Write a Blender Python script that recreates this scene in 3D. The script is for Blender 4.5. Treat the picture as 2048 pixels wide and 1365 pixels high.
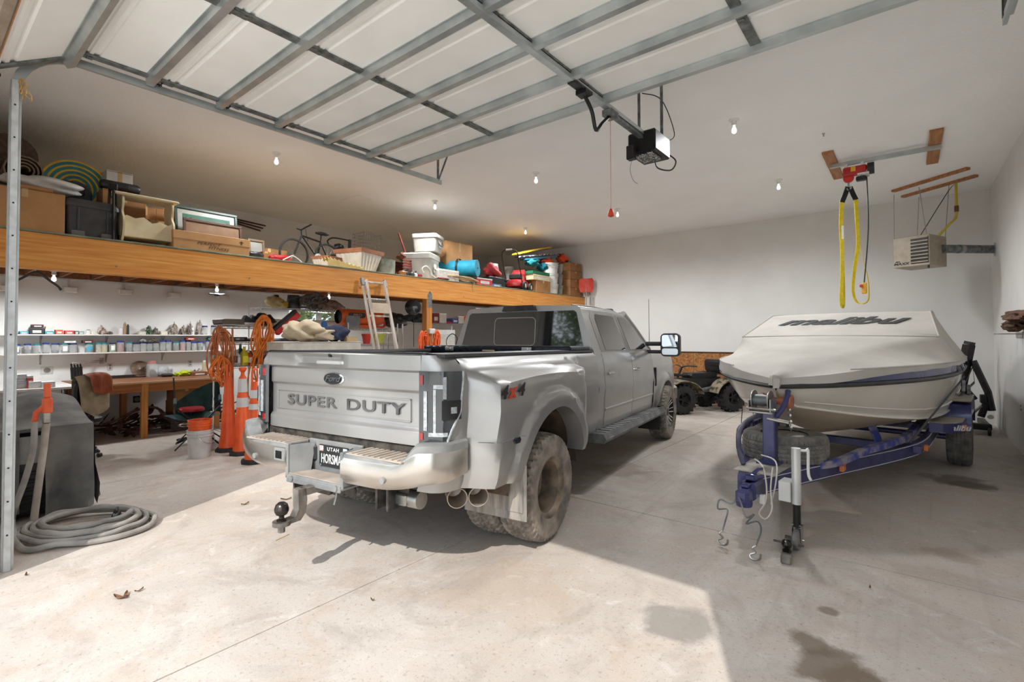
import bpy, math, random
from mathutils import Vector, Matrix
S = bpy.context.scene
for _o in list(bpy.data.objects): bpy.data.objects.remove(_o)
COL = S.collection
PI = math.pi
rnd = random.Random(7)

# ------------------------------------------------------------------ camera
F, YAW, PIT, ROL, CX, CY, CH = 988.2, .67652, .0208, -.00261, 1024., 655.2, 1.6
_f = Vector((-math.sin(YAW)*math.cos(PIT), math.cos(YAW)*math.cos(PIT), math.sin(PIT)))
_r = Vector((math.cos(YAW), math.sin(YAW), 0)); _u = _r.cross(_f)
CR = _r*math.cos(ROL)+_u*math.sin(ROL); CU = CR.cross(_f); CF = _f
CAM = Vector((0, 0, CH))
cd = bpy.data.cameras.new('camera'); cam = bpy.data.objects.new('camera', cd); COL.objects.link(cam)
cd.sensor_width = 36; cd.lens = F/2048*36; cd.shift_y = -(682.5-CY)/2048; cd.clip_start = .02; cd.clip_end = 300
cam.matrix_world = Matrix(((CR.x, CU.x, -CF.x, 0), (CR.y, CU.y, -CF.y, 0), (CR.z, CU.z, -CF.z, CH), (0, 0, 0, 1)))
S.camera = cam
# a pixel gives a direction; the plane it touches gives the distance
def _ray(x, y): return CR*((x-CX)/F)-CU*((y-CY)/F)+CF
def AX(x, y, X): d = _ray(x, y); return CAM+d*(X/d.x)
def AY(x, y, Y): d = _ray(x, y); return CAM+d*(Y/d.y)
def AZ(x, y, Z=0.): d = _ray(x, y); return CAM+d*((Z-CH)/d.z)

# ------------------------------------------------------------------ light
SUN_EL = math.radians(44.9)
_h = Vector((-.405, .914, 0)).normalized()
SUN_DIR = Vector((_h.x*math.cos(SUN_EL), _h.y*math.cos(SUN_EL), -math.sin(SUN_EL)))
sl = bpy.data.lights.new('sun', 'SUN'); sl.energy = 1.9; sl.angle = math.radians(.6); sl.color = (1, .965, .91)
so = bpy.data.objects.new('sun', sl); COL.objects.link(so); so.rotation_euler = SUN_DIR.to_track_quat('-Z', 'Y').to_euler()
so.location = (6, -14, 14)
w = bpy.data.worlds.new('world'); S.world = w; w.use_nodes = True
wn = w.node_tree.nodes; wl = w.node_tree.links
bg = wn['Background']; sky = wn.new('ShaderNodeTexSky'); sky.sky_type = 'HOSEK_WILKIE'
sky.sun_direction = (-SUN_DIR).normalized(); sky.turbidity = 6; sky.ground_albedo = .5
mx = wn.new('ShaderNodeMix'); mx.data_type = 'RGBA'; mx.inputs[0].default_value = .72
wl.new(sky.outputs[0], mx.inputs[6]); mx.inputs[7].default_value = (.84, .92, 1, 1)
wl.new(mx.outputs[2], bg.inputs[0]); bg.inputs[1].default_value = 1.65
S.view_settings.view_transform = 'Standard'; S.view_settings.look = 'None'
S.view_settings.gamma = 1; S.view_settings.use_curve_mapping = False; S.view_settings.exposure = 1.05

# ------------------------------------------------------------------ materials
def lin(c):
    o = []
    for v in c[:3]:
        v = v/255.; o.append(v/12.92 if v <= .04045 else ((v+.055)/1.055)**2.4)
    return (*o, 1)
MATS = {}
def mat(name, c, c2=None, rough=.5, metal=0., scale=6., bump=0., bscale=None, stretch=(1, 1, 1), detail=4, lo=.35, hi=.65, kind='noise', coat=0., trans=0., alpha=1., emit=None, dist=0., spec=.5):
    if name in MATS: return MATS[name]
    m = bpy.data.materials.new(name); m.use_nodes = True; n = m.node_tree.nodes; l = m.node_tree.links
    b = n['Principled BSDF']; b.inputs['Roughness'].default_value = rough; b.inputs['Metallic'].default_value = metal
    b.inputs['Base Color'].default_value = lin(c); b.inputs['Specular IOR Level'].default_value = spec
    if coat: b.inputs['Coat Weight'].default_value = coat; b.inputs['Coat Roughness'].default_value = .06
    if trans: b.inputs['Transmission Weight'].default_value = trans
    if alpha < 1: b.inputs['Alpha'].default_value = alpha
    if emit: b.inputs['Emission Color'].default_value = lin(emit[0]); b.inputs['Emission Strength'].default_value = emit[1]
    if c2 is not None or bump:
        tc = n.new('ShaderNodeTexCoord'); mp = n.new('ShaderNodeMapping'); mp.inputs['Scale'].default_value = stretch
        l.new(tc.outputs['Object'], mp.inputs[0])
    if c2 is not None:
        if kind == 'wave':
            t = n.new('ShaderNodeTexWave'); t.inputs['Scale'].default_value = scale; t.inputs['Distortion'].default_value = dist or 6; t.inputs['Detail'].default_value = detail; t.inputs['Detail Scale'].default_value = 1.5
        elif kind == 'voronoi':
            t = n.new('ShaderNodeTexVoronoi'); t.inputs['Scale'].default_value = scale
        else:
            t = n.new('ShaderNodeTexNoise'); t.inputs['Scale'].default_value = scale; t.inputs['Detail'].default_value = detail; t.inputs['Distortion'].default_value = dist
        l.new(mp.outputs[0], t.inputs['Vector'])
        r = n.new('ShaderNodeValToRGB'); r.color_ramp.elements[0].position = lo; r.color_ramp.elements[1].position = hi
        r.color_ramp.elements[0].color = lin(c); r.color_ramp.elements[1].color = lin(c2)
        l.new(t.outputs['Color' if kind == 'voronoi' else 0], r.inputs[0]); l.new(r.outputs[0], b.inputs['Base Color'])
    if bump:
        t2 = n.new('ShaderNodeTexNoise'); t2.inputs['Scale'].default_value = bscale or scale*3; t2.inputs['Detail'].default_value = 5
        l.new(mp.outputs[0], t2.inputs['Vector'])
        bp = n.new('ShaderNodeBump'); bp.inputs['Strength'].default_value = bump; bp.inputs['Distance'].default_value = .02
        l.new(t2.outputs[0], bp.inputs['Height']); l.new(bp.outputs[0], b.inputs['Normal'])
    MATS[name] = m; return m
def tint(c, d): return tuple(max(0, min(255, v+d)) for v in c)
def pm(c, rough=.5, metal=0., d=14, scale=9., bump=0., **k):
    """plain material in one colour with slight natural variation"""
    key = 'm_%d_%d_%d_%d_%d_%d' % (c[0], c[1], c[2], rough*100, metal*100, bump*100)
    return mat(key, tint(c, -d//2), tint(c, d//2), rough, metal, scale, bump, **k)

# ------------------------------------------------------------------ mesh building
class B:
    """collects faces; build() links them as one mesh object"""
    def __init__(s): s.v = []; s.f = []
    def add(s, vs, fs, M=None):
        o = len(s.v)
        s.v += [tuple(M @ Vector(p)) for p in vs] if M is not None else [tuple(p) for p in vs]
        s.f += [tuple(i+o for i in f) for f in fs]; return s
    def box(s, a, b, ch=.0, M=None):
        (x0, y0, z0), (x1, y1, z1) = [min(p, q) for p, q in zip(a, b)], [max(p, q) for p, q in zip(a, b)]
        c = min(ch, (x1-x0)*.45, (y1-y0)*.45, (z1-z0)*.45)
        if c <= 0:
            vs = [(x, y, z) for z in (z0, z1) for y in (y0, y1) for x in (x0, x1)]
            return s.add(vs, [(0, 2, 3, 1), (4, 5, 7, 6), (0, 1, 5, 4), (2, 6, 7, 3), (0, 4, 6, 2), (1, 3, 7, 5)], M)
        vs = []; idx = {}
        for sx in (0, 1):
            for sy in (0, 1):
                for sz in (0, 1):
                    X, Y, Z = (x0, x1)[sx], (y0, y1)[sy], (z0, z1)[sz]; dx, dy, dz = (c, -c)[sx], (c, -c)[sy], (c, -c)[sz]
                    for ax, p in enumerate(((X, Y+dy, Z+dz), (X+dx, Y, Z+dz), (X+dx, Y+dy, Z))):
                        idx[(sx, sy, sz, ax)] = len(vs); vs.append(p)
        g = lambda x, y, z, a: idx[(x, y, z, a)]
        fs = []
        for k in (0, 1):
            q = [g(k, 0, 0, 0), g(k, 1, 0, 0), g(k, 1, 1, 0), g(k, 0, 1, 0)]; fs.append(tuple(q if k else q[::-1]))
            q = [g(0, k, 0, 1), g(0, k, 1, 1), g(1, k, 1, 1), g(1, k, 0, 1)]; fs.append(tuple(q if k else q[::-1]))
            q = [g(0, 0, k, 2), g(1, 0, k, 2), g(1, 1, k, 2), g(0, 1, k, 2)]; fs.append(tuple(q if k else q[::-1]))
        for a in (0, 1):
            for b_ in (0, 1):
                fs.append((g(a, b_, 0, 0), g(a, b_, 1, 0), g(a, b_, 1, 1), g(a, b_, 0, 1)))
                fs.append((g(a, 0, b_, 0), g(a, 1, b_, 0), g(a, 1, b_, 2), g(a, 0, b_, 2)))
                fs.append((g(0, a, b_, 1), g(1, a, b_, 1), g(1, a, b_, 2), g(0, a, b_, 2)))
                for c_ in (0, 1): fs.append((g(a, b_, c_, 0), g(a, b_, c_, 1), g(a, b_, c_, 2)))
        return s.add(vs, fs, M)
    def rings(s, rs, cap=True, closed=True):
        """loft through rings of equal length"""
        o = len(s.v); n = len(rs[0])
        for r in rs: s.v += [tuple(p) for p in r]
        for i in range(len(rs)-1):
            for j in range(n if closed else n-1):
                k = (j+1) % n; s.f.append((o+i*n+j, o+i*n+k, o+(i+1)*n+k, o+(i+1)*n+j))
        if cap and closed:
            s.f.append(tuple(o+j for j in range(n))[::-1]); s.f.append(tuple(o+(len(rs)-1)*n+j for j in range(n)))
        return s
    def grid(s, pts): return s.rings(pts, cap=False, closed=False)
    def tube(s, path, r, n=8, cap=True, M=None):
        P = [Vector(p) for p in path]
        if len(P) < 2: return s
        rs = r if isinstance(r, (list, tuple)) else [r]*len(P)
        t = (P[1]-P[0]).normalized(); a = Vector((0, 0, 1)) if abs(t.z) < .9 else Vector((1, 0, 0))
        nn = (a-t*a.dot(t)).normalized(); out = []
        for i, p in enumerate(P):
            if i == 0: t2 = P[1]-P[0]
            elif i == len(P)-1: t2 = P[-1]-P[-2]
            else: t2 = (P[i+1]-P[i]).normalized()+(P[i]-P[i-1]).normalized()
            if t2.length < 1e-9: t2 = t.copy()
            t2.normalize(); nn = nn-t2*nn.dot(t2)
            if nn.length < 1e-6: nn = t2.orthogonal()
            nn.normalize(); bb = t2.cross(nn)
            ring = [p+(nn*math.cos(2*PI*k/n)+bb*math.sin(2*PI*k/n))*rs[i] for k in range(n)]
            if M is not None: ring = [M @ q for q in ring]
            out.append(ring); t = t2
        return s.rings(out, cap)
    def lathe(s, prof, n=24, M=None, a0=0, a1=2*PI, cap=True):
        """profile of (r, z) turned about z"""
        full = abs(a1-a0-2*PI) < 1e-6; m = n if full else n+1
        rs = []
        for r, z in prof:
            ring = [Vector((r*math.cos(a0+(a1-a0)*k/n), r*math.sin(a0+(a1-a0)*k/n), z)) for k in range(m)]
            rs.append([M @ q for q in ring] if M is not None else ring)
        return s.rings(rs, cap and full, full)
    def prism(s, poly, d0, d1, axis='x', M=None):
        """polygon in the plane across axis, extruded from d0 to d1"""
        def P(p, d): return (d, p[0], p[1]) if axis == 'x' else ((p[0], d, p[1]) if axis == 'y' else (p[0], p[1], d))
        n = len(poly); ar = sum(poly[i][0]*poly[(i+1) % n][1]-poly[(i+1) % n][0]*poly[i][1] for i in range(n))
        vs = [P(p, d0) for p in poly]+[P(p, d1) for p in poly]
        flip = (ar < 0) != (d1 < d0)
        if axis == 'y': flip = not flip
        fs = [tuple(range(n))[::-1], tuple(range(n, 2*n))]+[(i, (i+1) % n, n+(i+1) % n, n+i) for i in range(n)]
        if flip: fs = [f[::-1] for f in fs]
        return s.add(vs, fs, M)
    def cyl(s, p, q, r, n=16, r2=None): return s.tube([p, q], [r, r if r2 is None else r2], n)
    def build(s, name, m, parent=None, ang=35, loc=None, rot=None, **tg):
        me = bpy.data.meshes.new(name); me.from_pydata(s.v, [], s.f)
        me.polygons.foreach_set('use_smooth', [True]*len(me.polygons))
        me.update()
        try: me.set_sharp_from_angle(angle=math.radians(ang))
        except Exception: pass
        return link(name, me, m, parent, loc, rot, **tg)
def link(name, me, m, parent=None, loc=None, rot=None, **tg):
    if not me.materials: me.materials.append(m)
    o = bpy.data.objects.new(name, me); COL.objects.link(o)
    if parent is not None: o.parent = parent
    if loc is not None: o.location = loc
    if rot is not None: o.rotation_euler = rot if hasattr(rot, '__len__') else (0, 0, rot)
    for k, v in tg.items(): o[k] = v
    return o
def fixn(o):
    import bmesh
    bm = bmesh.new(); bm.from_mesh(o.data); bmesh.ops.recalc_face_normals(bm, faces=bm.faces); bm.to_mesh(o.data); bm.free(); return o
def thing(name, label, cat, loc=(0, 0, 0), rot=0, group=None):
    o = bpy.data.objects.new(name, None); COL.objects.link(o); o.location = loc; o.empty_display_size = .1
    o.rotation_euler = rot if hasattr(rot, '__len__') else (0, 0, rot)
    o['label'] = label; o['category'] = cat
    if group: o['group'] = group
    return o
def dup(root, loc, rot=None, label=None, scale=None):
    r = root.copy(); COL.objects.link(r); r.location = loc
    if rot is not None: r.rotation_euler = rot if hasattr(rot, '__len__') else (0, 0, rot)
    if scale: r.scale = scale
    if label: r['label'] = label
    for ch in root.children:
        c = ch.copy(); COL.objects.link(c); c.parent = r
        for g in ch.children:
            d = g.copy(); COL.objects.link(d); d.parent = c
    return r
def TR(x=0, y=0, z=0, rx=0, ry=0, rz=0, s=1):
    return Matrix.Translation((x, y, z)) @ Matrix.Rotation(rz, 4, 'Z') @ Matrix.Rotation(ry, 4, 'Y') @ Matrix.Rotation(rx, 4, 'X') @ Matrix.Scale(s, 4)
def text(name, body, size, M, m, parent=None, ext=.002, sx=1., shear=0., bold=0., spacing=1.):
    """flat lettering; M puts the text's own x/y plane on its surface"""
    c = bpy.data.curves.new(name, 'FONT'); c.body = body; c.size = size; c.extrude = ext; c.align_x = 'CENTER'; c.align_y = 'CENTER'
    c.shear = shear; c.offset = bold; c.resolution_u = 3; c.space_character = spacing
    t = bpy.data.objects.new('tmp', c); COL.objects.link(t)
    me = bpy.data.meshes.new_from_object(t.evaluated_get(bpy.context.evaluated_depsgraph_get()))
    bpy.data.objects.remove(t); bpy.data.curves.remove(c)
    me.name = name; me.transform(M @ Matrix.Diagonal((sx, 1, 1, 1))); me.materials.clear()
    return link(name, me, m, parent)
def smooth(p, n=8, closed=False):
    """Catmull-Rom through points"""
    P = [Vector(q) for q in p]; out = []; k = len(P)
    for i in range(k if closed else k-1):
        a, b, c, d = (P[(i-1) % k], P[i], P[(i+1) % k], P[(i+2) % k]) if closed else (P[max(i-1, 0)], P[i], P[i+1], P[min(i+2, k-1)])
        for j in range(n):
            t = j/n; out.append(.5*((2*b)+(c-a)*t+(2*a-5*b+4*c-d)*t*t+(3*b-a-3*c+d)*t**3))
    out.append(P[0].copy() if closed else P[-1]); return out
def sstep(a, b, x):
    t = max(0., min(1., (x-a)/(b-a))); return t*t*(3-2*t)
def rrect(w, h, r, n=4):
    """rounded rectangle outline, centred"""
    o = []
    for cx, cy, a in ((w/2-r, h/2-r, 0), (-w/2+r, h/2-r, PI/2), (-w/2+r, -h/2+r, PI), (w/2-r, -h/2+r, 1.5*PI)):
        o += [(cx+r*math.cos(a+PI/2*k/n), cy+r*math.sin(a+PI/2*k/n)) for k in range(n+1)]
    return o
def struct(name, b, m, parent=None, **k):
    o = b.build(name, m, parent, **k)
    if parent is None: o['kind'] = 'structure'
    return o
# ================================================================== setting
XL, XR, YB, YF, ZC = -10.92, 1.185, 12.35, .34, 4.27
WHITE = mat('wall_paint', (220, 218, 215), (226, 224, 221), .75, 0, 1.6, .12, 60)
CEILP = mat('ceiling_paint', (243, 242, 240), (247, 246, 244), .8, 0, 1.2, .35, 26)
GALV = mat('galvanised_steel', (168, 174, 174), (192, 197, 196), .36, .7, 5, kind='noise')
GALVD = mat('dull_galvanised', (96, 99, 99), (140, 143, 141), .5, .7, 14)
ORANGEW = mat('stained_fir', (204, 124, 44), (232, 166, 84), .5, 0, 3.2, .05, 30, stretch=(9, .55, 13), detail=6, lo=.3, hi=.72, dist=.6)
JOISTW = mat('joist_fir', (112, 62, 26), (146, 90, 44), .6, 0, 3.2, .05, 30, stretch=(.6, 9, 13), detail=6)
BLACKP = mat('black_plastic', (20, 20, 21), (32, 32, 33), .45, 0, 12)
BLACKM = mat('black_metal', (22, 22, 23), (34, 33, 33), .4, .3, 12)
DARKR = mat('dark_rubber', (30, 30, 31), (44, 43, 42), .75, 0, 12)
CHROME = mat('chrome', (200, 202, 204), (214, 216, 217), .16, 1, 5)
STEEL = mat('bare_steel', (150, 148, 145), (184, 181, 176), .32, .9, 12)
WHITEP = mat('white_plastic', (214, 212, 207), (226, 224, 220), .4, 0, 9)

def concrete():
    m = bpy.data.materials.new('dusty_concrete'); m.use_nodes = True; n = m.node_tree.nodes; l = m.node_tree.links
    b = n['Principled BSDF']; b.inputs['Roughness'].default_value = .62; b.inputs['Specular IOR Level'].default_value = .35
    g = n.new('ShaderNodeNewGeometry')
    def noise(sc, det=5, rough=.55, vec=None, dist=0.):
        t = n.new('ShaderNodeTexNoise'); t.inputs['Scale'].default_value = sc; t.inputs['Detail'].default_value = det
        t.inputs['Roughness'].default_value = rough; t.inputs['Distortion'].default_value = dist
        l.new(vec or g.outputs['Position'], t.inputs['Vector']); return t.outputs[0]
    def ramp(f, a, b_, c1, c2):
        r = n.new('ShaderNodeValToRGB'); r.color_ramp.elements[0].position = a; r.color_ramp.elements[1].position = b_
        r.color_ramp.elements[0].color = c1; r.color_ramp.elements[1].color = c2; l.new(f, r.inputs[0]); return r.outputs[0]
    def mix(f, a, b_, mode='MIX'):
        x = n.new('ShaderNodeMix'); x.data_type = 'RGBA'; x.blend_type = mode
        if hasattr(f, 'links'): l.new(f, x.inputs[0])
        else: x.inputs[0].default_value = f
        for s_, v in ((6, a), (7, b_)):
            if hasattr(v, 'links'): l.new(v, x.inputs[s_])
            else: x.inputs[s_].default_value = v
        return x.outputs[2]
    K, W = (0, 0, 0, 1), (1, 1, 1, 1)
    c = ramp(noise(.55, 6, .6, dist=.8), .36, .66, lin((180, 169, 159)), lin((200, 192, 184)))
    c = mix(ramp(noise(1.7, 8, .65, dist=1.4), .48, .68, K, (.5, .5, .5, 1)), c, lin((188, 165, 147)))
    c = mix(ramp(noise(.9, 9, .72, dist=2.5), .5, .64, K, (.45, .45, .45, 1)), c, lin((156, 144, 134)))
    c = mix(ramp(noise(3.1, 8, .7, dist=2.), .56, .72, K, (.5, .5, .5, 1)), c, lin((220, 214, 208)))
    # sweeping broom and tyre streaks
    mp = n.new('ShaderNodeMapping'); mp.inputs['Rotation'].default_value = (0, 0, .55); mp.inputs['Scale'].default_value = (7, .45, 1)
    l.new(g.outputs['Position'], mp.inputs[0])
    c = mix(ramp(noise(1.1, 6, .7, mp.outputs[0], 1.), .54, .74, K, (.45, .45, .45, 1)), c, lin((164, 152, 142)))
    c = mix(ramp(noise(42, 3, .6), .58, .72, K, (.5, .5, .5, 1)), c, lin((118, 106, 96)))
    c = mix(ramp(noise(140, 2, .6), .6, .7, K, (.5, .5, .5, 1)), c, lin((122, 110, 100)))
    # stains with a shape of their own
    wob = noise(3.4, 5, .6)
    for (x, y, r, col, k) in (STAINS):
        d = n.new('ShaderNodeVectorMath'); d.operation = 'DISTANCE'; l.new(g.outputs['Position'], d.inputs[0]); d.inputs[1].default_value = (x, y, 0)
        a = n.new('ShaderNodeMath'); a.operation = 'MULTIPLY_ADD'; l.new(wob, a.inputs[0]); a.inputs[1].default_value = r*2.2; l.new(d.outputs['Value'], a.inputs[2])
        f = n.new('ShaderNodeMapRange'); l.new(a.outputs[0], f.inputs[0]); f.inputs[1].default_value = r*1.75; f.inputs[2].default_value = r*2.1
        f.inputs[3].default_value = k; f.inputs[4].default_value = 0
        c = mix(f.outputs[0], c, lin(col))
    l.new(c, b.inputs['Base Color'])
    bp = n.new('ShaderNodeBump'); bp.inputs['Strength'].default_value = .16; bp.inputs['Distance'].default_value = .01
    l.new(noise(38, 6, .7), bp.inputs['Height']); l.new(bp.outputs[0], b.inputs['Normal'])
    return m
def st(x, y, r, col, k): p = AZ(x, y); return (p.x, p.y, r, col, k)
STAINS = [st(1620, 1290, .13, (104, 86, 66), .8), st(1655, 1330, .2, (106, 88, 68), .8), st(1700, 1362, .15, (110, 92, 72), .8), st(1655, 1222, .07, (112, 94, 80), .7), st(1356, 1246, .22, (128, 122, 116), .75),
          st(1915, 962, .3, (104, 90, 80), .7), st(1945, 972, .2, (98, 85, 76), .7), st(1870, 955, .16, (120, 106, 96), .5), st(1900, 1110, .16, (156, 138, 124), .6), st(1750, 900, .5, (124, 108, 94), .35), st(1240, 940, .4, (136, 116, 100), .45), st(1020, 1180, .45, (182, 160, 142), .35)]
CONC = concrete()
DUST = mat('joint_dust', (176, 160, 146), (196, 182, 168), .8, 0, 8)
# floor: base with separate slabs between the saw-cut joints
fl = struct('floor', B().box((XL-.2, -.2, -.16), (XR+.2, YB+.2, -.012)), DUST)
JX = [XL-.2, -6.95, -2.77, XR+.2]; JY = [-.2, 4.27, 8.44, YB+.2]
for i in range(3):
    for j in range(3):
        g = .005
        B().box((JX[i]+(g if i else 0), JY[j]+(g if j else 0), -.012), (JX[i+1]-(g if i < 2 else 0), JY[j+1]-(g if j < 2 else 0), 0), .002).build('slab', CONC, fl)
struct('floor_driveway', B().box((-16, -17, -.2), (8, -.21, -.015), .004), mat('pale_concrete', (206, 200, 192), (218, 213, 206), .8, 0, 3))
GRAVEL = mat('outside_ground', (136, 124, 104), (158, 148, 122), .9, 0, 3, .4, 20)
struct('floor_yard', B().box((-60, -60, -.5), (60, -17.02, -.05)), GRAVEL)
# walls
struct('wall_back', B().box((XL-.2, YB, -.05), (XR+.2, YB+.2, ZC)), WHITE)
struct('wall_right', B().box((XR, -.1, -.05), (XR+.2, YB, ZC)), WHITE)
WY0, WY1, WZ0, WZ1 = AX(578, 635, XL).y, AX(700, 635, XL).y, AX(635, 660, XL).z, AX(640, 614, XL).z
wb = B()
for a, b_ in (((XL-.2, -.1, -.05), (XL, WY0, ZC)), ((XL-.2, WY1, -.05), (XL, YB, ZC)), ((XL-.2, WY0, -.05), (XL, WY1, WZ0)), ((XL-.2, WY0, WZ1), (XL, WY1, ZC))): wb.box(a, b_)
struct('wall_left', wb, WHITE)
OX0, OX1, OZ = -4.69, .37, 3.5
fw = B()
for a, b_ in (((XL, .12, -.05), (OX0, YF, ZC)), ((OX1, .12, -.05), (XR, YF, ZC)), ((OX0, .12, 3.62), (OX1, YF, ZC))): fw.box(a, b_)
struct('wall_front', fw, WHITE)
struct('ceiling', B().box((XL-.2, -.1, ZC), (XR+.2, YB+.2, ZC+.15)), CEILP)
struct('trim_1', B().box((OX0-.12, .05, 3.44), (OX1+.12, .40, 3.64), .01), ORANGEW)
struct('trim_2', B().box((OX0-.10, .08, 0), (OX0, .36, 3.44), .008), pm((70, 66, 62), .6))
struct('trim_3', B().box((OX1, .08, 0), (OX1+.10, .36, 3.44), .008), pm((70, 66, 62), .6))
# window with blinds in the left wall
FRAMEM = pm((196, 194, 190), .4)
wf = B(); mid = (WY0+WY1)/2
for a, b_ in (((WY0, WZ0), (WY1, WZ0+.04)), ((WY0, WZ1-.04), (WY1, WZ1)), ((WY0, WZ0), (WY0+.04, WZ1)), ((WY1-.04, WZ0), (WY1, WZ1)), ((mid-.06, WZ0), (mid+.06, WZ1))):
    wf.box((XL-.14, a[0], a[1]), (XL-.08, b_[0], b_[1]), .004)
w1 = struct('window_1', wf, FRAMEM)
GLASS = mat('window_glass', (235, 240, 240), None, .02, 0, trans=1.)
for a, b_ in ((WY0+.04, mid-.06), (mid+.06, WY1-.04)): B().box((XL-.115, a, WZ0+.04), (XL-.109, b_, WZ1-.04)).build('pane', GLASS, w1)
z = WZ0+.05
sl_ = B().box((XL-.05, WY0+.02, -.0015), (XL-.02, WY1-.02, .0015), M=Matrix.Identity(4)).build('slat', WHITEP, w1, loc=(0, 0, z))
while z < WZ1-.05:
    z += .032; o = sl_.copy(); COL.objects.link(o); o.location.z = z
# OSB wainscot on the back wall
OSB = mat('osb', (122, 74, 34), (184, 126, 66), .7, 0, 26, .25, 40, kind='voronoi', lo=.1, hi=.9)
oz = 1.215; xs = [-6.6, -5.38, -4.16, AY(1480, 800, YB).x]
ob = thing('osb_wainscot', 'oriented strand board sheets along the foot of the back wall', 'panelling', (0, YB, 0))
for a, b_ in zip(xs, xs[1:]): B().box((a+.004, -.016, 0), (b_-.004, 0, oz), .003).build('sheet', OSB, ob)
B().box((-6.6, -.03, oz), (xs[-1], 0, oz+.03), .003).build('cap_rail', pm((70, 54, 40)), ob)
B().box((xs[-1]+.004, -.012, 0), (xs[-1]+.28, 0, .85), .003).build('offcut', pm((150, 104, 66), .7), ob)
# small wall plates
def plate(name, label, cat, loc, size, holes, m=FRAMEM, wall='left'):
    t = thing(name, label, cat, loc, {'left': 0, 'right': PI, 'back': -PI/2}[wall])
    B().box((0, -size[0]/2, -size[1]/2), (.008, size[0]/2, size[1]/2), .003).build('cover_plate', m, t)
    for y, z_, r in holes: B().cyl((.007, y, z_), (.014, y, z_), r, 14).build('socket', pm((120, 112, 104)), t)
    return t
def wl(x, y): p = AX(x, y, XL); return (XL, p.y, p.z)
plate('power_outlet', 'large range outlet plate on the left wall above the bench, left of the knives', 'outlet', wl(94, 741), (.155, .12), [(0, 0, .042)])
plate('power_outlet', 'beige double outlet on the left wall, middle of bench', 'outlet', wl(220, 734), (.075, .12), [(0, .025, .015), (0, -.025, .015)])
plate('power_outlet', 'small outlet on left wall behind the clutter at the bench end', 'outlet', wl(380, 727), (.075, .12), [(0, .025, .015), (0, -.025, .015)])
plate('power_outlet', 'black low outlet under the workbench beside its wooden leg', 'outlet', wl(274, 799), (.12, .12), [(0, 0, .04)], BLACKP)
p = AX(2044, 816, XR); plate('power_outlet', 'white round outlet low on the grey right wall', 'outlet', (XR, p.y, p.z), (.1, .12), [(0, .025, .016), (0, -.025, .016)], WHITEP, 'right')
p = AX(2010, 842, XR); plate('wall_bracket', 'thin pale strip screwed low on the right wall by the corner', 'bracket', (XR, p.y, p.z), (.05, .22), [], WHITEP, 'right')

# ------------------------------------------------------------------ overhead door
DP = mat('door_panel', (240, 238, 233), (246, 244, 240), .5, 0, 2.5, .03, 30)
dr = thing('door_1', 'open sectional overhead garage door with white panels and galvanised struts', 'garage door', (0, 0, 0)); dr['kind'] = 'structure'
DX0, DX1, DZ = -4.82, .47, 3.745
ys = [.80+.527*k for k in range(7)]
secs = [((.37, 3.44), (.80, 3.70))]+[((a, DZ), (b_, DZ)) for a, b_ in zip(ys, ys[1:])]
stx = [DX0+.03, -3.39, -2.11, -.84, DX1-.03]
for k, ((y0, z0), (y1, z1)) in enumerate(secs):
    L = math.hypot(y1-y0, z1-z0); M = TR(0, y0, z0, rx=math.atan2(z1-z0, y1-y0))
    b = B(); n = 1
    # panel with two shallow pressed grooves along its length
    prof = [(0.004, 0), (.05, 0), (.056, .014), (.07, .014), (.076, 0), (.10, 0), (.106, .014), (.135, .014), (.141, 0), (L-.09, 0), (L-.085, .007), (L-.05, .007), (L-.045, 0), (L-.004, 0), (L-.004, .045), (.004, .045)]
    b.prism(prof, DX0, DX1, 'x', M); fixn(b.build('section_panel', DP, dr))
    # galvanised strut near the inner edge
    for sy in ([L-.03] if k else [L-.03]):
        sp = [(-.045, -.006), (-.03, -.006), (-.026, -.06), (.026, -.06), (.03, -.006), (.045, -.006), (.045, -.001), (-.045, -.001)]
        b = B().prism([(sy-.02+q[0], q[1]) for q in sp], DX0-.03, DX1+.03, 'x', M); fixn(b.build('strut', GALV, dr))
    for i, sx in enumerate(stx):
        wd = .03 if i in (0, 4) else .034
        B().box((sx-wd, .01, -.018), (sx+wd, L-.06, -.001), .003, M).build('stile', GALVD, dr)
        if k: # hinge at the joint
            h = B().box((sx-.028, -.05, -.024), (sx+.028, .075, -.018), .002, M).cyl(M @ Vector((sx-.03, .0, -.026)), M @ Vector((sx+.03, .0, -.026)), .008, 8)
            h.box((sx-.02, .06, -.03), (sx+.02, .1, -.024), .002, M).build('hinge', GALVD, dr)
        if i in (0, 4): # roller
            s_ = -1 if i == 0 else 1
            q = M @ Vector((sx, .02, -.03)); B().cyl(q, q+Vector((s_*.1, 0, 0)), .006, 8).cyl(q+Vector((s_*.075, 0, 0)), q+Vector((s_*.1, 0, 0)), .023, 12).build('roller', BLACKM, dr)
B().box((DX0, .32, 3.395), (DX1, .385, 3.455), .01).build('weather_strip', pm((120, 104, 88), .8, bump=.3), dr)
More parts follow.
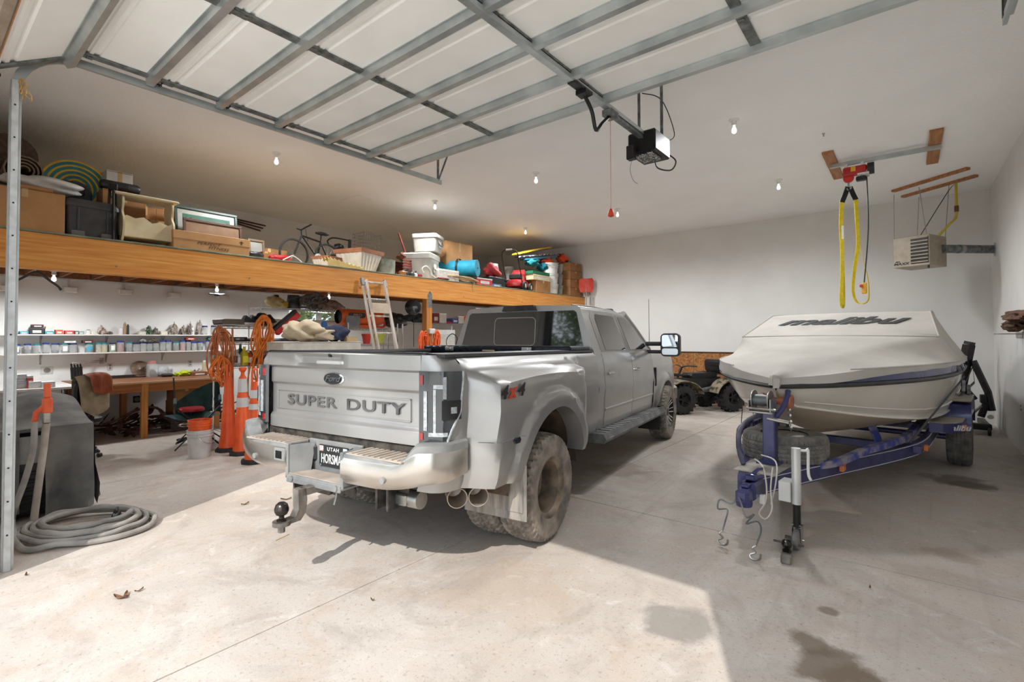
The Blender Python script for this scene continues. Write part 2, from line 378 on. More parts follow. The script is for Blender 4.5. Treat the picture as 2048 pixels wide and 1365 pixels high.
def track(X, s_, label):
    t = thing('door_track', label, 'door track', (0, 0, 0))
    rail = [(-.024, -.012), (.024, -.012), (.024, .006), (.021, .006), (.021, -.008), (-.021, -.008), (-.021, .03), (-.024, .03)]
    b = B(); path = [(.50, 0.), (.50, 3.25)]
    for k in range(1, 9): a = PI-PI/2*k/8; path.append((.50+.34+.34*math.cos(a), 3.35+.34*math.sin(a)))
    path.append((4.56, 3.69)); rs = []
    for i, (y, z_) in enumerate(path):
        if i == 0: d = (0, 1)
        elif i == len(path)-1: d = (1, 0)
        else:
            d = (path[i+1][0]-path[i-1][0], path[i+1][1]-path[i-1][1])
        L = math.hypot(*d); nrm = (d[1]/L, -d[0]/L)
        rs.append([Vector((X+s_*q[1]*1.3, y+nrm[0]*q[0]*1.25, z_+nrm[1]*q[0]*1.25)) for q in rail])
    b.rings(rs[:2]); fixn(b.build('vertical_track', GALV, t))
    b = B().rings(rs[1:-1]); fixn(b.build('curved_track', GALV, t))
    b = B().rings(rs[-2:]); fixn(b.build('horizontal_track', GALV, t))
    b = B().box((X-s_*.02, .475, 0), (X-s_*.03, .515, 3.42), .002).box((X-s_*.03, .475, 0), (X+s_*.03, .479, 3.42), .001); b.build('jamb_angle', mat('weathered_galv', (182, 184, 182), (204, 206, 205), .5, .4, 14), t)
    bo = B().cyl((X-s_*.0305, .495, 0), (X-s_*.033, .495, 0), .006, 8).build('bolt', BLACKM, t, loc=(0, 0, .25))
    for k in range(1, 14): o = bo.copy(); COL.objects.link(o); o.location.z = .25+.23*k
    b = B().box((X-.02, 4.5, 3.70), (X+.02, 4.505, ZC), .001).box((X-.02, 4.5, 3.70), (X-.015, 4.54, ZC), .001).cyl((X, 4.52, 3.72), (X+s_*.0, 4.75, ZC-.01), .012, 6); b.build('hanger_strap', GALVD, t)
    return t
track(-4.88, -1, 'galvanised left door track rising beside the covered machine'); track(.53, 1, 'galvanised right door track along the boat side of the opening')
tw = thing('twine', 'tan baling twine tied at the top of the left door track', 'twine', (-4.84, .5, 3.38))
b = B()
for k in range(9):
    a = [(.02*rnd.uniform(-1, 1), .02, .05)]; 
    for j in range(4): a.append((a[-1][0]+rnd.uniform(-.03, .03), a[-1][1]+rnd.uniform(-.01, .03), a[-1][2]-rnd.uniform(.01, .05)))
    b.tube(smooth(a, 4), .003, 5)
b.build('strand', pm((196, 154, 92), .8), tw)
sh = thing('torsion_shaft', 'dark torsion spring shaft above the garage door opening', 'spring shaft', (0, .47, 3.86))
B().cyl((DX0-.2, 0, 0), (DX1+.2, 0, 0), .013, 10).build('shaft', BLACKM, sh)
for x in (-4.75, .4): B().lathe([(.02, -.03), (.09, -.03), (.09, -.02), (.075, -.015), (.075, .015), (.09, .02), (.09, .03), (.02, .03)], 20, TR(x, 0, 0, ry=PI/2)).build('cable_drum', GALVD, sh)
b = B()
for k in range(60): b.v += []; 
hp = [(-3.9+.0125*k/4*1, .03*math.cos(k*PI/2), .03*math.sin(k*PI/2)) for k in range(320)]
b.tube(hp, .006, 5).build('spring', BLACKM, sh)
for x in (-4.6, -2.1, .2): B().box((x-.03, -.09, -.09), (x+.03, -.075, .09), .002).box((x-.03, -.08, -.012), (x+.03, .01, -.004), .001).build('bracket', GALVD, sh)

# opener
OXc = -2.11
op = thing('door_opener', 'black belt garage door opener hanging from the ceiling on perforated straps', 'door opener', (OXc, 4.95, 3.62))
pb = AX(1300, 300, OXc)
B().box((-.15, -.2, -.12), (.15, .2, .1), .015).build('motor_housing', BLACKM, op)
B().box((-.1, -.16, -.137), (.1, .1, -.12), .004).build('light_cover', mat('opener_label', (18, 18, 18), (190, 190, 190), .5, 0, 70, detail=2, lo=.5, hi=.56), op)
B().box((-.12, -.3, -.2), (-.04, -.22, -.06), .006).build('sensor_box', BLACKP, op)
B().box((-.03, -4.5, .06), (.03, -.05, .1), .003).build('rail', GALV, op)
B().box((-.025, -.9, .02), (.025, -.1, .05), .003).build('trolley_rail', GALVD, op)
for x in (-.12, .13):
    b = B().box((x-.016, .02, .08), (x+.016, .024, ZC-3.62), .001); b.build('strap', GALVD, op)
B().box((-.05, -.94, .0), (.05, -.8, .06), .005).build('trolley', GALVD, op)
arm = B(); arm.tube(smooth([(0, -.87, .02), (0, -1.02, -.10), (0, -1.14, -.20), (0, -1.22, -.05), (0, -1.42, .08)], 5), .017, 8); arm.build('arm', BLACKM, op)
B().box((-.035, -1.55, .05), (.035, -1.25, .08), .004).box((-.05, -1.4, .02), (.05, -1.3, .06), .004).build('arm_bracket', BLACKM, op)
zc = AX(1242, 436, OXc)
rl = B().tube([(0, -.87, 0), (0, -.87, AX(1242, 432, OXc).z-3.62)], .004, 6); rl.build('release_rope', pm((206, 160, 150), .8), op)
B().lathe([(.004, .05), (.02, .03), (.028, 0), (.03, -.02), (.012, -.03)], 12, TR(0, -.87, AX(1242, 436, OXc).z-3.62)).build('release_handle', pm((206, 66, 40), .45), op)
B().tube(smooth([(.12, .2, -.05), (.18, .28, -.12), (.12, .3, -.2), (0, .25, -.17), (-.02, .2, -.1)], 6), .008, 6).build('cable', BLACKP, op)
B().tube(smooth([(.14, .19, .08), (.16, .3, .2), (.1, .1, .5), (-.1, .06, .62)], 6), .005, 6).build('power_cable', BLACKP, op)
B().tube(smooth([(-.08, -.25, -.2), (-.1, -.25, -.3), (-.08, -.22, -.4), (-.04, -.2, -.44)], 5), .002, 5).build('antenna_wire', BLACKP, op)

# ceiling bulbs
SOCK = pm((226, 224, 220), .35); BULB = mat('frosted_bulb', (236, 234, 228), None, .12, emit=((250, 248, 240), .6))  # bulb glass has a faint glow added
def bulb(name, loc, label, watt=88.):
    t = thing(name, label, 'light bulb', loc, 0, 'bare bulbs in white keyless holders')
    B().lathe([(.0, 0), (.058, 0), (.06, -.008), (.05, -.016), (.028, -.02), (.024, -.05), (.03, -.056), (.03, -.07), (0, -.07)], 20).build('lamp_holder', SOCK, t)
    B().lathe([(.013, -.066), (.014, -.085), (.026, -.11), (.031, -.135), (.026, -.158), (.012, -.17), (.001, -.172)], 18).build('bulb', BULB, t)
    L_ = bpy.data.lights.new('bulb_fill_light', 'SPOT'); L_.energy = watt; L_.spot_size = math.radians(172); L_.spot_blend = .6; L_.shadow_soft_size = .14; L_.color = (.95, .98, 1)  # fill spot added below the bulb, downward only, to brighten the room
    lo = bpy.data.objects.new('bulb_fill_light', L_); COL.objects.link(lo); lo.parent = t; lo.location = (0, 0, -.18); return t
for (x, y, lb) in ((553, 306, 'bare ceiling bulb nearest the loft boxes, left of the door track end'), (1072, 346, 'bare ceiling bulb in the middle above the truck cab'), (1468, 240, 'bare ceiling bulb nearest right of the door opener'),
                   (870, 402, 'bare ceiling bulb above the loft wastebasket and coolers'), (1557, 360, 'bare ceiling bulb near the red hoist'), (1051, 455, 'bare ceiling bulb above the loft lawn mower'), (1235, 418, 'bare ceiling bulb just left of the red release handle')):
    q = AZ(x, y, ZC); bulb('ceiling_bulb', (q.x, q.y, ZC), lb)
q = AZ(713, 400, ZC); B().box((-.28, -.17, -.012), (.28, .17, 0), .006).build('attic_hatch_patch', CEILP, None, loc=(q.x, q.y, ZC), label='flat rectangular drywall patch on the ceiling above the loft bicycle', category='patch')
q = AZ(1647, 267, ZC); B().lathe([(.0, 0), (.018, 0), (.018, -.01), (.006, -.012), (.008, -.04), (0, -.04)], 10).build('ceiling_hook', STEEL, None, loc=(q.x, q.y, ZC), label='tiny steel screw hook in the ceiling before the hoist board', category='hook')

# ------------------------------------------------------------------ loft
BX, BT, BBOT = -7.23, 2.76, 2.347
lf = thing('storage_loft', 'long storage loft with an orange stained timber beam along the left side', 'loft', (0, 0, 0)); lf['kind'] = 'structure'
B().box((BX-.13, YF, BBOT), (BX, YB, BT-.022), .006).build('beam', ORANGEW, lf)
B().box((XL+.002, YF, BT-.02), (BX-.02, YB, BT), .001).build('deck', mat('ply_deck', (186, 158, 120), (206, 180, 142), .7, 0, 7), lf)
B().box((BX-.019, YF, BT-.02), (BX+.006, YB, BT), .003).build('deck_edge', mat('painted_deck', (92, 108, 90), (132, 138, 116), .7, 0, 7), lf)
B().box((XL, YF, 2.615), (XL+.04, YB, BT-.021), .003).build('ledger', JOISTW, lf)
y = 1.26-.416*2; jm = None
while y < YB-.1:
    if jm is None: jm = B().box((XL+.04, -.019, 2.615), (BX-.13, .019, BT-.021), .002).build('joist', JOISTW, lf, loc=(0, y, 0)); hm = B().box((XL+.0405, -.024, 2.607), (XL+.095, .024, 2.72), .002).build('joist_hanger', GALVD, lf, loc=(0, y, 0))
    else:
        for s_ in (jm, hm): o = s_.copy(); COL.objects.link(o); o.location = (0, y, 0)
    y += .416
for (x, y, lb) in ((108, 541, 'bulb under the loft above the coat hanger'), (434, 566, 'bulb under the loft with a black fan on its holder'), (658, 583, 'bulb under the loft behind the ladder')):
    q = AZ(x, y, 2.61); bulb('loft_bulb', (q.x, q.y, 2.612), lb, 52.)
py = AX(855, 650, BX-.06).y
B().box((BX-.14, py-.07, 0), (BX, py+.07, BBOT), .006).build('post', mat('post_fir', (176, 104, 40), (206, 142, 70), .55, 0, 3, .05, 30, stretch=(13, 13, .5), detail=6), lf)
b = B().box((BX-.005, py-.05, BBOT-.16), (BX+.006, py+.06, BBOT+.1), .002).prism([(py-.05, BBOT+.1), (py+.06, BBOT+.1), (py+.005, BBOT+.16)], BX+.001, BX+.006, 'x'); b.build('post_cap', GALVD, lf)
for yy in (1.6, 3.1, 4.9, 7.4, 9.4): B().cyl((BX-.001, yy, BBOT+.1), (BX+.008, yy, BBOT+.1), .01, 8).build('bolt', GALVD, lf)

# ------------------------------------------------------------------ world outside the door (it lights the room and shows in the glass)
BARK = pm((92, 78, 62), .9, bump=.4); 
LEAF = mat('leaf', (58, 88, 34), (112, 140, 60), .55, 0, 2)
def tree(x, y, h, r, label, seed):
    R_ = random.Random(seed); t = thing('yard_tree', label, 'tree', (x, y, -.05), 0, 'trees beyond the driveway')
    b = B().tube([(0, 0, 0), (.1, 0, h*.3), (0, .1, h*.6), (.1, 0, h*.9)], [.22, .17, .1, .03], 8)
    for k in range(9):
        a = R_.uniform(0, 6.28); z0 = h*R_.uniform(.25, .7); b.tube([(0, 0, z0), (math.cos(a)*r*.5, math.sin(a)*r*.5, z0+h*.12), (math.cos(a)*r*.85, math.sin(a)*r*.85, z0+h*.2)], [.07, .04, .015], 5)
    b.build('trunk', BARK, t)
    vs, fs = [], []
    cl = [(R_.gauss(0, r*.4), R_.gauss(0, r*.4), h*R_.uniform(.3, .95), R_.uniform(.5, 1.)*r*.4) for _ in range(26)]
    for k in range(7500):
        c = R_.choice(cl); p = Vector((c[0]+R_.gauss(0, c[3]*.6), c[1]+R_.gauss(0, c[3]*.6), max(.7, c[2]+R_.gauss(0, c[3]*.6))))
        d1 = Vector((R_.gauss(0, 1), R_.gauss(0, 1), R_.gauss(0, .6))).normalized(); d2 = d1.orthogonal().normalized(); s_ = R_.uniform(.07, .15)
        o = len(vs); vs += [tuple(p-d1*s_), tuple(p+d2*s_*.5), tuple(p+d1*s_), tuple(p-d2*s_*.5)]; fs.append((o, o+1, o+2, o+3))
    b = B(); b.v = vs; b.f = fs; o = b.build('foliage', LEAF, t); o['kind'] = 'stuff'
for k, (x, y, h, r) in enumerate(((-4.6, -18.5, 8, 2.6), (-9.6, -19.5, 9, 2.8), (-14.8, -18.5, 8.5, 2.6))):
    tree(x, y, h, r, ('broad leafy tree %s mirrored in the truck rear window' % ('nearest the driveway', 'between two others', 'furthest from the driveway')[k].lower()).replace('tree', 'tree,', 1)+'', k)
for k, (x, y) in enumerate(((-14.6, WY0-1.2), (-14.6, WY1+2.4))): tree(x, y, 4.2, 1.6, 'leafy shrub seen through the %s half of the blinds of the side window' % ('left', 'right')[k], 30+k)
struct('floor_side_yard', B().box((-40, -16.9, -.5), (XL-.25, 30, -.06)), GRAVEL)
# ================================================================== pickup truck
def paint():
    m = mat('silver_paint', (152, 150, 148), (168, 166, 163), .36, .6, 1.3, coat=.5, detail=6); return m
SILVER = paint()
DUSTCH = mat('dusty_chrome', (186, 178, 168), (208, 203, 197), .24, .9, 2.2, detail=6)
DGREY = mat('grey_trim', (112, 114, 115), (146, 145, 142), .55, .1, 4, .08, 60)
PADM = mat('dusty_step_pad', (150, 138, 126), (176, 164, 152), .75, 0, 6)
TGLASS = mat('tinted_glass', (22, 22, 24), None, .03, 0, coat=1., spec=1.)
RED = mat('red_lens', (150, 20, 22), None, .15, coat=.6)
CLEAR = mat('clear_lens', (146, 150, 154), (186, 189, 191), .15, .3, 40)
SMOKE = mat('smoked_lens', (30, 33, 36), (46, 50, 53), .12, 0, 6, coat=1.)
TIRE = mat('dusty_tire', (98, 93, 88), (150, 139, 127), .85, 0, 9, .15, 40)
TX, TY, TYAW = -3.393, 3.087, .1435
tk = thing('pickup_truck', 'silver dual rear wheel crew cab pickup truck backed toward the open door', 'truck', (TX, TY, 0), TYAW)
RAKE = .012
def rk(b): b.v = [(x, y, z-RAKE*y) for x, y, z in b.v]; return b
def tb(b, name, m, parent=None, ang=32, fix=True):
    o = rk(b).build(name, m, parent or tk, ang)
    return fixn(o) if fix else o
def prof_at(tab, z):
    for (z0, x0), (z1, x1) in zip(tab, tab[1:]):
        if z <= z1: return x0+(x1-x0)*max(0, min(1, (z-z0)/(z1-z0)))
    return tab[-1][1]
BSIDE = [(.58, .955), (.66, .985), (.80, 1.0), (1.0, 1.006), (1.10, 1.012), (1.16, 1.006), (1.34, .992), (1.40, .985), (1.44, .972), (1.462, .95), (1.475, .92)]
AC, AR = (.05, .48), .57
def xs(y, z):
    x = prof_at(BSIDE, z)
    S_ = sstep(-.90, -.80, y)*(1-sstep(.66, 1.0, y)); Sz = 1-sstep(1.305+.02*y, 1.395, z)
    k = S_*Sz
    if k > 0: x += .205*k
    d = math.hypot(y-AC[0], z-AC[1])
    if z > .5: x += .03*(1-sstep(.115, .145, d-AR))*max(.4, k)
    return x
def arch_panel(side, rect, C, R, zlow, fx, depth=.16, n=60, m=16):
    y0, y1, z0, z1 = rect; b = B(); rows = []
    t0 = math.asin((zlow-C[1])/R)
    for i in range(n+1):
        u = i/n; th = t0+(PI-2*t0)*u
        a = (C[0]+R*math.cos(th), C[1]+R*math.sin(th))
        if u < .3: q = (y1, zlow+(z1-zlow)*u/.3)
        elif u < .7: q = (y1+(y0-y1)*(u-.3)/.4, z1)
        else: q = (y0, z1+(zlow-z1)*(u-.7)/.3)
        row = []
        x = fx(*a); row += [(side*(x-depth), a[0], a[1]), (side*(x-.02), a[0], a[1]), (side*(x-.004), a[0], a[1])]
        for j in range(m+1):
            t = (j/m)**1.25; y = a[0]+(q[0]-a[0])*t; z = a[1]+(q[1]-a[1])*t
            row.append((side*fx(y, z), y, z))
        rows.append(row)
    b.grid(rows); return b
CORNER = [(0, -.93), (-.012, -1.0), (-.045, -1.055), (-.10, -1.09), (-.2, -1.1)]
for sd in (1, -1):
    b = arch_panel(sd, (-.93, 1.06, .6, 1.475), AC, AR, .60, xs)
    zz = [.6+.875*k/14 for k in range(15)]
    b.grid([[(sd*prof_at(BSIDE, z), y, z) for z in zz] for y in (1.06, 1.3, 1.535)])
    b.grid([[(sd*min(prof_at(BSIDE, z), prof_at(BSIDE, z)+q[0]), q[1], z) for z in zz] for q in CORNER])   # rounded rear corner
    bs = tb(b, 'bedside', SILVER, ang=40)
    b = B().box((sd*.79, -1.03, .9), (sd*.83, 1.5, 1.465)); tb(b, 'bed_liner_wall', BLACKP, bs)
    b = B().prism([(sd*.79, 1.462), (sd*.955, 1.462), (sd*.95, 1.482), (sd*.80, 1.488)], -1.05, 1.53, 'y'); tb(b, 'rail_cap', BLACKP, bs)
    b = B().prism([(-.62, .868), (-.56, .868), (-.545, .888), (-.56, .908), (-.62, .908), (-.635, .888)], sd*1.2, sd*1.222, 'x'); tb(b, 'marker_lamp', SMOKE, bs)
    # seam across the fender
    b = B().tube([(sd*(xs(y, .905)+.001), y, .905) for y in [-.86+.03*k for k in range(13)]], .0025, 5); tb(b, 'seam', DGREY, bs)
    # inner wheel well, mud flap
    ring = [(AC[0]+(AR+.03)*math.cos(PI*k/16), AC[1]+(AR+.03)*math.sin(PI*k/16)) for k in range(17)]
    b = B().grid([[(sd*x, y, z) for x in (.42, .8, 1.12)] for y, z in ring]); b.box((sd*.40, -.6, .5), (sd*.43, .7, 1.05)); tb(b, 'wheel_well', mat('muddy_liner', (42, 40, 38), (112, 92, 74), .9, 0, 5, .3), bs)
    b = B().box((sd*.70, -.50, .30), (sd*1.235, -.485, .70), .006).box((sd*.73, -.507, .36), (sd*1.21, -.499, .66), .003); tb(b, 'mud_flap', mat('dusty_flap', (112, 108, 103), (158, 150, 140), .75, 0, 5, stretch=(5, 5, .6)), bs)
    b = B()
    t4 = text('drive_badge', '4', .125, TR(sd*1.221, -.66+sd*-.115, 1.235, rx=PI/2, rz=sd*PI/2), BLACKP, bs, .004, 1.3, .3, .002)
    t4 = text('drive_badge', 'x', .15, TR(sd*1.221, -.66, 1.238, rx=PI/2, rz=sd*PI/2), mat('badge_red', (196, 58, 34), None, .4), bs, .004, 1.1, .2, .002)
    t4 = text('drive_badge', '4', .125, TR(sd*1.221, -.66+sd*.115, 1.235, rx=PI/2, rz=sd*PI/2), BLACKP, bs, .004, 1.3, .3, .002)
# bed floor and front wall
b = B().box((-.82, -1.05, .9), (.82, 1.5, .93)).box((-.82, 1.47, .9), (.82, 1.53, 1.47))
for k in range(9): b.box((-.72+.18*k-.03, -1.04, .93), (-.72+.18*k+.03, 1.46, .942))
tb(b, 'bed_floor', BLACKP)
# ---- tailgate
tg = thing('tailgate', '', ''); 
for k in ('label', 'category'): del tg[k]
bpy.data.objects.remove(tg)
W = .795
def tgy(z): # rear face as a function of height, with its pressed steps
    if z > 1.375: return -1.112+.0*(z-1.375)
    if z > 1.36: return -1.112+.022*(1.375-z)/.015
    if z > 1.245: return -1.09
    if z > 1.225: return -1.09+.014*(1.245-z)/.02
    if z > 1.0: return -1.076
    if z > .975: return -1.076-.022*(1.0-z)/.025
    return -1.098
zs = [.89, .90, .95, .974, .976, .985, .999, 1.001, 1.05, 1.1, 1.2, 1.224, 1.226, 1.235, 1.244, 1.246, 1.3, 1.359, 1.361, 1.368, 1.374, 1.376, 1.40, 1.45, 1.472, 1.484, 1.488]
rows = []
for z in zs:
    row = []
    for i in range(41):
        x = -W+2*W*i/40; e = min(1, (W-abs(x))/.02)
        y = tgy(z)-.012*(1-(x/W)**2)+.012*(1-sstep(0, 1, e))
        if z > 1.472: y += (z-1.472)*1.6
        if z > 1.376: # recess of the handle in the upper band
            k = sstep(-.44-.22*(1.47-z), -.40-.22*(1.47-z), x)*(1-sstep(.06+.1*(1.47-z), .1+.1*(1.47-z), x))*(1-sstep(1.452, 1.47, z)); y += .022*k
        row.append((x, y, z))
    rows.append(row)
b = B().grid(rows); b.grid([[(x, y, z) for x, y, z in rows[-1]], [(x, -1.03, 1.486) for x, y, z in rows[-1]], [(x, -1.03, .89) for x, y, z in rows[-1]], [(x, y, z) for x, y, z in rows[0]]])
for s_ in (0, -1): b.grid([[r[s_] for r in rows], [(r[s_][0], -1.03, r[s_][2]) for r in rows]])
tg = tb(b, 'tailgate', SILVER, ang=28)
b = B().box((-W, -1.105, 1.484), (W, -1.02, 1.493), .004); tb(b, 'top_moulding', BLACKP, tg)
b = B().box((-.2, -1.122, 1.395), (.09, -1.1, 1.425), .008); tb(b, 'tailgate_handle', mat('handle_silver', (206, 204, 200), (220, 218, 215), .3, .4), tg)
b = B().cyl((.115, -1.09, 1.40), (.115, -1.118, 1.40), .016, 14); tb(b, 'lock', DGREY, tg)
b = B().cyl((-.05, -1.09, 1.462), (-.05, -1.122, 1.462), .014, 12); tb(b, 'camera_eye', BLACKP, tg)
b = B(); fr = .012
for (x0, x1, z0, z1) in ((-.70, .70, 1.165, 1.173), (-.70, .70, 1.022, 1.03), (-.70, -.692, 1.022, 1.173), (.692, .70, 1.022, 1.173)): b.box((x0, -1.0895, z0+.012), (x1, -1.07, z1+.012), .001)
tb(b, 'letter_frame', SILVER, tg)
MT = lambda x, y, z: TR(x, y, z-RAKE*y, rx=PI/2)
for wtx, wx in (('SUPER', -.29), ('DUTY', .37)):
    text('lettering', wtx, .108, MT(wx, -1.092, 1.11), mat('dark_letter', (58, 58, 60), (92, 90, 88), .5), tg, .003, 1.78 if wtx == 'SUPER' else 1.85, 0, .0015, 1.08)
b = B().lathe([(.0, .016), (.095, .014), (.11, .008), (.113, 0), (.0, 0)], 36, TR(-.02, -1.1, 1.292, rx=PI/2) @ Matrix.Diagonal((1, .42, 1, 1))); bd = tb(b, 'badge', CHROME, tg)
b = B().lathe([(.0, .0205), (.094, .0165), (.096, .012), (0, .012)], 36, TR(-.02, -1.1, 1.292, rx=PI/2) @ Matrix.Diagonal((1, .42, 1, 1))); tb(b, 'badge_field', mat('badge_dark', (46, 48, 50), None, .35, .4), bd)
text('badge_lettering', 'Ford', .062, MT(-.02, -1.122, 1.292), CHROME, bd, .002, 1.3, .35, .0005)
# ---- tail lamps
for sd in (1, -1):
    def cur(u): # plan curve round the corner, u 0 at the tailgate to 1 on the side
        P = [(.802, -1.118), (.88, -1.116), (.955, -1.085), (1.0, -1.03), (1.016, -.96), (1.018, -.9)]; t = max(0, min(4.999, u*5)); i = int(t); f = t-i
        return P[i][0]+(P[i+1][0]-P[i][0])*f, P[i][1]+(P[i+1][1]-P[i][1])*f
    def ue(z): return .52+.06*sstep(.93, 1.0, z)+.22*sstep(.98, 1.14, z)+.06*sstep(1.15, 1.34, z)
    def patch(u0, u1, z0, z1, off, nu=6, nz=6, lim=False):
        rows = []
        for k in range(nz+1):
            z = z0+(z1-z0)*k/nz; row = []
            for i in range(nu+1):
                u = (u0+(min(u1, ue(z)) if lim else u1)*1.0*0+((min(u1, ue(z)) if lim else u1)-u0)*i/nu); x, y = cur(u); a_ = PI/2*max(0, min(1, (u-.15)/.6)); row.append((sd*(x+off*math.sin(a_)), y-off*math.cos(a_), z))
            rows.append(row)
        b = B().grid(rows); back = [[(p[0]*.985, p[1]+.018, p[2]) for p in r] for r in rows]
        b.grid([rows[0], back[0]]); b.grid([rows[-1], back[-1]]); b.grid([[r[0] for r in rows], [r[0] for r in back]]); b.grid([[r[-1] for r in rows], [r[-1] for r in back]]); return b
    lp = tb(patch(0, 2, .915, 1.375, .006, 10, 24, True), 'tail_lamp', SMOKE, ang=40)
    def lb(u0, u1, z0, z1, m, nm, off=.010): tb(patch(u0, u1, z0, z1, off, 4, 2), nm, m, lp)
    lb(.1, .17, 1.0, 1.25, CLEAR, 'lamp_bar'); lb(.27, .31, .99, 1.26, CLEAR, 'lamp_bar'); lb(.27, .45, 1.265, 1.29, CLEAR, 'lamp_bar'); lb(.42, .48, 1.2, 1.34, CLEAR, 'lamp_bar')
    lb(.2, .5, .965, .99, CLEAR, 'lamp_bar'); lb(.40, .76, 1.07, 1.19, BLACKP, 'reverse_lamp', .012); lb(.55, .66, 1.11, 1.15, CLEAR, 'reflector', .015); lb(.02, .09, 1.29, 1.35, RED, 'red_lens'); lb(.02, .09, .94, .985, RED, 'red_lens')
    pts = []
    for k in range(23): z = .92+.455*k/22; x, y = cur(ue(z)-.02); pts.append((sd*(x+.006), y-.004, z))
    tb(B().tube(pts, .008, 6), 'lamp_rim', CLEAR, lp)
# ---- rear bumper
def bump_path(n=14):
    P = [(.28, -1.30), (.50, -1.30), (.72, -1.285), (.88, -1.25), (.975, -1.19), (1.025, -1.11), (1.04, -1.02), (1.045, -.93)]
    return [(p.x, p.y) for p in smooth([(x, y, 0) for x, y in P], 4)]
bp = bump_path()
b = B(); 
for sd in (1, -1):
    rows = []
    for (x, y) in bp:
        t = sstep(.30, .85, x) if x < 1.03 else 1; low = .635+.06*sstep(.6, 1.03, x)+.02*sstep(-1.15, -.95, y); top = .80+.085*sstep(.74, .90, x)
        nx = .02*sstep(.85, 1.04, x)
        rows.append([(sd*(x-.05*sstep(.8, 1.04, x)), y+.05, low-.01), (sd*(x-.01), y+.012, low), (sd*x, y, low+.03), (sd*(x+.004), y-.006, (low+top)/2), (sd*x, y, top-.02), (sd*(x-.004), y+.008, top)])
    bc = B().grid(rows); cr = tb(bc, 'bumper_corner', DUSTCH, ang=50)
    rows = []
    for (x, y) in bp:
        top = .80+.085*sstep(.74, .90, x); hi = .82+.105*sstep(.78, .90, x)
        xi = min(x-.03, .98) if x > .9 else x
        rows.append([(sd*(x-.003), y+.007, top-.004), (sd*(x-.004), y+.01, hi), (sd*(x-.015-.03*sstep(.8, 1, x)), y+.035, hi+.008), (sd*min(x-.06 if x > .8 else x, .93), max(y+.09, -1.21) if x < .8 else min(-1.0, y+.09), hi+.006), (sd*min(x, .9), -1.13 if x < .84 else -1.06, hi-.002)])
    tb(B().grid(rows), 'bumper_cap', DGREY, cr, ang=50)
    pd = B().box((sd*.31, -1.285, .815), (sd*.80, -1.07, .828), .004); pad = tb(pd, 'step_pad', PADM, cr)
    for k in range(9): tb(B().box((sd*(.335+.05*k), -1.28, .828), (sd*(.335+.05*k+.03), -1.08, .834), .002), 'pad_rib', PADM, pad)
    tb(B().cyl((sd*.66, -1.29, .70), (sd*.66, -1.308, .70), .02, 16), 'parking_sensor', DGREY, cr)
    # sloping side of the number plate recess
    rc = B().grid([[(sd*.28, -1.30, .82), (sd*.28, -1.30, .60)], [(sd*.2, -1.12, .82), (sd*.2, -1.16, .60)]]); rc.box((sd*.27, -1.30, .585), (sd*.30, -1.12, .83), .006); tb(rc, 'recess_cheek', DGREY, cr)
b = B().box((-.30, -1.30, .575), (.30, -1.10, .615), .012).box((-.28, -1.115, .60), (.28, -1.09, .84), .006).box((-.28, -1.305, .56), (.28, -1.285, .60), .006); bm_ = tb(b, 'bumper_centre', DGREY)
tb(B().box((-.29, -1.29, .616), (.29, -1.13, .622), .002), 'lower_step', PADM, bm_)
# number plate
npl = tb(B().box((-.152, -1.125, .655), (.152, -1.118, .81), .002), 'number_plate', mat('plate_black', (30, 31, 33), None, .4), bm_)
PW = mat('plate_white', (226, 226, 222), None, .5)
text('plate_state', 'UTAH', .038, MT(0, -1.127, .783), PW, npl, .001, 1.15, 0, 0, 1.15)
text('plate_number', 'HORSMAN', .095, MT(0, -1.127, .71), PW, npl, .001, .55, 0, .0005, 1.02)
tb(B().box((-.145, -1.1275, .765), (-.105, -1.125, .803)), 'month_sticker', mat('sticker_white', (230, 222, 220), (214, 120, 120), .5, 0, 60), npl)
tb(B().box((.105, -1.1275, .765), (.145, -1.125, .803)), 'year_sticker', mat('sticker_blue', (150, 190, 216), (226, 232, 236), .5, 0, 60), npl)
for x in (-.13, .13): tb(B().cyl((x, -1.125, .665), (x, -1.132, .665), .008, 8), 'plate_bolt', DGREY, npl)
b = B().box((-.245, -1.135, .68), (-.185, -1.1, .80), .02); tb(b, 'plug_cover', BLACKP, bm_)
b = B().box((-.42, -1.31, .695), (-.30, -1.288, .79), .008); sk = tb(b, 'socket_bezel', DGREY, bm_); tb(B().box((-.40, -1.312, .712), (-.32, -1.30, .775), .006), 'socket_well', BLACKM, sk)
for x in (-.22, .24): tb(B().cyl((x, -1.3, .59), (x, -1.314, .59), .02, 12), 'bolt', DGREY, bm_)
# ---- hitch
HM = mat('dusty_black_steel', (52, 50, 48), (104, 97, 89), .6, .5, 12)
ht = tb(B().box((-.06, -1.2, .50), (.06, -.9, .60), .008).box((-.07, -1.22, .492), (.07, -1.17, .608), .01).box((-.55, -1.02, .5), (.62, -.94, .58), .006), 'hitch_receiver', HM)
for x in (-.45, .42, .52): tb(B().box((x-.01, -1.12, .43), (x+.01, -.9, .6), .004), 'hitch_bracket', HM, ht)
tb(B().tube(smooth([(.07, -1.19, .55), (.11, -1.19, .55), (.125, -1.2, .5), (.125, -1.22, .44)], 4), .008, 8), 'hitch_pin', STEEL, ht)
for x in (-.16, .18): tb(B().lathe([(.025, -.01), (.045, -.01), (.05, 0), (.045, .01), (.025, .01)], 20, TR(x, -1.12, .52, rx=PI/2)), 'chain_loop', HM, ht)
bmn = B().box((-.03, -1.40, .525), (.03, -1.0, .58), .006)
bmn.prism([(-1.43, .58), (-1.37, .58), (-1.36, .5), (-1.37, .42), (-1.41, .375), (-1.55, .375), (-1.55, .40), (-1.45, .405), (-1.425, .45)], -.03, .03, 'x')
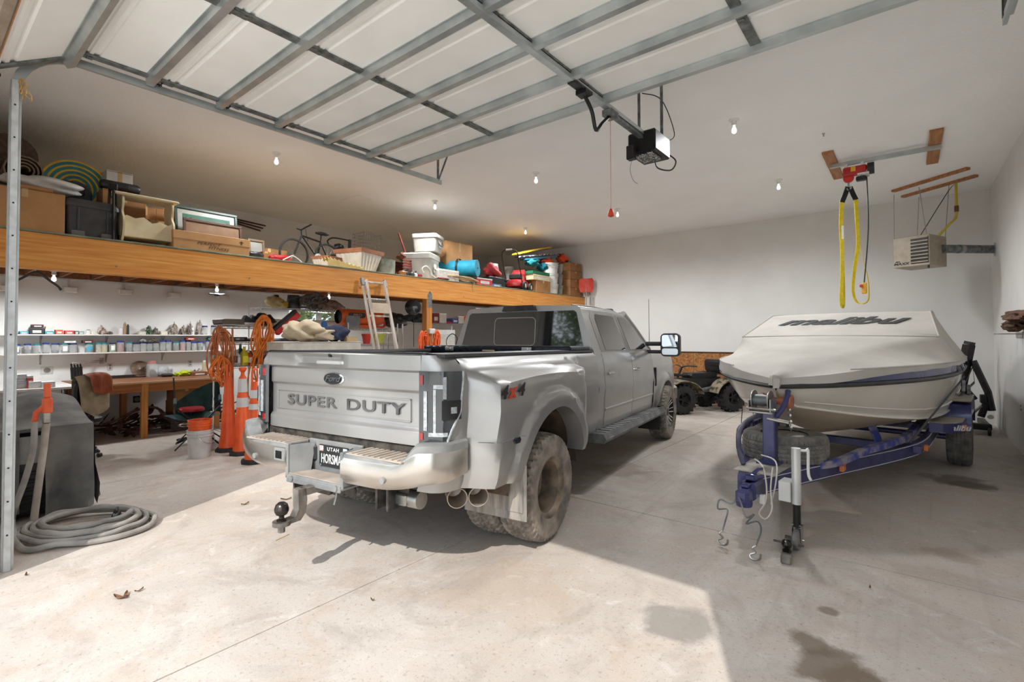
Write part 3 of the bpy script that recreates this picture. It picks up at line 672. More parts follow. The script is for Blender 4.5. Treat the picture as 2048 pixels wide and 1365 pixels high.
bmn.lathe([(0, .375), (.055, .375), (.055, .402), (0, .402)], 20, TR(0, -1.53, 0)).lathe([(0, .33), (.022, .33), (.022, .375), (0, .375)], 6, TR(0, -1.53, 0))
mt_ = tb(bmn, 'ball_mount', mat('worn_grey_steel', (108, 103, 98), (156, 150, 143), .45, .7, 9), ht)
tb(B().lathe([(0, .40), (.03, .40), (.03, .412), (.016, .418), (.016, .435), (.034, .445), (.044, .465), (.0445, .482), (.036, .508), (.02, .522), (0, .526)], 20, TR(0, -1.53, 0)), 'hitch_ball', mat('black_chrome', (44, 42, 40), (70, 66, 62), .25, .8), mt_)
tb(B().cyl((.6, -.98, .5), (.7, -.98, .5), .06, 14).box((.45, -1.05, .46), (.62, -.9, .54), .01), 'brake_connector', STEEL, ht)
# ---- exhaust
for x, y0 in ((.90, -.85), (1.0, -.745)):
    M = TR(x, y0, .52-RAKE*.8, rx=PI/2+.06, rz=PI/4)
    b = B().lathe([(.05, -.34), (.066, -.2), (.07, .0), (.064, .0), (.061, -.06), (.059, -.2), (.0, -.22)], 22, M); tb(b, 'exhaust_tip', mat('dusty_steel', (158, 142, 126), (190, 178, 164), .45, .6, 6))
tb(B().tube(smooth([(.72, -.55, .53), (.62, -.1, .66), (.6, .8, .55), (.5, 2.5, .5), (.45, 3.6, .5)], 6), .055, 12), 'exhaust_pipe', HM)
# ---- chassis
tb(B().box((-.82, -1.085, .60), (.82, -.98, .885), .01), 'sun_gap_filler', HM)  # added filler panel, stops sun leaking between tailgate and bumper
b = B()
for x in (-.42, .42): b.box((x-.04, -1.0, .58), (x+.04, 5.3, .74), .006)
for y in (-.6, .9, 2.4, 3.8, 4.9): b.box((-.42, y-.05, .6), (.42, y+.05, .7), .006)
ch = tb(b, 'chassis', HM)
b = B().cyl((-1.05, 0, .42), (1.05, 0, .42), .06, 12); b.lathe([(0, -.17), (.1, -.16), (.17, -.08), (.19, 0), (.17, .08), (.1, .16), (0, .17)], 18, TR(0, 0, .42, ry=PI/2)); b.build('rear_axle', HM, ch)
B().cyl((-.9, 4.47, .42), (.9, 4.47, .42), .05, 12).build('front_axle', HM, ch)
for sd in (-1, 1): rk(B().tube([(sd*.52, -.62, .62), (sd*.52, -.3, .52), (sd*.52, 0, .49), (sd*.52, .5, .52), (sd*.52, .9, .66)], .035, 6)).build('leaf_spring', HM, ch)
rk(B().cyl((.66, 1.1, .62), (.66, 2.6, .62), .17, 16)).build('fuel_tank', HM, ch)
# ---- wheels
def tire_mesh(R, wd, rim, seed, lug=.018, nblk=44, vee=.5):
    b = B(); n = nblk*4; rows = []
    prof = [(-.5, rim, 0), (-.52, rim+.04, 0), (-.56, rim+(R-rim)*.45, 0), (-.54, rim+(R-rim)*.75, 1), (-.49, R-.02, 2)]
    xs_ = [-.46, -.42, -.36, -.30, -.25, -.2, -.14, -.08, -.04, .0]
    full = [(a, r, k) for a, r, k in prof]+[(a, R-.018*abs(a*2)**3, 3) for a in xs_]+[(-a, R-.018*abs(a*2)**3, 3) for a in xs_[-2::-1]]+[(-a, r, k) for a, r, k in prof[::-1]]
    for a, r, k in full:
        ring = []
        for j in range(n):
            th = 2*PI*j/n; rr = r
            if k == 3:
                ph = (j+int((abs(a)*4+ (1 if a > 0 else 0))*1.7)) % 4
                groove = (round(abs(a), 2) in (.08, .25)) or (ph == 0)
                rr = r-lug if groove else r
            elif k == 2: rr = r-(lug*1.2 if (j//2) % 2 else 0)
            elif k == 1: rr = r
            x = a*wd*(1.0 + (0.02 if k == 1 and (j//2) % 2 else 0))
            ring.append((x, rr*math.cos(th), rr*math.sin(th)))
        rows.append(ring)
    b.rings(rows, cap=False); return b
tm = tire_mesh(.42, .26, .235, 1)
def wheel(x, y, side, front):
    b = B(); b.v = [(v[0], v[1], v[2]) for v in tm.v]; b.f = list(tm.f)
    o = b.build('front_wheel' if front else 'rear_wheel', TIRE, tk, 30, loc=(x, y, .418))
    o.rotation_euler = (rnd.uniform(0, 6), 0, 0)
    MR = TR(rz=0) @ Matrix.Rotation(side*PI/2, 4, 'Y')
    rimm = mat('dark_rim', (92, 84, 76), (160, 142, 122), .5, .4, 7)
    if front:
        B().lathe([(.235, -.13), (.222, -.12), (.215, -.02), (.226, .11), (.244, .128), (.23, .13), (.208, .10), (.195, .02), (.0, .0)], 32, MR).build('rim', BLACKM, o)
        for k in range(8):
            a = k*PI/4; d = Vector((math.cos(a), math.sin(a), 0)); q = Vector((-math.sin(a), math.cos(a), 0))
            for e in (-.024, .024):
                bb = B().tube([MR @ (d*.055+q*e*.7+Vector((0, 0, .07))), MR @ (d*.14+q*e+Vector((0, 0, .085))), MR @ (d*.215+q*e*1.4+Vector((0, 0, .118)))], [.010, .009, .010], 6); bb.build('spoke', CHROME, o)
        B().lathe([(.0, .1), (.05, .098), (.062, .08), (.066, .03), (0, .03)], 20, MR).build('hub_cap', BLACKM, o)
    else:
        B().lathe([(.235, -.13), (.222, -.12), (.205, .0), (.222, .11), (.242, .126), (.24, .131), (.225, .127), (.2, .10), (.185, -.05), (.15, -.09), (.085, -.095), (.08, -.06), (.055, -.03), (0, -.028)] if side*x > 0 and abs(x) > .9 else [(.235, -.13), (.2, 0), (.235, .13), (.15, .1), (0, .1)], 32, MR).build('rim', rimm, o)
        if abs(x) > .9:
            for k in range(8):
                a = k*PI/4; c = MR @ Vector((.115*math.cos(a), .115*math.sin(a), -.1)); c2 = MR @ Vector((.115*math.cos(a), .115*math.sin(a), -.06)); B().tube([c, c2], .012, 6).build('lug_nut', STEEL, o)
    return o
for sd in (1, -1):
    wheel(sd*1.055, 0, sd, False); wheel(sd*.745, 0, sd, False); wheel(sd*.96, 4.47, sd, True)
# ---- cab
CSIDE = [(.56, .93), (.62, .975), (.80, .992), (.98, 1.0), (1.06, 1.012), (1.12, 1.004), (1.30, .992), (1.40, .975), (1.44, .955)]
def gx(z): return .952-(z-1.44)*.36
RB, RT = 1.545, 1.60   # rear of the cab at the belt and at the roof
FT = 3.05              # roof ends, windscreen starts
def ring(y, roof, top=2.005):
    pts = []
    for z, x in CSIDE: pts.append((x, z))
    for k in range(1, 7): z = 1.44+(roof-1.44)*k/7; pts.append((gx(z), z))
    xr = gx(roof); 
    for k in range(0, 7): a = PI/2*k/6; pts.append((xr-.075+.075*math.cos(a), roof+(top-roof-.02)*math.sin(a)*.9))
    for k in range(1, 6): t = k/5; pts.append(((xr-.075)*(1-t), top-.022*(1-t)))
    r = [(x, y, z) for x, z in pts]; r = r+[(-x, yy, z) for x, yy, z in r[::-1][1:]]
    return r
def shift(r, f): return [(x, y+f(z), z) for x, y, z in r]
rear = lambda z: (RT-RB)*max(0, (z-1.44))/.55
cs = B()
R0 = shift(ring(RB, 1.93), rear); R1 = shift(ring(RB+.06, 1.93), rear)
st_ = [R0, R1, ring(2.2, 1.935, 2.015), ring(2.8, 1.93, 2.012), ring(3.2, 1.915, 1.995)]
cs.rings(st_, cap=False, closed=False)
n0 = len(R0)
# rear wall of the cab
half = n0//2
cs.grid([[R0[i] for i in range(half+1)], [R0[n0-1-i] for i in range(half+1)]])
cab = tb(cs, 'cab', SILVER, ang=38)
# lower side, cowl and front clip follow the belt
lo = B()
for sd in (1, -1):
    lo.grid([[(sd*x, y, z) for z, x in CSIDE] for y in (3.2, 3.5, 3.78)])
    lo.grid([[(sd*.955, 3.2, 1.44), (sd*gx(1.915), 3.2, 1.915)], [(sd*.955, 3.5, 1.44), (sd*.80, 3.42, 1.83)], [(sd*.955, 3.95, 1.44), (sd*.84, 3.85, 1.52)]])
lo.box((-.9, 1.6, .55), (.9, 3.9, .66), .02)
tb(lo, 'cab_side', SILVER, cab, ang=38)
# windscreen and its header
ws = B(); rows = []
for k in range(9):
    t = k/8; y = 3.2+t*.78; z = 1.985-.50*t-.05*t*t; hw = gx(1.915)-.05+t*.12
    rows.append([(hw*u, y+.10*(1-u*u), z) for u in [-1+.2*i for i in range(11)]])
ws.grid(rows); tb(ws, 'windscreen', TGLASS, cab)
for sd in (1, -1): tb(B().tube([(sd*(gx(1.915)-.03), 3.16, 1.965), (sd*.80, 3.55, 1.76), (sd*.88, 3.98, 1.46)], .045, 8), 'screen_pillar', SILVER, cab)
# bonnet
bn = B(); rows = []
for y, z, hw in ((3.9, 1.43, .9), (4.2, 1.45, .9), (4.8, 1.43, .88), (5.15, 1.39, .86), (5.32, 1.30, .84), (5.38, 1.15, .84)):
    rows.append([(hw*u, y, z-.03*abs(u)**3+.02*math.exp(-((abs(u)-.55)/.16)**2)) for u in [-1+.1*i for i in range(21)]])
bn.grid(rows); tb(bn, 'bonnet', SILVER, cab)
FC, FR = (4.47, .47), .50
def fxs(y, z):
    x = prof_at([(.5, .95), (.7, 1.0), (1.0, 1.015), (1.2, 1.0), (1.38, .955), (1.44, .88)], z); d = math.hypot(y-FC[0], z-FC[1]); x += .04*(1-sstep(.06, .14, d-FR)) if z > .5 else 0
    return x*(1-.07*sstep(5.05, 5.4, y))
for sd in (1, -1):
    ff = tb(arch_panel(sd, (3.79, 5.36, .5, 1.43), FC, FR, .56, fxs, .14), 'front_fender', SILVER, cab, ang=40)
    ring_ = [(FC[0]+(FR+.03)*math.cos(PI*k/16), FC[1]+(FR+.03)*math.sin(PI*k/16)) for k in range(17)]
    tb(B().grid([[(sd*x, y, z) for x in (.45, .95)] for y, z in ring_]), 'wheel_liner', BLACKP, ff)
    tb(B().box((sd*1.0, 3.86, .92), (sd*1.022, 3.93, 1.2), .01), 'fender_vent', BLACKP, ff)
    tb(B().box((sd*.72, 3.96, .26), (sd*1.05, 3.975, .62), .005), 'mud_flap', DARKR, ff)
    tb(B().box((sd*.62, 5.3, 1.0), (sd*.9, 5.40, 1.28), .03), 'headlamp', CLEAR, ff)
tb(B().box((-.6, 5.33, .86), (.6, 5.42, 1.28), .02), 'grille', BLACKP, cab)
for k in range(4): tb(B().box((-.58, 5.41, .92+.1*k), (.58, 5.44, .95+.1*k), .008), 'grille_bar', CHROME, cab)
tb(B().box((-.98, 5.30, .56), (.98, 5.52, .82), .04), 'front_bumper', DUSTCH)
# doors
def side_patch(y0, y1, z0, z1, off, tab, sd, ny=6, nz=12):
    zz = [z0+(z1-z0)*k/nz for k in range(nz+1)]; yy = [y0+(y1-y0)*k/ny for k in range(ny+1)]
    b = B(); f = [[(sd*(prof_at(tab, z)+off), y, z) for z in zz] for y in yy]
    b.grid(f); inn = lambda p: (p[0]-sd*.012, p[1], p[2])
    b.grid([f[0], [inn(p) for p in f[0]]]); b.grid([f[-1], [inn(p) for p in f[-1]]]); b.grid([[r[0] for r in f], [inn(r[0]) for r in f]]); b.grid([[r[-1] for r in f], [inn(r[-1]) for r in f]])
    return b
def gpoly(pts, off, sd, thick=.006):
    """polygon (y, z) lying on the sloping greenhouse side"""
    b = B(); o = [(sd*(gx(z)+off), y, z) for y, z in pts]; i = [(sd*(gx(z)+off-thick-.004), y, z) for y, z in pts]; n = len(pts)
    b.v = o+i; b.f = [tuple(range(n)), tuple(range(n, 2*n))[::-1]]+[(k, (k+1) % n, n+(k+1) % n, n+k) for k in range(n)]
    return b
for sd in (1, -1):
    for nm, y0, y1, fr, gl in (('rear_door', 1.74, 2.772, [(1.78, 1.455), (2.765, 1.45), (2.70, 1.90), (2.6, 1.925), (1.86, 1.925), (1.78, 1.86)], [(1.93, 1.475), (2.67, 1.475), (2.62, 1.885), (2.56, 1.9), (1.99, 1.9), (1.93, 1.85)]),
                               ('front_door', 2.78, 3.775, [(2.785, 1.45), (3.80, 1.45), (3.60, 1.62), (3.24, 1.88), (3.10, 1.92), (2.72, 1.925)], [(2.86, 1.475), (3.70, 1.475), (3.52, 1.61), (3.2, 1.85), (3.08, 1.895), (2.80, 1.9)])):
        d = tb(side_patch(y0, y1, .64, 1.435, .006, CSIDE, sd), nm, SILVER, None, ang=45)
        tb(gpoly(fr, .004, sd), 'window_frame', mat('frame_grey', (120, 116, 112), (138, 134, 130), .4, .3), d); tb(gpoly(gl, .009, sd), 'window_glass', TGLASS, d)
        hy = y0+.09
        tb(B().box((sd*1.0, hy, 1.20), (sd*1.035, hy+.17, 1.232), .012), 'door_handle', CHROME, d)
        tb(B().lathe([(0, 0), (.05, 0), (.045, .004), (0, .004)], 16, TR(sd*.998, hy+.06, 1.21, ry=sd*PI/2)), 'handle_cup', DGREY, d)
        tb(B().box((sd*.985, y0+.01, .80), (sd*1.008, y1-.01, .83), .006), 'side_moulding', SILVER, d)
    # step bar
    rb = tb(B().prism([(sd*.92, .50), (sd*1.10, .50), (sd*1.13, .54), (sd*1.10, .60), (sd*.92, .60)], 1.42, 4.0, 'y'), 'running_board', mat('board_grey', (92, 94, 96), (122, 122, 121), .55, .2, 6))
    for k in range(18): tb(B().box((sd*.95, 1.52+.135*k, .60), (sd*1.09, 1.6+.135*k, .607), .003), 'tread_bar', DGREY, rb)
    for y in (1.7, 2.7, 3.7): tb(B().box((sd*.45, y-.03, .54), (sd*.95, y+.03, .57), .006), 'board_bracket', HM, rb)
    text('board_lettering', 'RCB', .045, TR(sd*1.122, 1.62, .535-RAKE*1.6, rx=PI/2+.35, rz=sd*PI/2), PW, rb, .001, 1.2)
    # mirror
    mr = tb(B().box((sd*.93, 3.64, 1.41), (sd*1.16, 3.70, 1.46), .015).box((sd*.93, 3.64, 1.52), (sd*1.16, 3.70, 1.58), .015), 'door_mirror', BLACKP)
    hs = B(); sec = [(x+.0, z) for x, z in rrect(.27, .33, .06, 4)]
    hs.rings([[(sd*(1.29+x*s_), y, 1.535+z*s_) for x, z in sec] for y, s_ in ((3.60, .97), (3.62, 1.), (3.70, .98), (3.76, .8), (3.79, .45))]); tb(hs, 'mirror_shell', BLACKP, mr)
    mg = mat('mirror_glass', (210, 214, 216), None, .02, 1.)
    tb(B().prism([(sd*1.29+x, 1.59+z) for x, z in rrect(.22, .17, .03)], 3.594, 3.600, 'y'), 'mirror_glass', mg, mr); tb(B().prism([(sd*1.29+x, 1.44+z) for x, z in rrect(.22, .09, .03)], 3.594, 3.600, 'y'), 'spotter_glass', mg, mr)
    tb(B().box((sd*1.40, 3.66, 1.46), (sd*1.425, 3.72, 1.50), .006), 'mirror_lamp', CLEAR, mr)
# rear window
rw = []
sl2 = lambda z: RB+rear(z)-.006
po = [(-.80, 1.47), (.80, 1.47), (.83, 1.50), (.73, 1.90), (.70, 1.925), (-.70, 1.925), (-.73, 1.90), (-.83, 1.50)]
def rpoly(pts, off, th=.006):
    b = B(); n = len(pts); b.v = [(x, sl2(z)-off, z) for x, z in pts]+[(x, sl2(z)-off+th, z) for x, z in pts]
    b.f = [tuple(range(n)), tuple(range(n, 2*n))[::-1]]+[(k, (k+1) % n, n+(k+1) % n, n+k) for k in range(n)]; return b
rwo = tb(rpoly(po, .0), 'rear_window', TGLASS, cab)
for pts in ([(x-.06, 1.69+z) for x, z in rrect(.56, .33, .05, 4)],):
    b = B(); P3 = [(x, sl2(z)-.003, z) for x, z in pts]; b.tube(P3+[P3[0]], .006, 6); tb(b, 'slider_frame', mat('slider_grey', (176, 164, 150), None, .4, .4), rwo)
b = B().prism([(-.23, 1.935), (.23, 1.935), (.2, 2.0), (-.2, 2.0)], RT-.05, RT+.04, 'y'); tb(b, 'brake_lamp', mat('brake_lamp_smoke', (34, 34, 36), (60, 58, 58), .2, 0, 8), cab)
for x in (-.55, 0, .55): tb(B().box((x-.09, 3.0, 1.995), (x+.09, 3.12, 2.035), .016), 'clearance_lamp', BLACKP, cab)
for x in (-.66, .66): tb(B().tube([(x, RT+.02, 1.985), (x, 2.2, 2.008), (x, 3.1, 1.99)], .012, 6), 'roof_ditch', DGREY, cab)
tb(B().cyl((.86, 4.12, 1.40), (.86, 4.11, 2.24), .005, 8, .003).lathe([(0, 0), (.02, 0), (.012, .04), (0, .04)], 12, TR(.86, 4.12, 1.42)), 'antenna', BLACKM)
# ---- tool box in the bed: its own thing
tbx = thing('truck_tool_box', 'black diamond plate tool box across the truck bed behind the cab', 'tool box', (TX, TY, 0), TYAW)
DPL = bpy.data.materials.new('diamond_plate'); DPL.use_nodes = True
_n = DPL.node_tree.nodes; _l = DPL.node_tree.links; _b = _n['Principled BSDF']; _b.inputs['Base Color'].default_value = lin((40, 44, 52)); _b.inputs['Metallic'].default_value = .75; _b.inputs['Roughness'].default_value = .3
_tc = _n.new('ShaderNodeTexCoord'); _mp = _n.new('ShaderNodeMapping'); _mp.inputs['Rotation'].default_value = (0, 0, .785); _mp.inputs['Scale'].default_value = (1, 3.2, 1)
_v = _n.new('ShaderNodeTexVoronoi'); _v.inputs['Scale'].default_value = 15; _v.inputs['Randomness'].default_value = 0
_bp = _n.new('ShaderNodeBump'); _bp.inputs['Strength'].default_value = .8; _bp.inputs['Distance'].default_value = .01; _bp.invert = True
_l.new(_tc.outputs['Object'], _mp.inputs[0]); _l.new(_mp.outputs[0], _v.inputs[0]); _l.new(_v.outputs[0], _bp.inputs['Height']); _l.new(_bp.outputs[0], _b.inputs['Normal'])
def tt(b, n, m, p=tbx): return tb(b, n, m, p)
tt(B().box((-.74, .98, .96), (.74, 1.44, 1.44), .01), 'box_body', DPL)
lid = tt(B().box((-.94, .94, 1.478), (.94, 1.455, 1.525), .012).box((-.9, .945, 1.45), (.9, .96, 1.50), .003), 'lid', DPL)
for x in (-.55, .45): tt(B().box((x-.06, .925, 1.462), (x+.06, .94, 1.512), .006).lathe([(0, 0), (.02, 0), (.02, .006), (0, .006)], 14, TR(x, .925, 1.487, rx=PI/2)), 'latch', CHROME, lid)
tt(B().box((-.1, .93, 1.464), (.06, .942, 1.48), .003), 'maker_plate', pm((196, 180, 140), .4, .5), lid)
# ================================================================== boat on its trailer
BA = math.atan2(.46, 4.3)          # the trailer's axis leans a little to the right wall
BO = (-.947, 5.0)                  # under the bow
ROTB = -BA                          # local: x right, y aft, z up
HULL = mat('gelcoat', (214, 206, 192), (226, 220, 210), .22, 0, 1.2, coat=.4)
HULLB = mat('hull_bottom', (188, 170, 146), (204, 188, 164), .35, 0, 1.5)
CANV = mat('boat_canvas', (176, 170, 163), (190, 184, 177), .85, 0, 2.2, .12, 9)
BLUE = mat('trailer_blue', (34, 38, 92), (66, 68, 118), .3, .25, 5, coat=.5)
BLUEW = mat('worn_blue', (50, 62, 140), (140, 134, 140), .55, .2, 9, detail=6, lo=.42, hi=.6)
NAVY = mat('navy_gelcoat', (38, 40, 92), (50, 52, 108), .25, 0, 3, coat=.5)
STRAPM = mat('dark_strap', (58, 60, 62), (78, 79, 80), .8, 0, 30)
bt = thing('motor_boat', 'white runabout boat with navy stripe under a grey canvas cover', 'boat', (BO[0], BO[1], 0), ROTB)
tr = thing('boat_trailer', 'dark blue boat trailer with winch post and spare wheel on the tongue', 'trailer', (BO[0], BO[1], 0), ROTB)
def bl(tab, s):
    for (a, x), (b_, y) in zip(tab, tab[1:]):
        if s <= b_: t = max(0, (s-a)/(b_-a)); return x+(y-x)*t
    return tab[-1][1]
def cr(tab, s):
    P = smooth([(a, x, 0) for a, x in tab], 10); return bl([(p.x, p.y) for p in P], s)
GW = [(0, .02), (.12, .22), (.4, .52), (.8, .78), (1.3, .98), (2., 1.10), (3., 1.11), (4.5, 1.07), (5.9, 1.0)]
GZ = [(0, 1.155), (.8, 1.19), (2., 1.21), (3.5, 1.20), (5.9, 1.15)]
CW = [(0, .005), (.3, .10), (.6, .33), (1., .58), (1.6, .82), (2.4, .95), (3.5, .98), (5.9, .95)]
CZ = [(0, 1.0), (.4, .93), (.8, .86), (1.4, .79), (2.4, .73), (5.9, .69)]
KZ = [(0, 1.12), (.1, 1.03), (.4, .86), (.8, .70), (1.2, .58), (1.7, .51), (2.5, .48), (5.9, .48)]
ss = [0, .03, .08, .15, .25, .4, .6, .8, 1., 1.3, 1.6, 2., 2.5, 3., 3.6, 4.2, 4.8, 5.4, 5.9]
def hemz(s): return cr(GZ, s)+bl([(0, -.012), (.12, 0), (.3, .03), (.7, .075), (1.2, .09), (3., .095), (4.6, .08), (5.2, .03), (5.95, -.06)], s)
up, dn = B(), B(); ru, rdn, rr = [], [], []
for s in ss:
    g, gz, c, cz, kz = cr(GW, s), cr(GZ, s), cr(CW, s), cr(CZ, s), cr(KZ, s); cz = max(cz, kz+.005); c = min(c, g)
    def row(sd): 
        o = []
        for k in range(7): t = k/6; o.append((sd*(c+(g-c)*(t**.75 if s < 2 else t**.85)), s, cz+(gz-cz)*t))
        return o
    L, R_ = row(-1), row(1)
    ru.append(L[::-1]); rr.append(R_)
    bot = [(-c, s, cz)]+[(-c*(1-k/4)*1., s, cz+(kz-cz)*((k/4)**.9)-.01*math.sin(PI*k/4)) for k in (1, 2, 3)]+[(0, s, kz)]
    bot = bot+[(-x, y, z) for x, y, z in bot[::-1][1:]]; rdn.append(bot)
hb = B(); hb.grid(ru); hb.grid(rr); hb.grid([ru[-1][::-1], [(-p[0], p[1], p[2]) for p in ru[-1][::-1]]])
hull = fixn(hb.build('hull', HULL, bt, 30)); fixn(B().grid(rdn).build('hull_bottom', HULLB, hull, 40))
for sd in (1, -1):
    # rub rail, navy band above it, spray chine
    fixn(B().tube([(sd*(cr(GW, s)+.012), s-.012*(s < .1), cr(GZ, s)) for s in ss], .022, 8).build('rub_rail', mat('rub_rail_black', (44, 43, 42), (60, 58, 56), .5), hull))
    if sd > 0: fixn(B().grid([[(sd*(cr(GW, s)+.004-.002*k), s, cr(GZ, s)+.012+(hemz(s)+.012-cr(GZ, s)-.012)*k/3) for k in range(4)] for s in ss[4:]]).build('navy_band', NAVY, hull))
    fixn(B().tube([(sd*(min(cr(CW, s), cr(GW, s))+.012), s, max(cr(CZ, s), cr(KZ, s)+.005)) for s in ss[3:]], .016, 6).build('chine_strake', HULL, hull))
    fixn(B().tube([(sd*(cr(CW, s)+(cr(GW, s)-cr(CW, s))*.28+.004), s, cr(CZ, s)+(cr(GZ, s)-cr(CZ, s))*.22) for s in ss[4:]], .010, 6).build('strake', HULL, hull))
def hp(s, t, sd=1, off=.004): # point on the topsides
    g, gz, c, cz = cr(GW, s), cr(GZ, s), cr(CW, s), cr(CZ, s); return Vector((sd*(c+(g-c)*t**.85+off), s, cz+(gz-cz)*t))
def on_hull(b_, s, t, size, m, sx=1., sd=1, off=.008, tilt=0, band=False):
    if band: p = Vector((sd*(cr(GW, s)+.0), s, cr(GZ, s)+.045)); a = Vector((sd*(cr(GW, s+.2)), s+.2, cr(GZ, s+.2)+.045)); q = Vector((sd*(cr(GW, s)-.02), s, cr(GZ, s)+.10))
    else: p = hp(s, t, sd); a = hp(s+.2, t, sd); q = hp(s, min(1, t+.2), sd)
    ex = (a-p).normalized()*sd; ey = (q-p); ey = (ey-ex*ey.dot(ex)).normalized(); ez = ex.cross(ey); p = p+ez*off
    M = Matrix(((ex.x, ey.x, ez.x, p.x), (ex.y, ey.y, ez.y, p.y), (ex.z, ey.z, ez.z, p.z), (0, 0, 0, 1)))
    return M
text('registration_number', 'UT 4253 WW', .10, on_hull('', 2.5, 0, 0, None, band=True, off=.012), mat('grey_number', (96, 98, 118), None, .5), hull, .001, 1.6, .2, .002)
M_ = on_hull('', 3.25, 0, 0, None, band=True, off=.01)
B().box((-.06, -.035, 0), (.0, .035, .003), M=M_).build('registration_sticker', mat('stk_w', (226, 228, 230), None, .5), hull); B().box((.005, -.035, 0), (.09, .035, .003), M=M_).build('year_sticker', mat('stk_b', (52, 140, 196), None, .5), hull)
text('side_logo', 'malibu', .30, on_hull('', 5.25, .62, 0, None, off=.012), mat('logo_dark', (70, 62, 58), None, .6), hull, .001, 1.2, .4, .004)
# --- canvas cover
def top(s):  return bl([(0, 1.25), (.25, 1.29), (1.95, 1.60), (2.75, 1.895), (3.1, 1.915), (3.8, 1.86), (5.0, 1.62), (5.95, 1.30)], s)
def topw(s): return bl([(0, .03), (.6, .18), (1.3, .45), (1.95, .99), (2.75, .86), (3.4, .84), (5.0, .78), (5.95, .7)], s)
rows = []; sc = [-.06, -.02, .05, .12, .22, .35, .5, .7, .9, 1.1, 1.3, 1.5, 1.7, 1.85, 1.93, 1.97, 2.05, 2.2, 2.4, 2.6, 2.7, 2.75, 2.82, 3., 3.2, 3.5, 3.8, 4.2, 4.6, 5., 5.4, 5.8, 5.95, 6.0]
for s in sc:
    q = max(0, min(5.9, s)); g = cr(GW, q)+.03; tz = top(max(0, s)); tw_ = min(topw(max(0, s)), g*.94); hz = hemz(q); gz_ = cr(GZ, q)+.135
    if s > 5.9: tz = min(tz, 1.3)
    gz_ = min(gz_, tz-.02)
    def wr(k): return .006*math.sin(k*7.3+s*23)+.004*math.sin(s*61+k*3)
    r = []
    for k in range(4): t = k/3; r.append((g+.012*math.sin(s*47)*(1-t)+wr(k)*.6, hz+(gz_-hz)*t))
    for k in range(1, 9):
        t = k/9; sag = -.02*math.sin(PI*t); r.append((g+(tw_-g)*t, gz_+(tz-gz_)*t**.92+sag+wr(k)*.5*math.sin(PI*t)))
    for k in range(0, 6): t = k/5; r.append((tw_*(1-t), tz+.012*math.sin(PI/2*t)))
    lft = [(x, z if k > 3 else cr(GZ, q)+.012+(gz_-cr(GZ, q)-.012)*k/3) for k, (x, z) in enumerate(r)]
    rows.append([(x, s, z) for x, z in r]+[(-x, s, z) for x, z in lft[::-1][1:]])
rows.insert(0, [(x*.02, -.085, z-.004) for x, y, z in rows[0]])
cv = B().grid(rows); cv.grid([rows[-1][:len(rows[-1])//2+1], rows[-1][::-1][:len(rows[-1])//2+1]]); cover = fixn(cv.build('canvas_cover', CANV, bt, 60))
# windscreen fold and seams
fixn(B().tube([(topw(1.95)*u, 1.95-.02*abs(u), top(1.95)+.012*math.cos(u*1.5)+.002) for u in [-1+.1*k for k in range(21)]], .008, 6).build('seam', CANV, cover))
for sd in (1, -1):
    fixn(B().tube([(sd*topw(s), s, top(s)+.003) for s in [1.95+.1*k for k in range(40)]], .007, 6).build('seam', CANV, cover))
    fixn(B().tube([(sd*(cr(GW, min(5.9, s))+.03), s, cr(GZ, min(5.9, s))+.138) for s in [.35+.2*k for k in range(28)]], .008, 6).build('edge_cord', CANV, cover))
sy, sz = (1.895-1.60), (2.75-1.95)
text('cover_lettering', 'malibu', .36, TR(-.03, 2.44, 1.60+(2.44-1.95)*sy/sz+.016, rx=math.atan2(sy, sz)), mat('print_black', (42, 42, 43), (60, 60, 60), .8), cover, .002, 1.35, .5, .012)
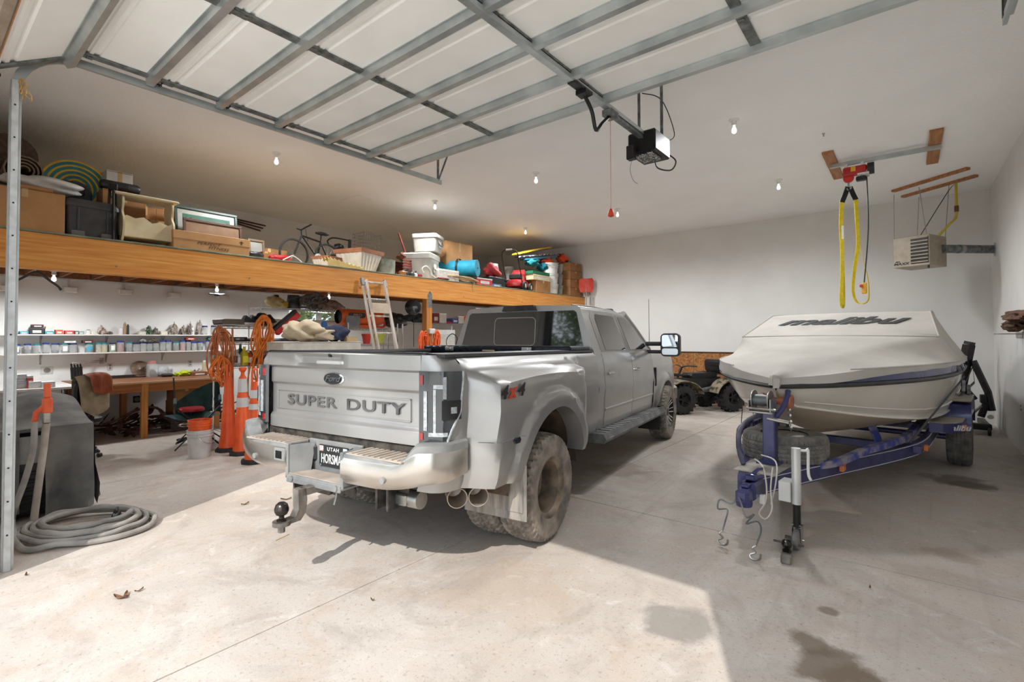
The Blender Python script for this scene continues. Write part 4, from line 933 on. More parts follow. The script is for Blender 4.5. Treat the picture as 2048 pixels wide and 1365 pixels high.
# --- trailer
TRZ = .415
def tp(b, n, m, p=tr, a=35): return fixn(b.build(n, m, p, a))
def rect_path(P, w, h):
    """box section swept along a path"""
    rs = []; P = [Vector(p) for p in P]
    for i, p in enumerate(P):
        d = (P[min(i+1, len(P)-1)]-P[max(i-1, 0)]); d.z = 0 if abs(d.z) < .5*d.length else d.z; d.normalize()
        n = Vector((d.y, -d.x, 0)).normalized(); u = n.cross(d)*-1; u = Vector((0, 0, 1)) if abs(d.z) < .3 else u
        rs.append([p+n*w/2+u*h/2, p-n*w/2+u*h/2, p-n*w/2-u*h/2, p+n*w/2-u*h/2])
    return B().rings(rs)
cpl = Vector((0., -.86, TRZ))     # coupler nose
for sd in (1, -1):
    path = smooth([(sd*.05, -.72, TRZ), (sd*.33, .25, TRZ), (sd*.62, 1.2, TRZ), (sd*.78, 1.75, TRZ+.01), (sd*.84, 2.1, TRZ+.03), (sd*.86, 2.6, TRZ+.06), (sd*.86, 3.0, TRZ+.06)], 6)
    rl = tp(rect_path(path, .055, .135), 'frame_rail', BLUE)
    tp(rect_path([(sd*.86, 2.9, TRZ+.06), (sd*.86, 5.6, TRZ+.06)], .055, .135), 'frame_rail', BLUE)
    tp(B().tube([(p.x+sd*.029, p.y, p.z+.055) for p in path], .0035, 5), 'pinstripe', mat('pinstripe', (206, 204, 210), None, .5), rl); tp(B().tube([(p.x+sd*.029, p.y, p.z-.055) for p in path], .0035, 5), 'pinstripe', mat('pinstripe', (206, 204, 210), None, .5), rl)
    def mk(y, sdd): q = min(path, key=lambda v: abs(v.y-y)); tp(B().box((q.x+sd*.02, y-.045, TRZ-.03), (q.x+sd*.06, y+.045, TRZ+.03), .008), 'side_marker', mat('amber_lens', (212, 110, 40), (226, 140, 70), .25, coat=.5), rl)
    mk(.42, sd); mk(1.98, sd)
    tp(rect_path([(sd*.70, 1.35, .55), (sd*.74, 1.9, .56), (sd*.72, 5.4, .56)], .06, .05), 'bunk_rail', BLUEW); tp(rect_path([(sd*.62, 2.2, .62), (sd*.62, 5.3, .64)], .12, .05), 'bunk_pad', mat('bunk_carpet', (62, 60, 58), (84, 80, 74), .95), tr)
    # fender, its step and the wheel
    fb = B(); prof = [(2.98, .50), (2.98, .66), (3.03, .79), (3.12, .83), (3.75, .83), (3.9, .79), (3.98, .66), (3.98, .5)]
    fb.grid([[(sd*x, y, z) for x in (.93, 1.19)] for y, z in prof]); fb.grid([[(sd*1.19, y, z), (sd*1.19, y, min(z, .66))] for y, z in prof])
    fd = tp(fb, 'wheel_fender', BLUE)
    tp(B().box((sd*.93, 3.02, .825), (sd*1.19, 3.9, .85), .012), 'fender_top', mat('fender_pad', (150, 142, 130), (172, 164, 152), .8), fd)
    stp = B().rings([[(sd*(.86+x), y, z) for x, y in [(0, 2.38), (.12, 2.40), (.22, 2.50), (.28, 2.66), (.29, 2.98), (0, 2.98)]] for z in (.53, .63)]); sp_ = tp(stp, 'fender_step', BLUE)
    tp(B().rings([[(sd*(.86+x), y, z) for x, y in [(0, 2.40), (.11, 2.415), (.21, 2.51), (.265, 2.67), (.275, 2.97), (0, 2.97)]] for z in (.63, .645)]), 'step_pad', mat('fender_pad', (150, 142, 130), (172, 164, 152), .8), sp_)
    Mx = TR(sd*1.115, 2.47, .585, rx=PI/2, rz=sd*.55)
    text('step_lettering', 'malibu', .085, TR(sd*1.085, 2.505, .58, rx=PI/2, rz=sd*.72), mat('pinstripe', (206, 204, 210), None, .5), sp_, .002, 1.3, .3, .002)
    tp(B().box((sd*1.135, 2.56, .55), (sd*1.162, 2.64, .61), .006), 'amber_lamp', mat('amber_lens', (212, 110, 40), (226, 140, 70), .25, coat=.5), sp_)
    tw2 = tire_mesh(.33, .21, .19, 2, .010, 60); o = tw2.build('trailer_wheel', mat('grey_tire', (92, 90, 87), (128, 123, 117), .85, 0, 10, .1), tr, 30, loc=(sd*1.06, 3.48, .329)); B().lathe([(.19, -.1), (.18, 0), (.195, .1), (.17, .09), (.15, .02), (0, .04)], 28, Matrix.Rotation(sd*PI/2, 4, 'Y')).build('rim', WHITEP, o)
tp(B().cyl((-1.0, 3.48, .33), (1.0, 3.48, .33), .035, 10), 'axle', BLUE)
for y in (1.72, 3.48, 5.2): tp(B().box((-.86, y-.04, TRZ-.02), (.86, y+.04, TRZ+.06), .006), 'cross_member', BLUE)
# forward bow guides: bent tubes in front of the hull
for sd in (1, -1):
    tp(rect_path(smooth([(sd*.30, .12, .47), (sd*.42, .25, .5), (sd*.56, .62, .56), (sd*.66, 1.0, .57), (sd*.74, 1.5, .57)], 6), .05, .06), 'bow_guide', BLUEW)
    tp(B().box((-.035, -.02, 0), (.035, .02, .30), .006, TR(sd*.52, 1.55, .50, ry=-sd*.35)).box((-.075, -.12, .28), (.075, .12, .32), .01, TR(sd*.52, 1.55, .50, ry=-sd*.35)), 'hull_support', BLUEW)
fr_ = smooth([(-.14, -.42, .5), (-.20, -.36, .62), (-.22, -.25, .78), (-.18, .0, .86), (-.02, .15, .87)], 5); tp(B().tube(fr_, .02, 10), 'tongue_hoop', mat('dusty_navy', (60, 62, 92), (110, 108, 118), .55, .2, 7))
# coupler
MC = TR(.05, .06, -.085)
cp = tp(B().box((-.065, -.95, .43), (.065, -.68, .56), .02, MC).box((-.05, -1.06, .42), (.05, -.93, .53), .022, MC).lathe([(.0, .40), (.055, .40), (.06, .42), (.06, .45), (0, .45)], 18, MC @ TR(0, -1.0, 0)), 'coupler', BLUE)
tp(B().box((-.04, -.88, .56), (.04, -.8, .61), .01, MC).box((-.03, -.99, .53), (.03, -.86, .56), .008, MC).tube([MC @ Vector((0, -.84, .6)), MC @ Vector((.03, -.78, .64)), MC @ Vector((.03, -.7, .63))], .014, 8), 'coupler_latch', BLUE, cp)
tp(B().box((-.16, -.6, .484), (.16, .02, .493), .002), 'tongue_plate', mat('dusty_plate', (150, 142, 134), (176, 168, 160), .7, .2, 8))
# winch post
wp = tp(B().box((-.05, -.22, .50), (.05, -.12, .95), .008).box((-.09, -.27, .494), (.09, -.07, .51), .003).tube(smooth([(.03, -.16, .88), (.08, -.10, .97), (.10, -.04, 1.06), (.10, .0, 1.12)], 5), .024, 8), 'winch_post', BLUE)
wn_ = tp(B().cyl((-.12, -.2, 1.04), (.01, -.2, 1.04), .05, 18), 'winch_drum', mat('winch_grey', (92, 98, 102), (120, 124, 126), .45, .4))
for x in (-.125, .01): tp(B().lathe([(0, 0), (.088, 0), (.09, .005), (.088, .01), (0, .01)], 28, TR(x, -.2, 1.04, ry=PI/2)), 'winch_flange', STEEL, wn_)
tp(B().box((-.15, -.27, .93), (.05, -.13, .95), .004).box((-.15, -.28, .93), (-.14, -.12, 1.04), .003).box((.03, -.28, .93), (.04, -.12, 1.06), .003).cyl((-.16, -.27, .97), (.08, -.27, .97), .012, 8).cyl((.02, -.3, .9), (.19, -.3, .88), .015, 10), 'winch_frame', STEEL, wn_)
tp(B().lathe([(.0, -.13), (.062, -.13), (.066, -.11), (.03, -.02), (.03, .02), (.066, .11), (.062, .13), (0, .13)], 22, TR(.0, .005, 1.02, ry=PI/2)), 'bow_roller', mat('roller_rust', (150, 84, 52), (176, 108, 74), .45))
lk = B()
for k in range(9): lk.lathe([(.011, -.003), (.017, 0), (.011, .003)], 8, TR(.11+.002*k, -.02, .98-.026*k, rx=PI/2 if k % 2 else 0, ry=PI/2, s=1.))
o = tp(lk, 'safety_chain', STEEL); o['kind'] = 'stuff'
tp(B().box((.03, -.06, .93), (.07, -.04, .955), .004), 'winch_hook', mat('orange_hook', (222, 122, 50), None, .5))
# spare wheel lying on the tongue
sw = tire_mesh(.36, .22, .2, 3, .010, 56); so_ = sw.build('spare_wheel', mat('grey_tire', (92, 90, 87), (128, 123, 117), .85), tr, 30, loc=(.0, .22, .592)); so_.rotation_euler = (0, PI/2, 0)
B().lathe([(.2, -.1), (.185, -.02), (.195, .08), (.205, .1), (.18, .07), (.14, .0), (.05, .02), (0, .02)], 30, Matrix.Rotation(-PI/2, 4, 'Y')).build('rim', CHROME, so_)
# tongue jack
jx, jy = .33, -.62
jb = Vector((.345, -.70, 0))
jk = tp(B().cyl((jb.x, jb.y, .34), (jb.x, jb.y, .76), .032, 16).box((.23, -.74, .35), (.315, -.60, .50), .004), 'tongue_jack', mat('jack_white', (196, 196, 194), (214, 213, 210), .4, .4))
tp(B().cyl((jb.x, jb.y, .17), (jb.x, jb.y, .34), .027, 14), 'jack_leg', BLACKM, jk)
tp(B().box((jb.x-.035, jb.y-.02, .06), (jb.x-.029, jb.y+.02, .19), .001).box((jb.x+.029, jb.y-.02, .06), (jb.x+.035, jb.y+.02, .19), .001).box((jb.x-.035, jb.y-.02, .18), (jb.x+.035, jb.y+.02, .19), .001).cyl((jb.x-.05, jb.y, .078), (jb.x+.05, jb.y, .078), .008, 8), 'caster_fork', STEEL, jk)
tp(B().lathe([(0, -.024), (.06, -.024), (.078, -.014), (.078, .014), (.06, .024), (0, .024)], 24, TR(jb.x, jb.y, .078, ry=PI/2)), 'caster', mat('caster_grey', (104, 102, 99), (140, 136, 130), .7), jk)
tp(B().tube(smooth([(jb.x, jb.y, .745), (jb.x+.06, jb.y+.02, .745), (jb.x+.075, jb.y+.025, .75), (jb.x+.075, jb.y+.025, .58), (jb.x+.09, jb.y+.03, .53)], 4), .010, 8), 'jack_crank', WHITEP, jk)
# wiring and breakaway cables
for k, P in enumerate(([(-.02, -.5, .58), (.08, -.62, .56), (.14, -.72, .44), (.15, -.78, .33), (.11, -.8, .24), (.15, -.78, .20), (.19, -.76, .28), (.17, -.72, .42), (.15, -.6, .56)], [(.0, -.4, .6), (.16, -.56, .6), (.19, -.66, .46), (.17, -.72, .3)])):
    tp(B().tube(smooth(P, 6), .006, 6), 'wiring', mat('wire_white', (206, 200, 190), None, .6))
tp(B().box((.11, -.80, .31), (.15, -.76, .38), .006), 'wire_plug', WHITEP)
CBL = mat('coated_cable', (96, 98, 100), (136, 136, 134), .4, .4)
for P, e in (([(1490, 985), (1475, 995), (1462, 1008), (1440, 1000), (1436, 1018), (1455, 1020), (1450, 1045), (1445, 1062)], (1440, 1094)), ([(1488, 992), (1483, 1010), (1492, 1035), (1508, 1030), (1492, 1048), (1515, 1044), (1522, 1062), (1512, 1092)], (1504, 1124))):
    q0 = Vector((0, -.95, .42)); inv = Matrix.Translation((BO[0], BO[1], 0)) @ Matrix.Rotation(ROTB, 4, 'Z'); inv = inv.inverted()
    Yp = AZ(*e).y+.02; pts = [q0]
    for i, (x, y) in enumerate(P[1:]): pts.append(inv @ AY(x, y, Yp+(.12*(1-(i+1)/len(P)))))
    en = inv @ AZ(*e); en.z = .02; c0 = pts[-1]
    w_ = tp(B().tube(smooth(pts, 6), .006, 7), 'safety_cable', CBL)
    hk = [c0, c0+(en-c0)*.25+Vector((-.02, 0, 0)), c0+(en-c0)*.5+Vector((.01, 0, 0)), c0+(en-c0)*.75+Vector((-.02, 0, 0)), en, en+Vector((.05, -.0, .01)), en+Vector((.06, .0, .05))]
    tp(B().tube(smooth(hk, 5), .0075, 7), 's_hook', STEEL, w_)
# tie-down straps
def strap(P, w=.028):
    P = [Vector(p) for p in P]; rs = []
    for i, p in enumerate(P):
        d = (P[min(i+1, len(P)-1)]-P[max(i-1, 0)]).normalized(); n = d.cross(Vector((1, 0, 0))).normalized(); x = d.cross(n)
        rs.append([p+n*w/2+x*.002, p-n*w/2+x*.002, p-n*w/2-x*.002, p+n*w/2-x*.002])
    return B().rings(rs)
for sd in (1, -1):
    t = thing('tie_down_strap', 'grey ratchet strap holding the %s bow quarter of the boat to the trailer rail' % ('right' if sd > 0 else 'left'), 'strap', (BO[0], BO[1], 0), ROTB)
    a = (sd*1.13, 2.55, 1.27); fixn(strap([a, (sd*1.16, 2.5, 1.16), (sd*.80, 1.35, .56)]).build('strap', STRAPM, t)); fixn(strap([(sd*1.16, 2.5, 1.16), (sd*.72, 1.62, .42)]).build('strap', STRAPM, t)); fixn(B().box((sd*1.135, 2.4, 1.0), (sd*1.165, 2.48, 1.12), .006).build('ratchet', GALVD, t))
    t = thing('tie_down_strap', 'dark ratchet strap from the %s stern of the boat down to its trailer' % ('right' if sd > 0 else 'left'), 'strap', (BO[0], BO[1], 0), ROTB)
    fixn(strap([(sd*1.17, 4.2, 1.2), (sd*1.19, 4.0, 1.0), (sd*.91, 2.95, .66)], .04).build('strap', STRAPM, t)); fixn(strap([(sd*1.17, 4.2, 1.2), (sd*1.0, 3.2, .62)], .035).build('strap', STRAPM, t)); fixn(B().box((sd*1.12, 3.7, .86), (sd*1.16, 3.82, .98), .008).build('ratchet', GALVD, t))
# ================================================================== helpers for stored things
CARD = mat('cardboard', (176, 128, 80), (190, 143, 94), .8, 0, 5)
CARDD = mat('brown_cardboard', (140, 96, 56), (158, 112, 68), .8, 0, 5)
TAPE = pm((196, 160, 112), .3)
PRINT = mat('box_print', (74, 54, 38), None, .8)
def col(c, r=.5, metal=0., **k): return pm(c, r, metal, **k)
def one(b, name, m, label, cat, group=None, loc=None, rot=None, ang=35, fix=True):
    o = b.build(name, m, None, ang, loc, rot); o['label'] = label; o['category'] = cat
    if group: o['group'] = group
    return fixn(o) if fix else o
def blob(rx, ry, rz, seed, amp=.25, n=18, flat=True, f=2.2):
    """crumpled rounded mass resting at z=0"""
    R_ = random.Random(seed); ph = [(R_.uniform(0, 6), R_.uniform(0, 6), R_.uniform(.6, 1.8)*f) for _ in range(7)]
    rings_ = []
    for i in range(n+1):
        th = PI*i/n; ring_ = []
        for j in range(2*n):
            a = 2*PI*j/(2*n); d = Vector((math.sin(th)*math.cos(a), math.sin(th)*math.sin(a), math.cos(th)))
            k = 1+amp*sum(math.sin(p[0]+d.x*p[2]*2.1+d.y*p[2]*1.7)*math.cos(p[1]+d.z*p[2]*1.9) for p in ph)/3
            ring_.append((d.x*rx*k, d.y*ry*k, max(0 if flat else -9, rz+d.z*rz*k)))
        rings_.append(ring_)
    return B().rings(rings_, cap=False)
def carton(loc, sx, sy, sz, label, m=CARD, rot=0, group=None, marks=(), open_=False, cat='box', name='cardboard_box'):
    """loc is the middle of the base; x is depth from the front"""
    t = thing(name, label, cat, loc, rot, group)
    B().box((-sx/2, -sy/2, 0), (sx/2, sy/2, sz), .004).build('carton_body', m, t)
    B().box((-sx*.5-.001, -.025, sz*.8), (sx*.5+.001, .025, sz+.0015), .0).build('tape', TAPE, t)
    B().box((sx/2-.001, -sy/2+.01, sz*.985), (sx/2+.002, sy/2-.01, sz*.99)).build('flap_edge', PRINT, t)
    for (tx, y, z, s) in marks: text('print', tx, s, TR(sx/2+.002, y, z, rx=PI/2, rz=PI/2), PRINT, t, .0006, 1.1)
    return t
def bucket(loc, r0, r1, h, c, label, lid=None, name='plastic_bucket', handle=True, group=None, rough=.4, ribs=True, rot=0):
    t = thing(name, label, 'bucket', loc, rot, group)
    m = c if not isinstance(c, tuple) else pm(c, rough)
    pr_ = [(0, 0), (r0, 0), (r0+(r1-r0)*.75, h*.75)]
    if ribs: pr_ += [(r1*1.0, h*.76), (r1*1.045, h*.77), (r1*1.045, h*.79), (r1*.99, h*.8), (r1, h*.87), (r1*1.045, h*.88), (r1*1.045, h*.9), (r1, h*.91)]
    pr_ += [(r1, h*.97), (r1*1.03, h*.975), (r1*1.03, h), (r1*.96, h), (r1*.94, h*.9), (r0*.94, .02), (0, .02)]
    B().lathe(pr_, 28).build('bucket_body', m, t)
    if lid: B().lathe([(0, h+.012), (r1*.9, h+.012), (r1*.92, h+.02), (r1*1.06, h+.02), (r1*1.07, h-.02), (r1*1.03, h-.02), (r1*1.03, h+.001), (0, h+.001)], 28).build('lid', pm(lid, .4), t)
    if handle: B().tube([(r1*1.06*math.cos(a)*1, .02+r1*1.1*math.sin(a)*-.0+.0, 0) for a in (0,)]+[(0, 0, 0)], .001, 4) if False else B().tube([(r1*.45+.0*k+r1*.6*math.sin(PI*k/10), r1*1.04*math.cos(PI*k/10), h*.86-h*.36*math.sin(PI*k/10)) for k in range(11)], .004, 6).build('wire_handle', STEEL, t)
    return t
def cord(pts, r, n=6, sm=6): return B().tube(smooth(pts, sm), r, n)
def hank(y0, z0, w, h, n, r, seed, x=0.):
    """a hung hank of cord: many uneven loops that all hang from the hook at the top"""
    R_ = random.Random(seed); P = []
    for k in range(n*2):
        ww = w*R_.uniform(.25, 1.); hh = h*R_.uniform(.45, 1.); o = R_.uniform(-.45, .45)*w; m_ = 8
        for j in range(m_):
            a = 2*PI*j/m_+PI/2; P.append((x+R_.uniform(-.05, .05), y0+o*(1-math.sin(a))*.5+ww*.5*math.cos(a)+R_.uniform(-.02, .02), z0-hh*.5+hh*.5*math.sin(a)+R_.uniform(-.02, .02)-.03*(k % 3)))
    return cord(P, r, 6, 4)
def span(x0, x1, yb, X): a, b_ = AX(x0, yb, X), AX(x1, yb, X); return a.y, b_.y
def zat(x, y, X): return AX(x, y, X).z

# ================================================================== workshop along the left wall
SHX = XL+.22
ZU, ZL = 1.672, 1.366
SHW = col((214, 211, 206), .5)
def wall_shelf(z, label):
    t = thing('wall_shelf', label, 'shelf', (0, 0, 0))
    B().box((XL, .36, z-.02), (SHX, 4.35, z), .003).build('shelf_board', SHW, t)
    for x in (81, 212, 324, 421):
        y = AX(x, 690, XL).y; b = B().box((XL, y-.012, z-.18), (XL+.006, y+.012, z-.02), .001).box((XL, y-.012, z-.026), (XL+.16, y+.012, z-.02), .001); b.tube([(XL+.004, y, z-.15), (XL+.14, y, z-.024)], .006, 5); b.build('bracket', STEEL, t)
wall_shelf(ZU, 'upper white wall shelf holding small boxes and bags'); wall_shelf(ZL, 'lower white wall shelf lined with clear jars')
PET = mat('clear_jar', (225, 228, 226), None, .06, 0, alpha=.32, spec=.6)
LIDC = {'b': (38, 62, 140), 't': (30, 128, 140), 'n': (26, 36, 84), 'k': (30, 34, 44)}
CONT = [(96, 90, 80), (70, 74, 72), (130, 118, 96), (84, 64, 52), (60, 62, 66), (116, 110, 104), (150, 140, 120), (54, 80, 74)]
JARS = [(24, 41, 689, 'b', 'and white label, first at the post end'), (47, 63, 688, 'b', 'half full of dark screws, second from the post'), (65, 82, 688, 't', 'with pale contents, third from the post'), (84, 99.5, 686, 'b', 'empty, right of the first bracket'), (102, 118, 687, 'b', 'with a few dark parts, left of the white clip'), (121, 138, 687, 't', 'with a white label under the white clip'), (137, 154, 687, 'b', 'last before the gap on the shelf'),
        (169, 187, 687, 't', 'with a blue printed label under the dark red box'), (191, 204, 686, 't', 'with tan contents beside the wire loop'), (202, 215, 686, 't', 'with bright coloured contents by the second bracket'), (218, 232, 686, 'n', 'with green and white packets'), (233.5, 248, 682, 'b', 'tall and full of red bits'),
        (252, 265, 684, 't', 'of grey hardware, right of the red one'), (265, 280, 686, 'n', 'nearly empty between two fuller ones'), (279, 293, 684.5, 'n', 'with black caps under a plastic bag'), (292, 305, 685, 'n', 'with dark washers under a tan bag'), (305, 318, 684, 'k', 'with a black lid and dark screws'), (319, 331, 681, 'b', 'tall, empty, at the third bracket'), (330, 343, 681, 'b', 'tall with dusty contents, right of the third bracket'),
        (345, 358, 684, 't', 'of dark bolts with a small box on top'), (359, 371, 681, 'b', 'with pink and red contents'), (371, 382, 681, 'n', 'of blue-grey bits under the red case'), (382, 394, 684, 'b', 'of yellow parts right of the red case'), (395, 406, 683, 'b', 'with a blue lid of light screws near the cords'), (411, 420, 681, 'b', 'second last before the cords'), (419, 429, 681, 'n', 'last before the orange cords')]
LN = {'b': 'blue', 't': 'teal', 'n': 'navy', 'k': 'black'}
LBL = {0: (220, 226, 222), 5: (226, 226, 222), 7: (70, 160, 190), 10: (226, 230, 222)}
def jar(x0, x1, yt, lc, lab, z, k, X=XL+.105):
    ym = AX((x0+x1)/2, 700, X).y; r = (AX(x1, 700, X).y-AX(x0, 700, X).y)/2*.96; h = zat((x0+x1)/2, yt, X)-z
    t = thing('storage_jar', 'clear plastic jar with %s lid %s' % (LN[lc], lab), 'jar', (X, ym, z), 0, 'clear jars on the wall shelves'); r = min(r, .085)
    B().lathe([(0, .001), (r*.92, .001), (r, .012), (r, h*.8), (r*.9, h*.86)], 18, cap=False).build('jar_body', PET, t)
    B().lathe([(0, h*.85), (r*.98, h*.85), (r*.98, h*.99), (r*.94, h), (0, h)], 18).build('jar_lid', col(LIDC[lc], .4), t)
    f = [.55, .5, .2, .1, .3, .35, .15, .6, .7, .7, .6, .8, .5, .15, .35, .3, .5, .1, .4, .6, .7, .5, .5, .5, .6, .6][k % 26]
    c = {11: (150, 50, 40), 20: (176, 90, 90), 9: (176, 160, 90), 10: (90, 130, 80), 8: (170, 150, 110)}.get(k, CONT[k % 8])
    B().lathe([(0, .004), (r*.9, .004), (r*.96, .02), (r*.96, h*.8*f), (r*.5, h*.8*f+.01), (0, h*.8*f)], 14).build('contents', mat('content_%d_%d_%d' % c, tint(c, -34), tint(c, 30), .7, 0, 60, .8, 80, detail=2), t)
    if k in LBL and z < 1.5: B().lathe([(r*1.01, h*.2), (r*1.01, h*.7)], 8, a0=-.6, a1=.6, cap=False).build('paper_label', col(LBL[k], .7), t)
for k, (x0, x1, yt, lc, lb) in enumerate(JARS): jar(x0, x1, yt, lc, lb, ZL, k)
for k, (x0, x1, lb) in enumerate(((403, 415, 'on the upper shelf, left of the three'), (421, 433, 'on the upper shelf, middle of the three'), (435, 445, 'on the upper shelf, nearest the rack'))): jar(x0, x1, 652, 'n', lb, ZU, k+13)
# boxes and oddments on the shelves: (x0, x1, ytop, ybottom or None, colour, label)
def sbox(x0, x1, yt, yb, c, label, z, depth=.13, X=XL+.17, cat='box', name='small_box', lidc=None):
    y0, y1 = span(x0, x1, 690, X); zb = z if yb is None else zat((x0+x1)/2, yb, X); zt = zat((x0+x1)/2, yt, X)
    t = thing(name, label, cat, (X-depth/2, (y0+y1)/2, zb)); hh = max(.012, zt-zb)
    B().box((-depth/2, -(y1-y0)/2, 0), (depth/2, (y1-y0)/2, hh*.82), .003).build('tray', mat('sb_%d_%d_%d' % c, tint(c, -14), tint(c, 16), .55, 0, 30, detail=2), t)
    B().box((-depth/2-.001, -(y1-y0)/2-.001, hh*.82), (depth/2+.001, (y1-y0)/2+.001, hh), .003).build('lid', col(lidc or tint(c, 22), .5), t)
    B().box((depth/2, -(y1-y0)*.3, hh*.22), (depth/2+.0012, (y1-y0)*.3, hh*.62)).build('paper_label', col(lidc or (206, 200, 190), .6), t)
    return t
for a in ((24, 35, 663, None, (92, 56, 52), 'flat dark red box at the post end of the upper shelf'), (39, 57, 663, None, (60, 150, 170), 'flat teal box on the upper shelf, left of the black case'), (59, 88, 656, None, (40, 42, 44), 'black flat case carrying two boxes on the upper shelf'),
          (63, 87, 649.5, 655.4, (66, 26, 34), 'dark red box on top of the black case'), (90, 109, 663, None, (50, 140, 156), 'teal carton under two white cartons on the upper shelf'), (90, 107, 657.6, 662.8, (206, 204, 190), 'white carton lying on the teal carton'), (91, 107, 653, 657.4, (196, 192, 170), 'topmost cream carton of the teal stack'),
          (111, 126, 660, None, (198, 78, 50), 'orange-red carton next to the teal stack'), (130, 148, 661.5, None, (190, 66, 62), 'red carton with pale label on the upper shelf'), (150, 157, 662, None, (110, 112, 108), 'small grey carton right of the red one'), (158, 168, 663, None, (122, 150, 148), 'pale teal carton left of the white tin'),
          (183, 191, 664, None, (208, 202, 194), 'tiny white carton before the crumpled bag'), (279, 292, 663.5, None, (196, 188, 176), 'cream carton left of the green bag'), (322, 335, 663, None, (200, 194, 176), 'cream carton at the third bracket, upper shelf')): sbox(*a, ZU)
sbox(166, 187, 681, 686.6, (84, 40, 44), 'dark red flat box lying on a teal jar', ZL); sbox(129, 152, 682.5, 686.4, (206, 204, 200), 'white plastic clip box lying across two jars', ZL, .06); sbox(373, 391, 675, 680.5, (170, 52, 44), 'red tool case lying on the jar lids', ZL)
def sbag(x0, x1, yt, c, label, z, k, X=XL+.11, yb=None):
    y0, y1 = span(x0, x1, 690, X); zb = z if yb is None else zat((x0+x1)/2, yb, X); h = zat((x0+x1)/2, yt, X)-zb
    b = blob(.06, (y1-y0)/2, h*.5, k, .55, 12, True, 2.6); b.v = [(x, y*(1-.55*max(0, z_/h)), z_) for x, y, z_ in b.v]
    one(b, 'parts_bag', mat('bag_%d_%d_%d' % c, tint(c, -26), tint(c, 26), .45, 0, 40, .5, 60), label, 'bag', 'plastic bags of parts on the shelf', (X, (y0+y1)/2, zb), ang=70)
for k, a in enumerate(((192, 212, 652, (176, 158, 148), 'crumpled clear bag with a long tip on the upper shelf'), (213, 226, 663.5, (110, 102, 94), 'small dark parts bag next to the crumpled bag'), (290, 304, 653, (84, 110, 84), 'green and white seed bag on the upper shelf'), (304, 318, 655.5, (120, 112, 104), 'grey bag right of the green bag'),
                       (337, 357, 648, (146, 134, 122), 'peaked clear bag with a red object inside'), (360, 373, 652, (140, 130, 120), 'square grey bag of small parts'), (374, 386, 647.5, (150, 140, 130), 'pointed clear bag behind the white can'), (392, 404, 642, (150, 140, 128), 'tall clear bag left of the three upper jars'))): sbag(*a, ZU, k)
for k, a in enumerate(((276, 294, 677, (176, 172, 168), 'clear bag lying on navy jar lids', 684.6), (296, 312, 677.5, (150, 138, 118), 'tan bag lying on dark jar lids', 684.5), (412, 424, 674, (96, 112, 96), 'green bag on the last jars', 681))): sbag(a[0], a[1], a[2], a[3], a[4], ZL, 20+k, yb=a[5])
def can(x0, x1, yt, c, label, z, name='tin_can', top=None, X=XL+.12, cat='can', group=None):
    y0, y1 = span(x0, x1, 690, X); h = zat((x0+x1)/2, yt, X)-z; r = (y1-y0)/2
    t = thing(name, label, cat, (X, (y0+y1)/2, z), 0, group); B().lathe([(0, 0), (r, 0), (r, h*.86), (r*.96, h*.88), (0, h*.88)], 18).build('can_body', col(c, .4), t); B().lathe([(0, h*.88), (r*.7, h*.88), (r*.68, h*.98), (r*.5, h), (0, h)], 16).build('cap', col(top or tint(c, 20), .4), t)
can(171, 182, 660, (206, 204, 200), 'white roll of tape in a dark tin on the upper shelf', ZU, top=(60, 58, 56)); can(237, 246, 655, (206, 198, 200), 'white plastic cup on the upper shelf', ZU, 'plastic_cup', (190, 170, 190), cat='cup'); can(246, 252, 645, (158, 130, 92), 'tall tan bottle on the upper shelf', ZU, 'bottle', cat='bottle'); can(252.5, 258, 649, (44, 42, 44), 'black spray can beside the tan bottle', ZU, 'spray_can', (34, 34, 36)); can(382, 387, 656, (226, 224, 218), 'slim white can between the clear bags', ZU)
# track light along the wall
tl = thing('track_light', 'white ceiling track with square lamp heads under the loft', 'track light', (0, 0, 0))
ztr = 2.585; B().box((XL+.001, .4, ztr-.02), (XL+.045, 5.2, ztr+.018), .004).build('track', SHW, tl)
for x, y in ((17, 575), (140, 578), (252, 583), (349, 589), (447, 594)):
    q = AX(x, y, XL+.12); h = B().box((-.08, -.095, -.06), (.05, .095, .03), .006).build('lamp_head', col((206, 200, 188), .45), tl, loc=(XL+.12, q.y, q.z)); B().box((.05, -.08, -.05), (.054, .08, .018), .003).build('lens', WHITEP, h); B().tube([(-.02, 0, .02), (-.05, -.01, .055), (-.075, -.015, ztr-q.z)], .012, 8).build('stem', SHW, h)
# coat hanger hung on the loft
q0 = AX(72, 541, -7.32); hg = thing('coat_hanger', 'dark wooden coat hanger hooked under the loft beam', 'hanger', (-7.32, q0.y, q0.z))
pts = [AX(x, y, -7.32)-q0 for x, y in ((20, 567), (45, 556), (62, 547), (72, 545), (82, 548), (100, 562), (116, 573), (122, 581))]
B().tube(smooth(pts, 5), .012, 8).build('hanger_arms', col((44, 42, 42), .5), hg); B().tube(smooth([(0, 0, -.03), (0, .0, .02), (0, .025, .04), (0, .03, .06), (0, .0, .08), (0, -.02, .065)], 5), .004, 6).build('hook', STEEL, hg)
fq = AX(434, 576, -8.0); fn = thing('spider_fan', 'small black fan hanging from the loft bulb holder', 'fan', (AZ(434, 566, 2.61).x, AZ(434, 566, 2.61).y, 2.40))
B().lathe([(0, -.03), (.04, -.03), (.05, 0), (.03, .03), (0, .03)], 14).build('hub', BLACKP, fn)
for k in range(4): B().box((-.02, .04, -.004), (.02, .17, .004), .002, TR(rz=k*PI/2+.4, rx=0) @ Matrix.Rotation(.3, 4, 'Y')).build('blade', BLACKP, fn)

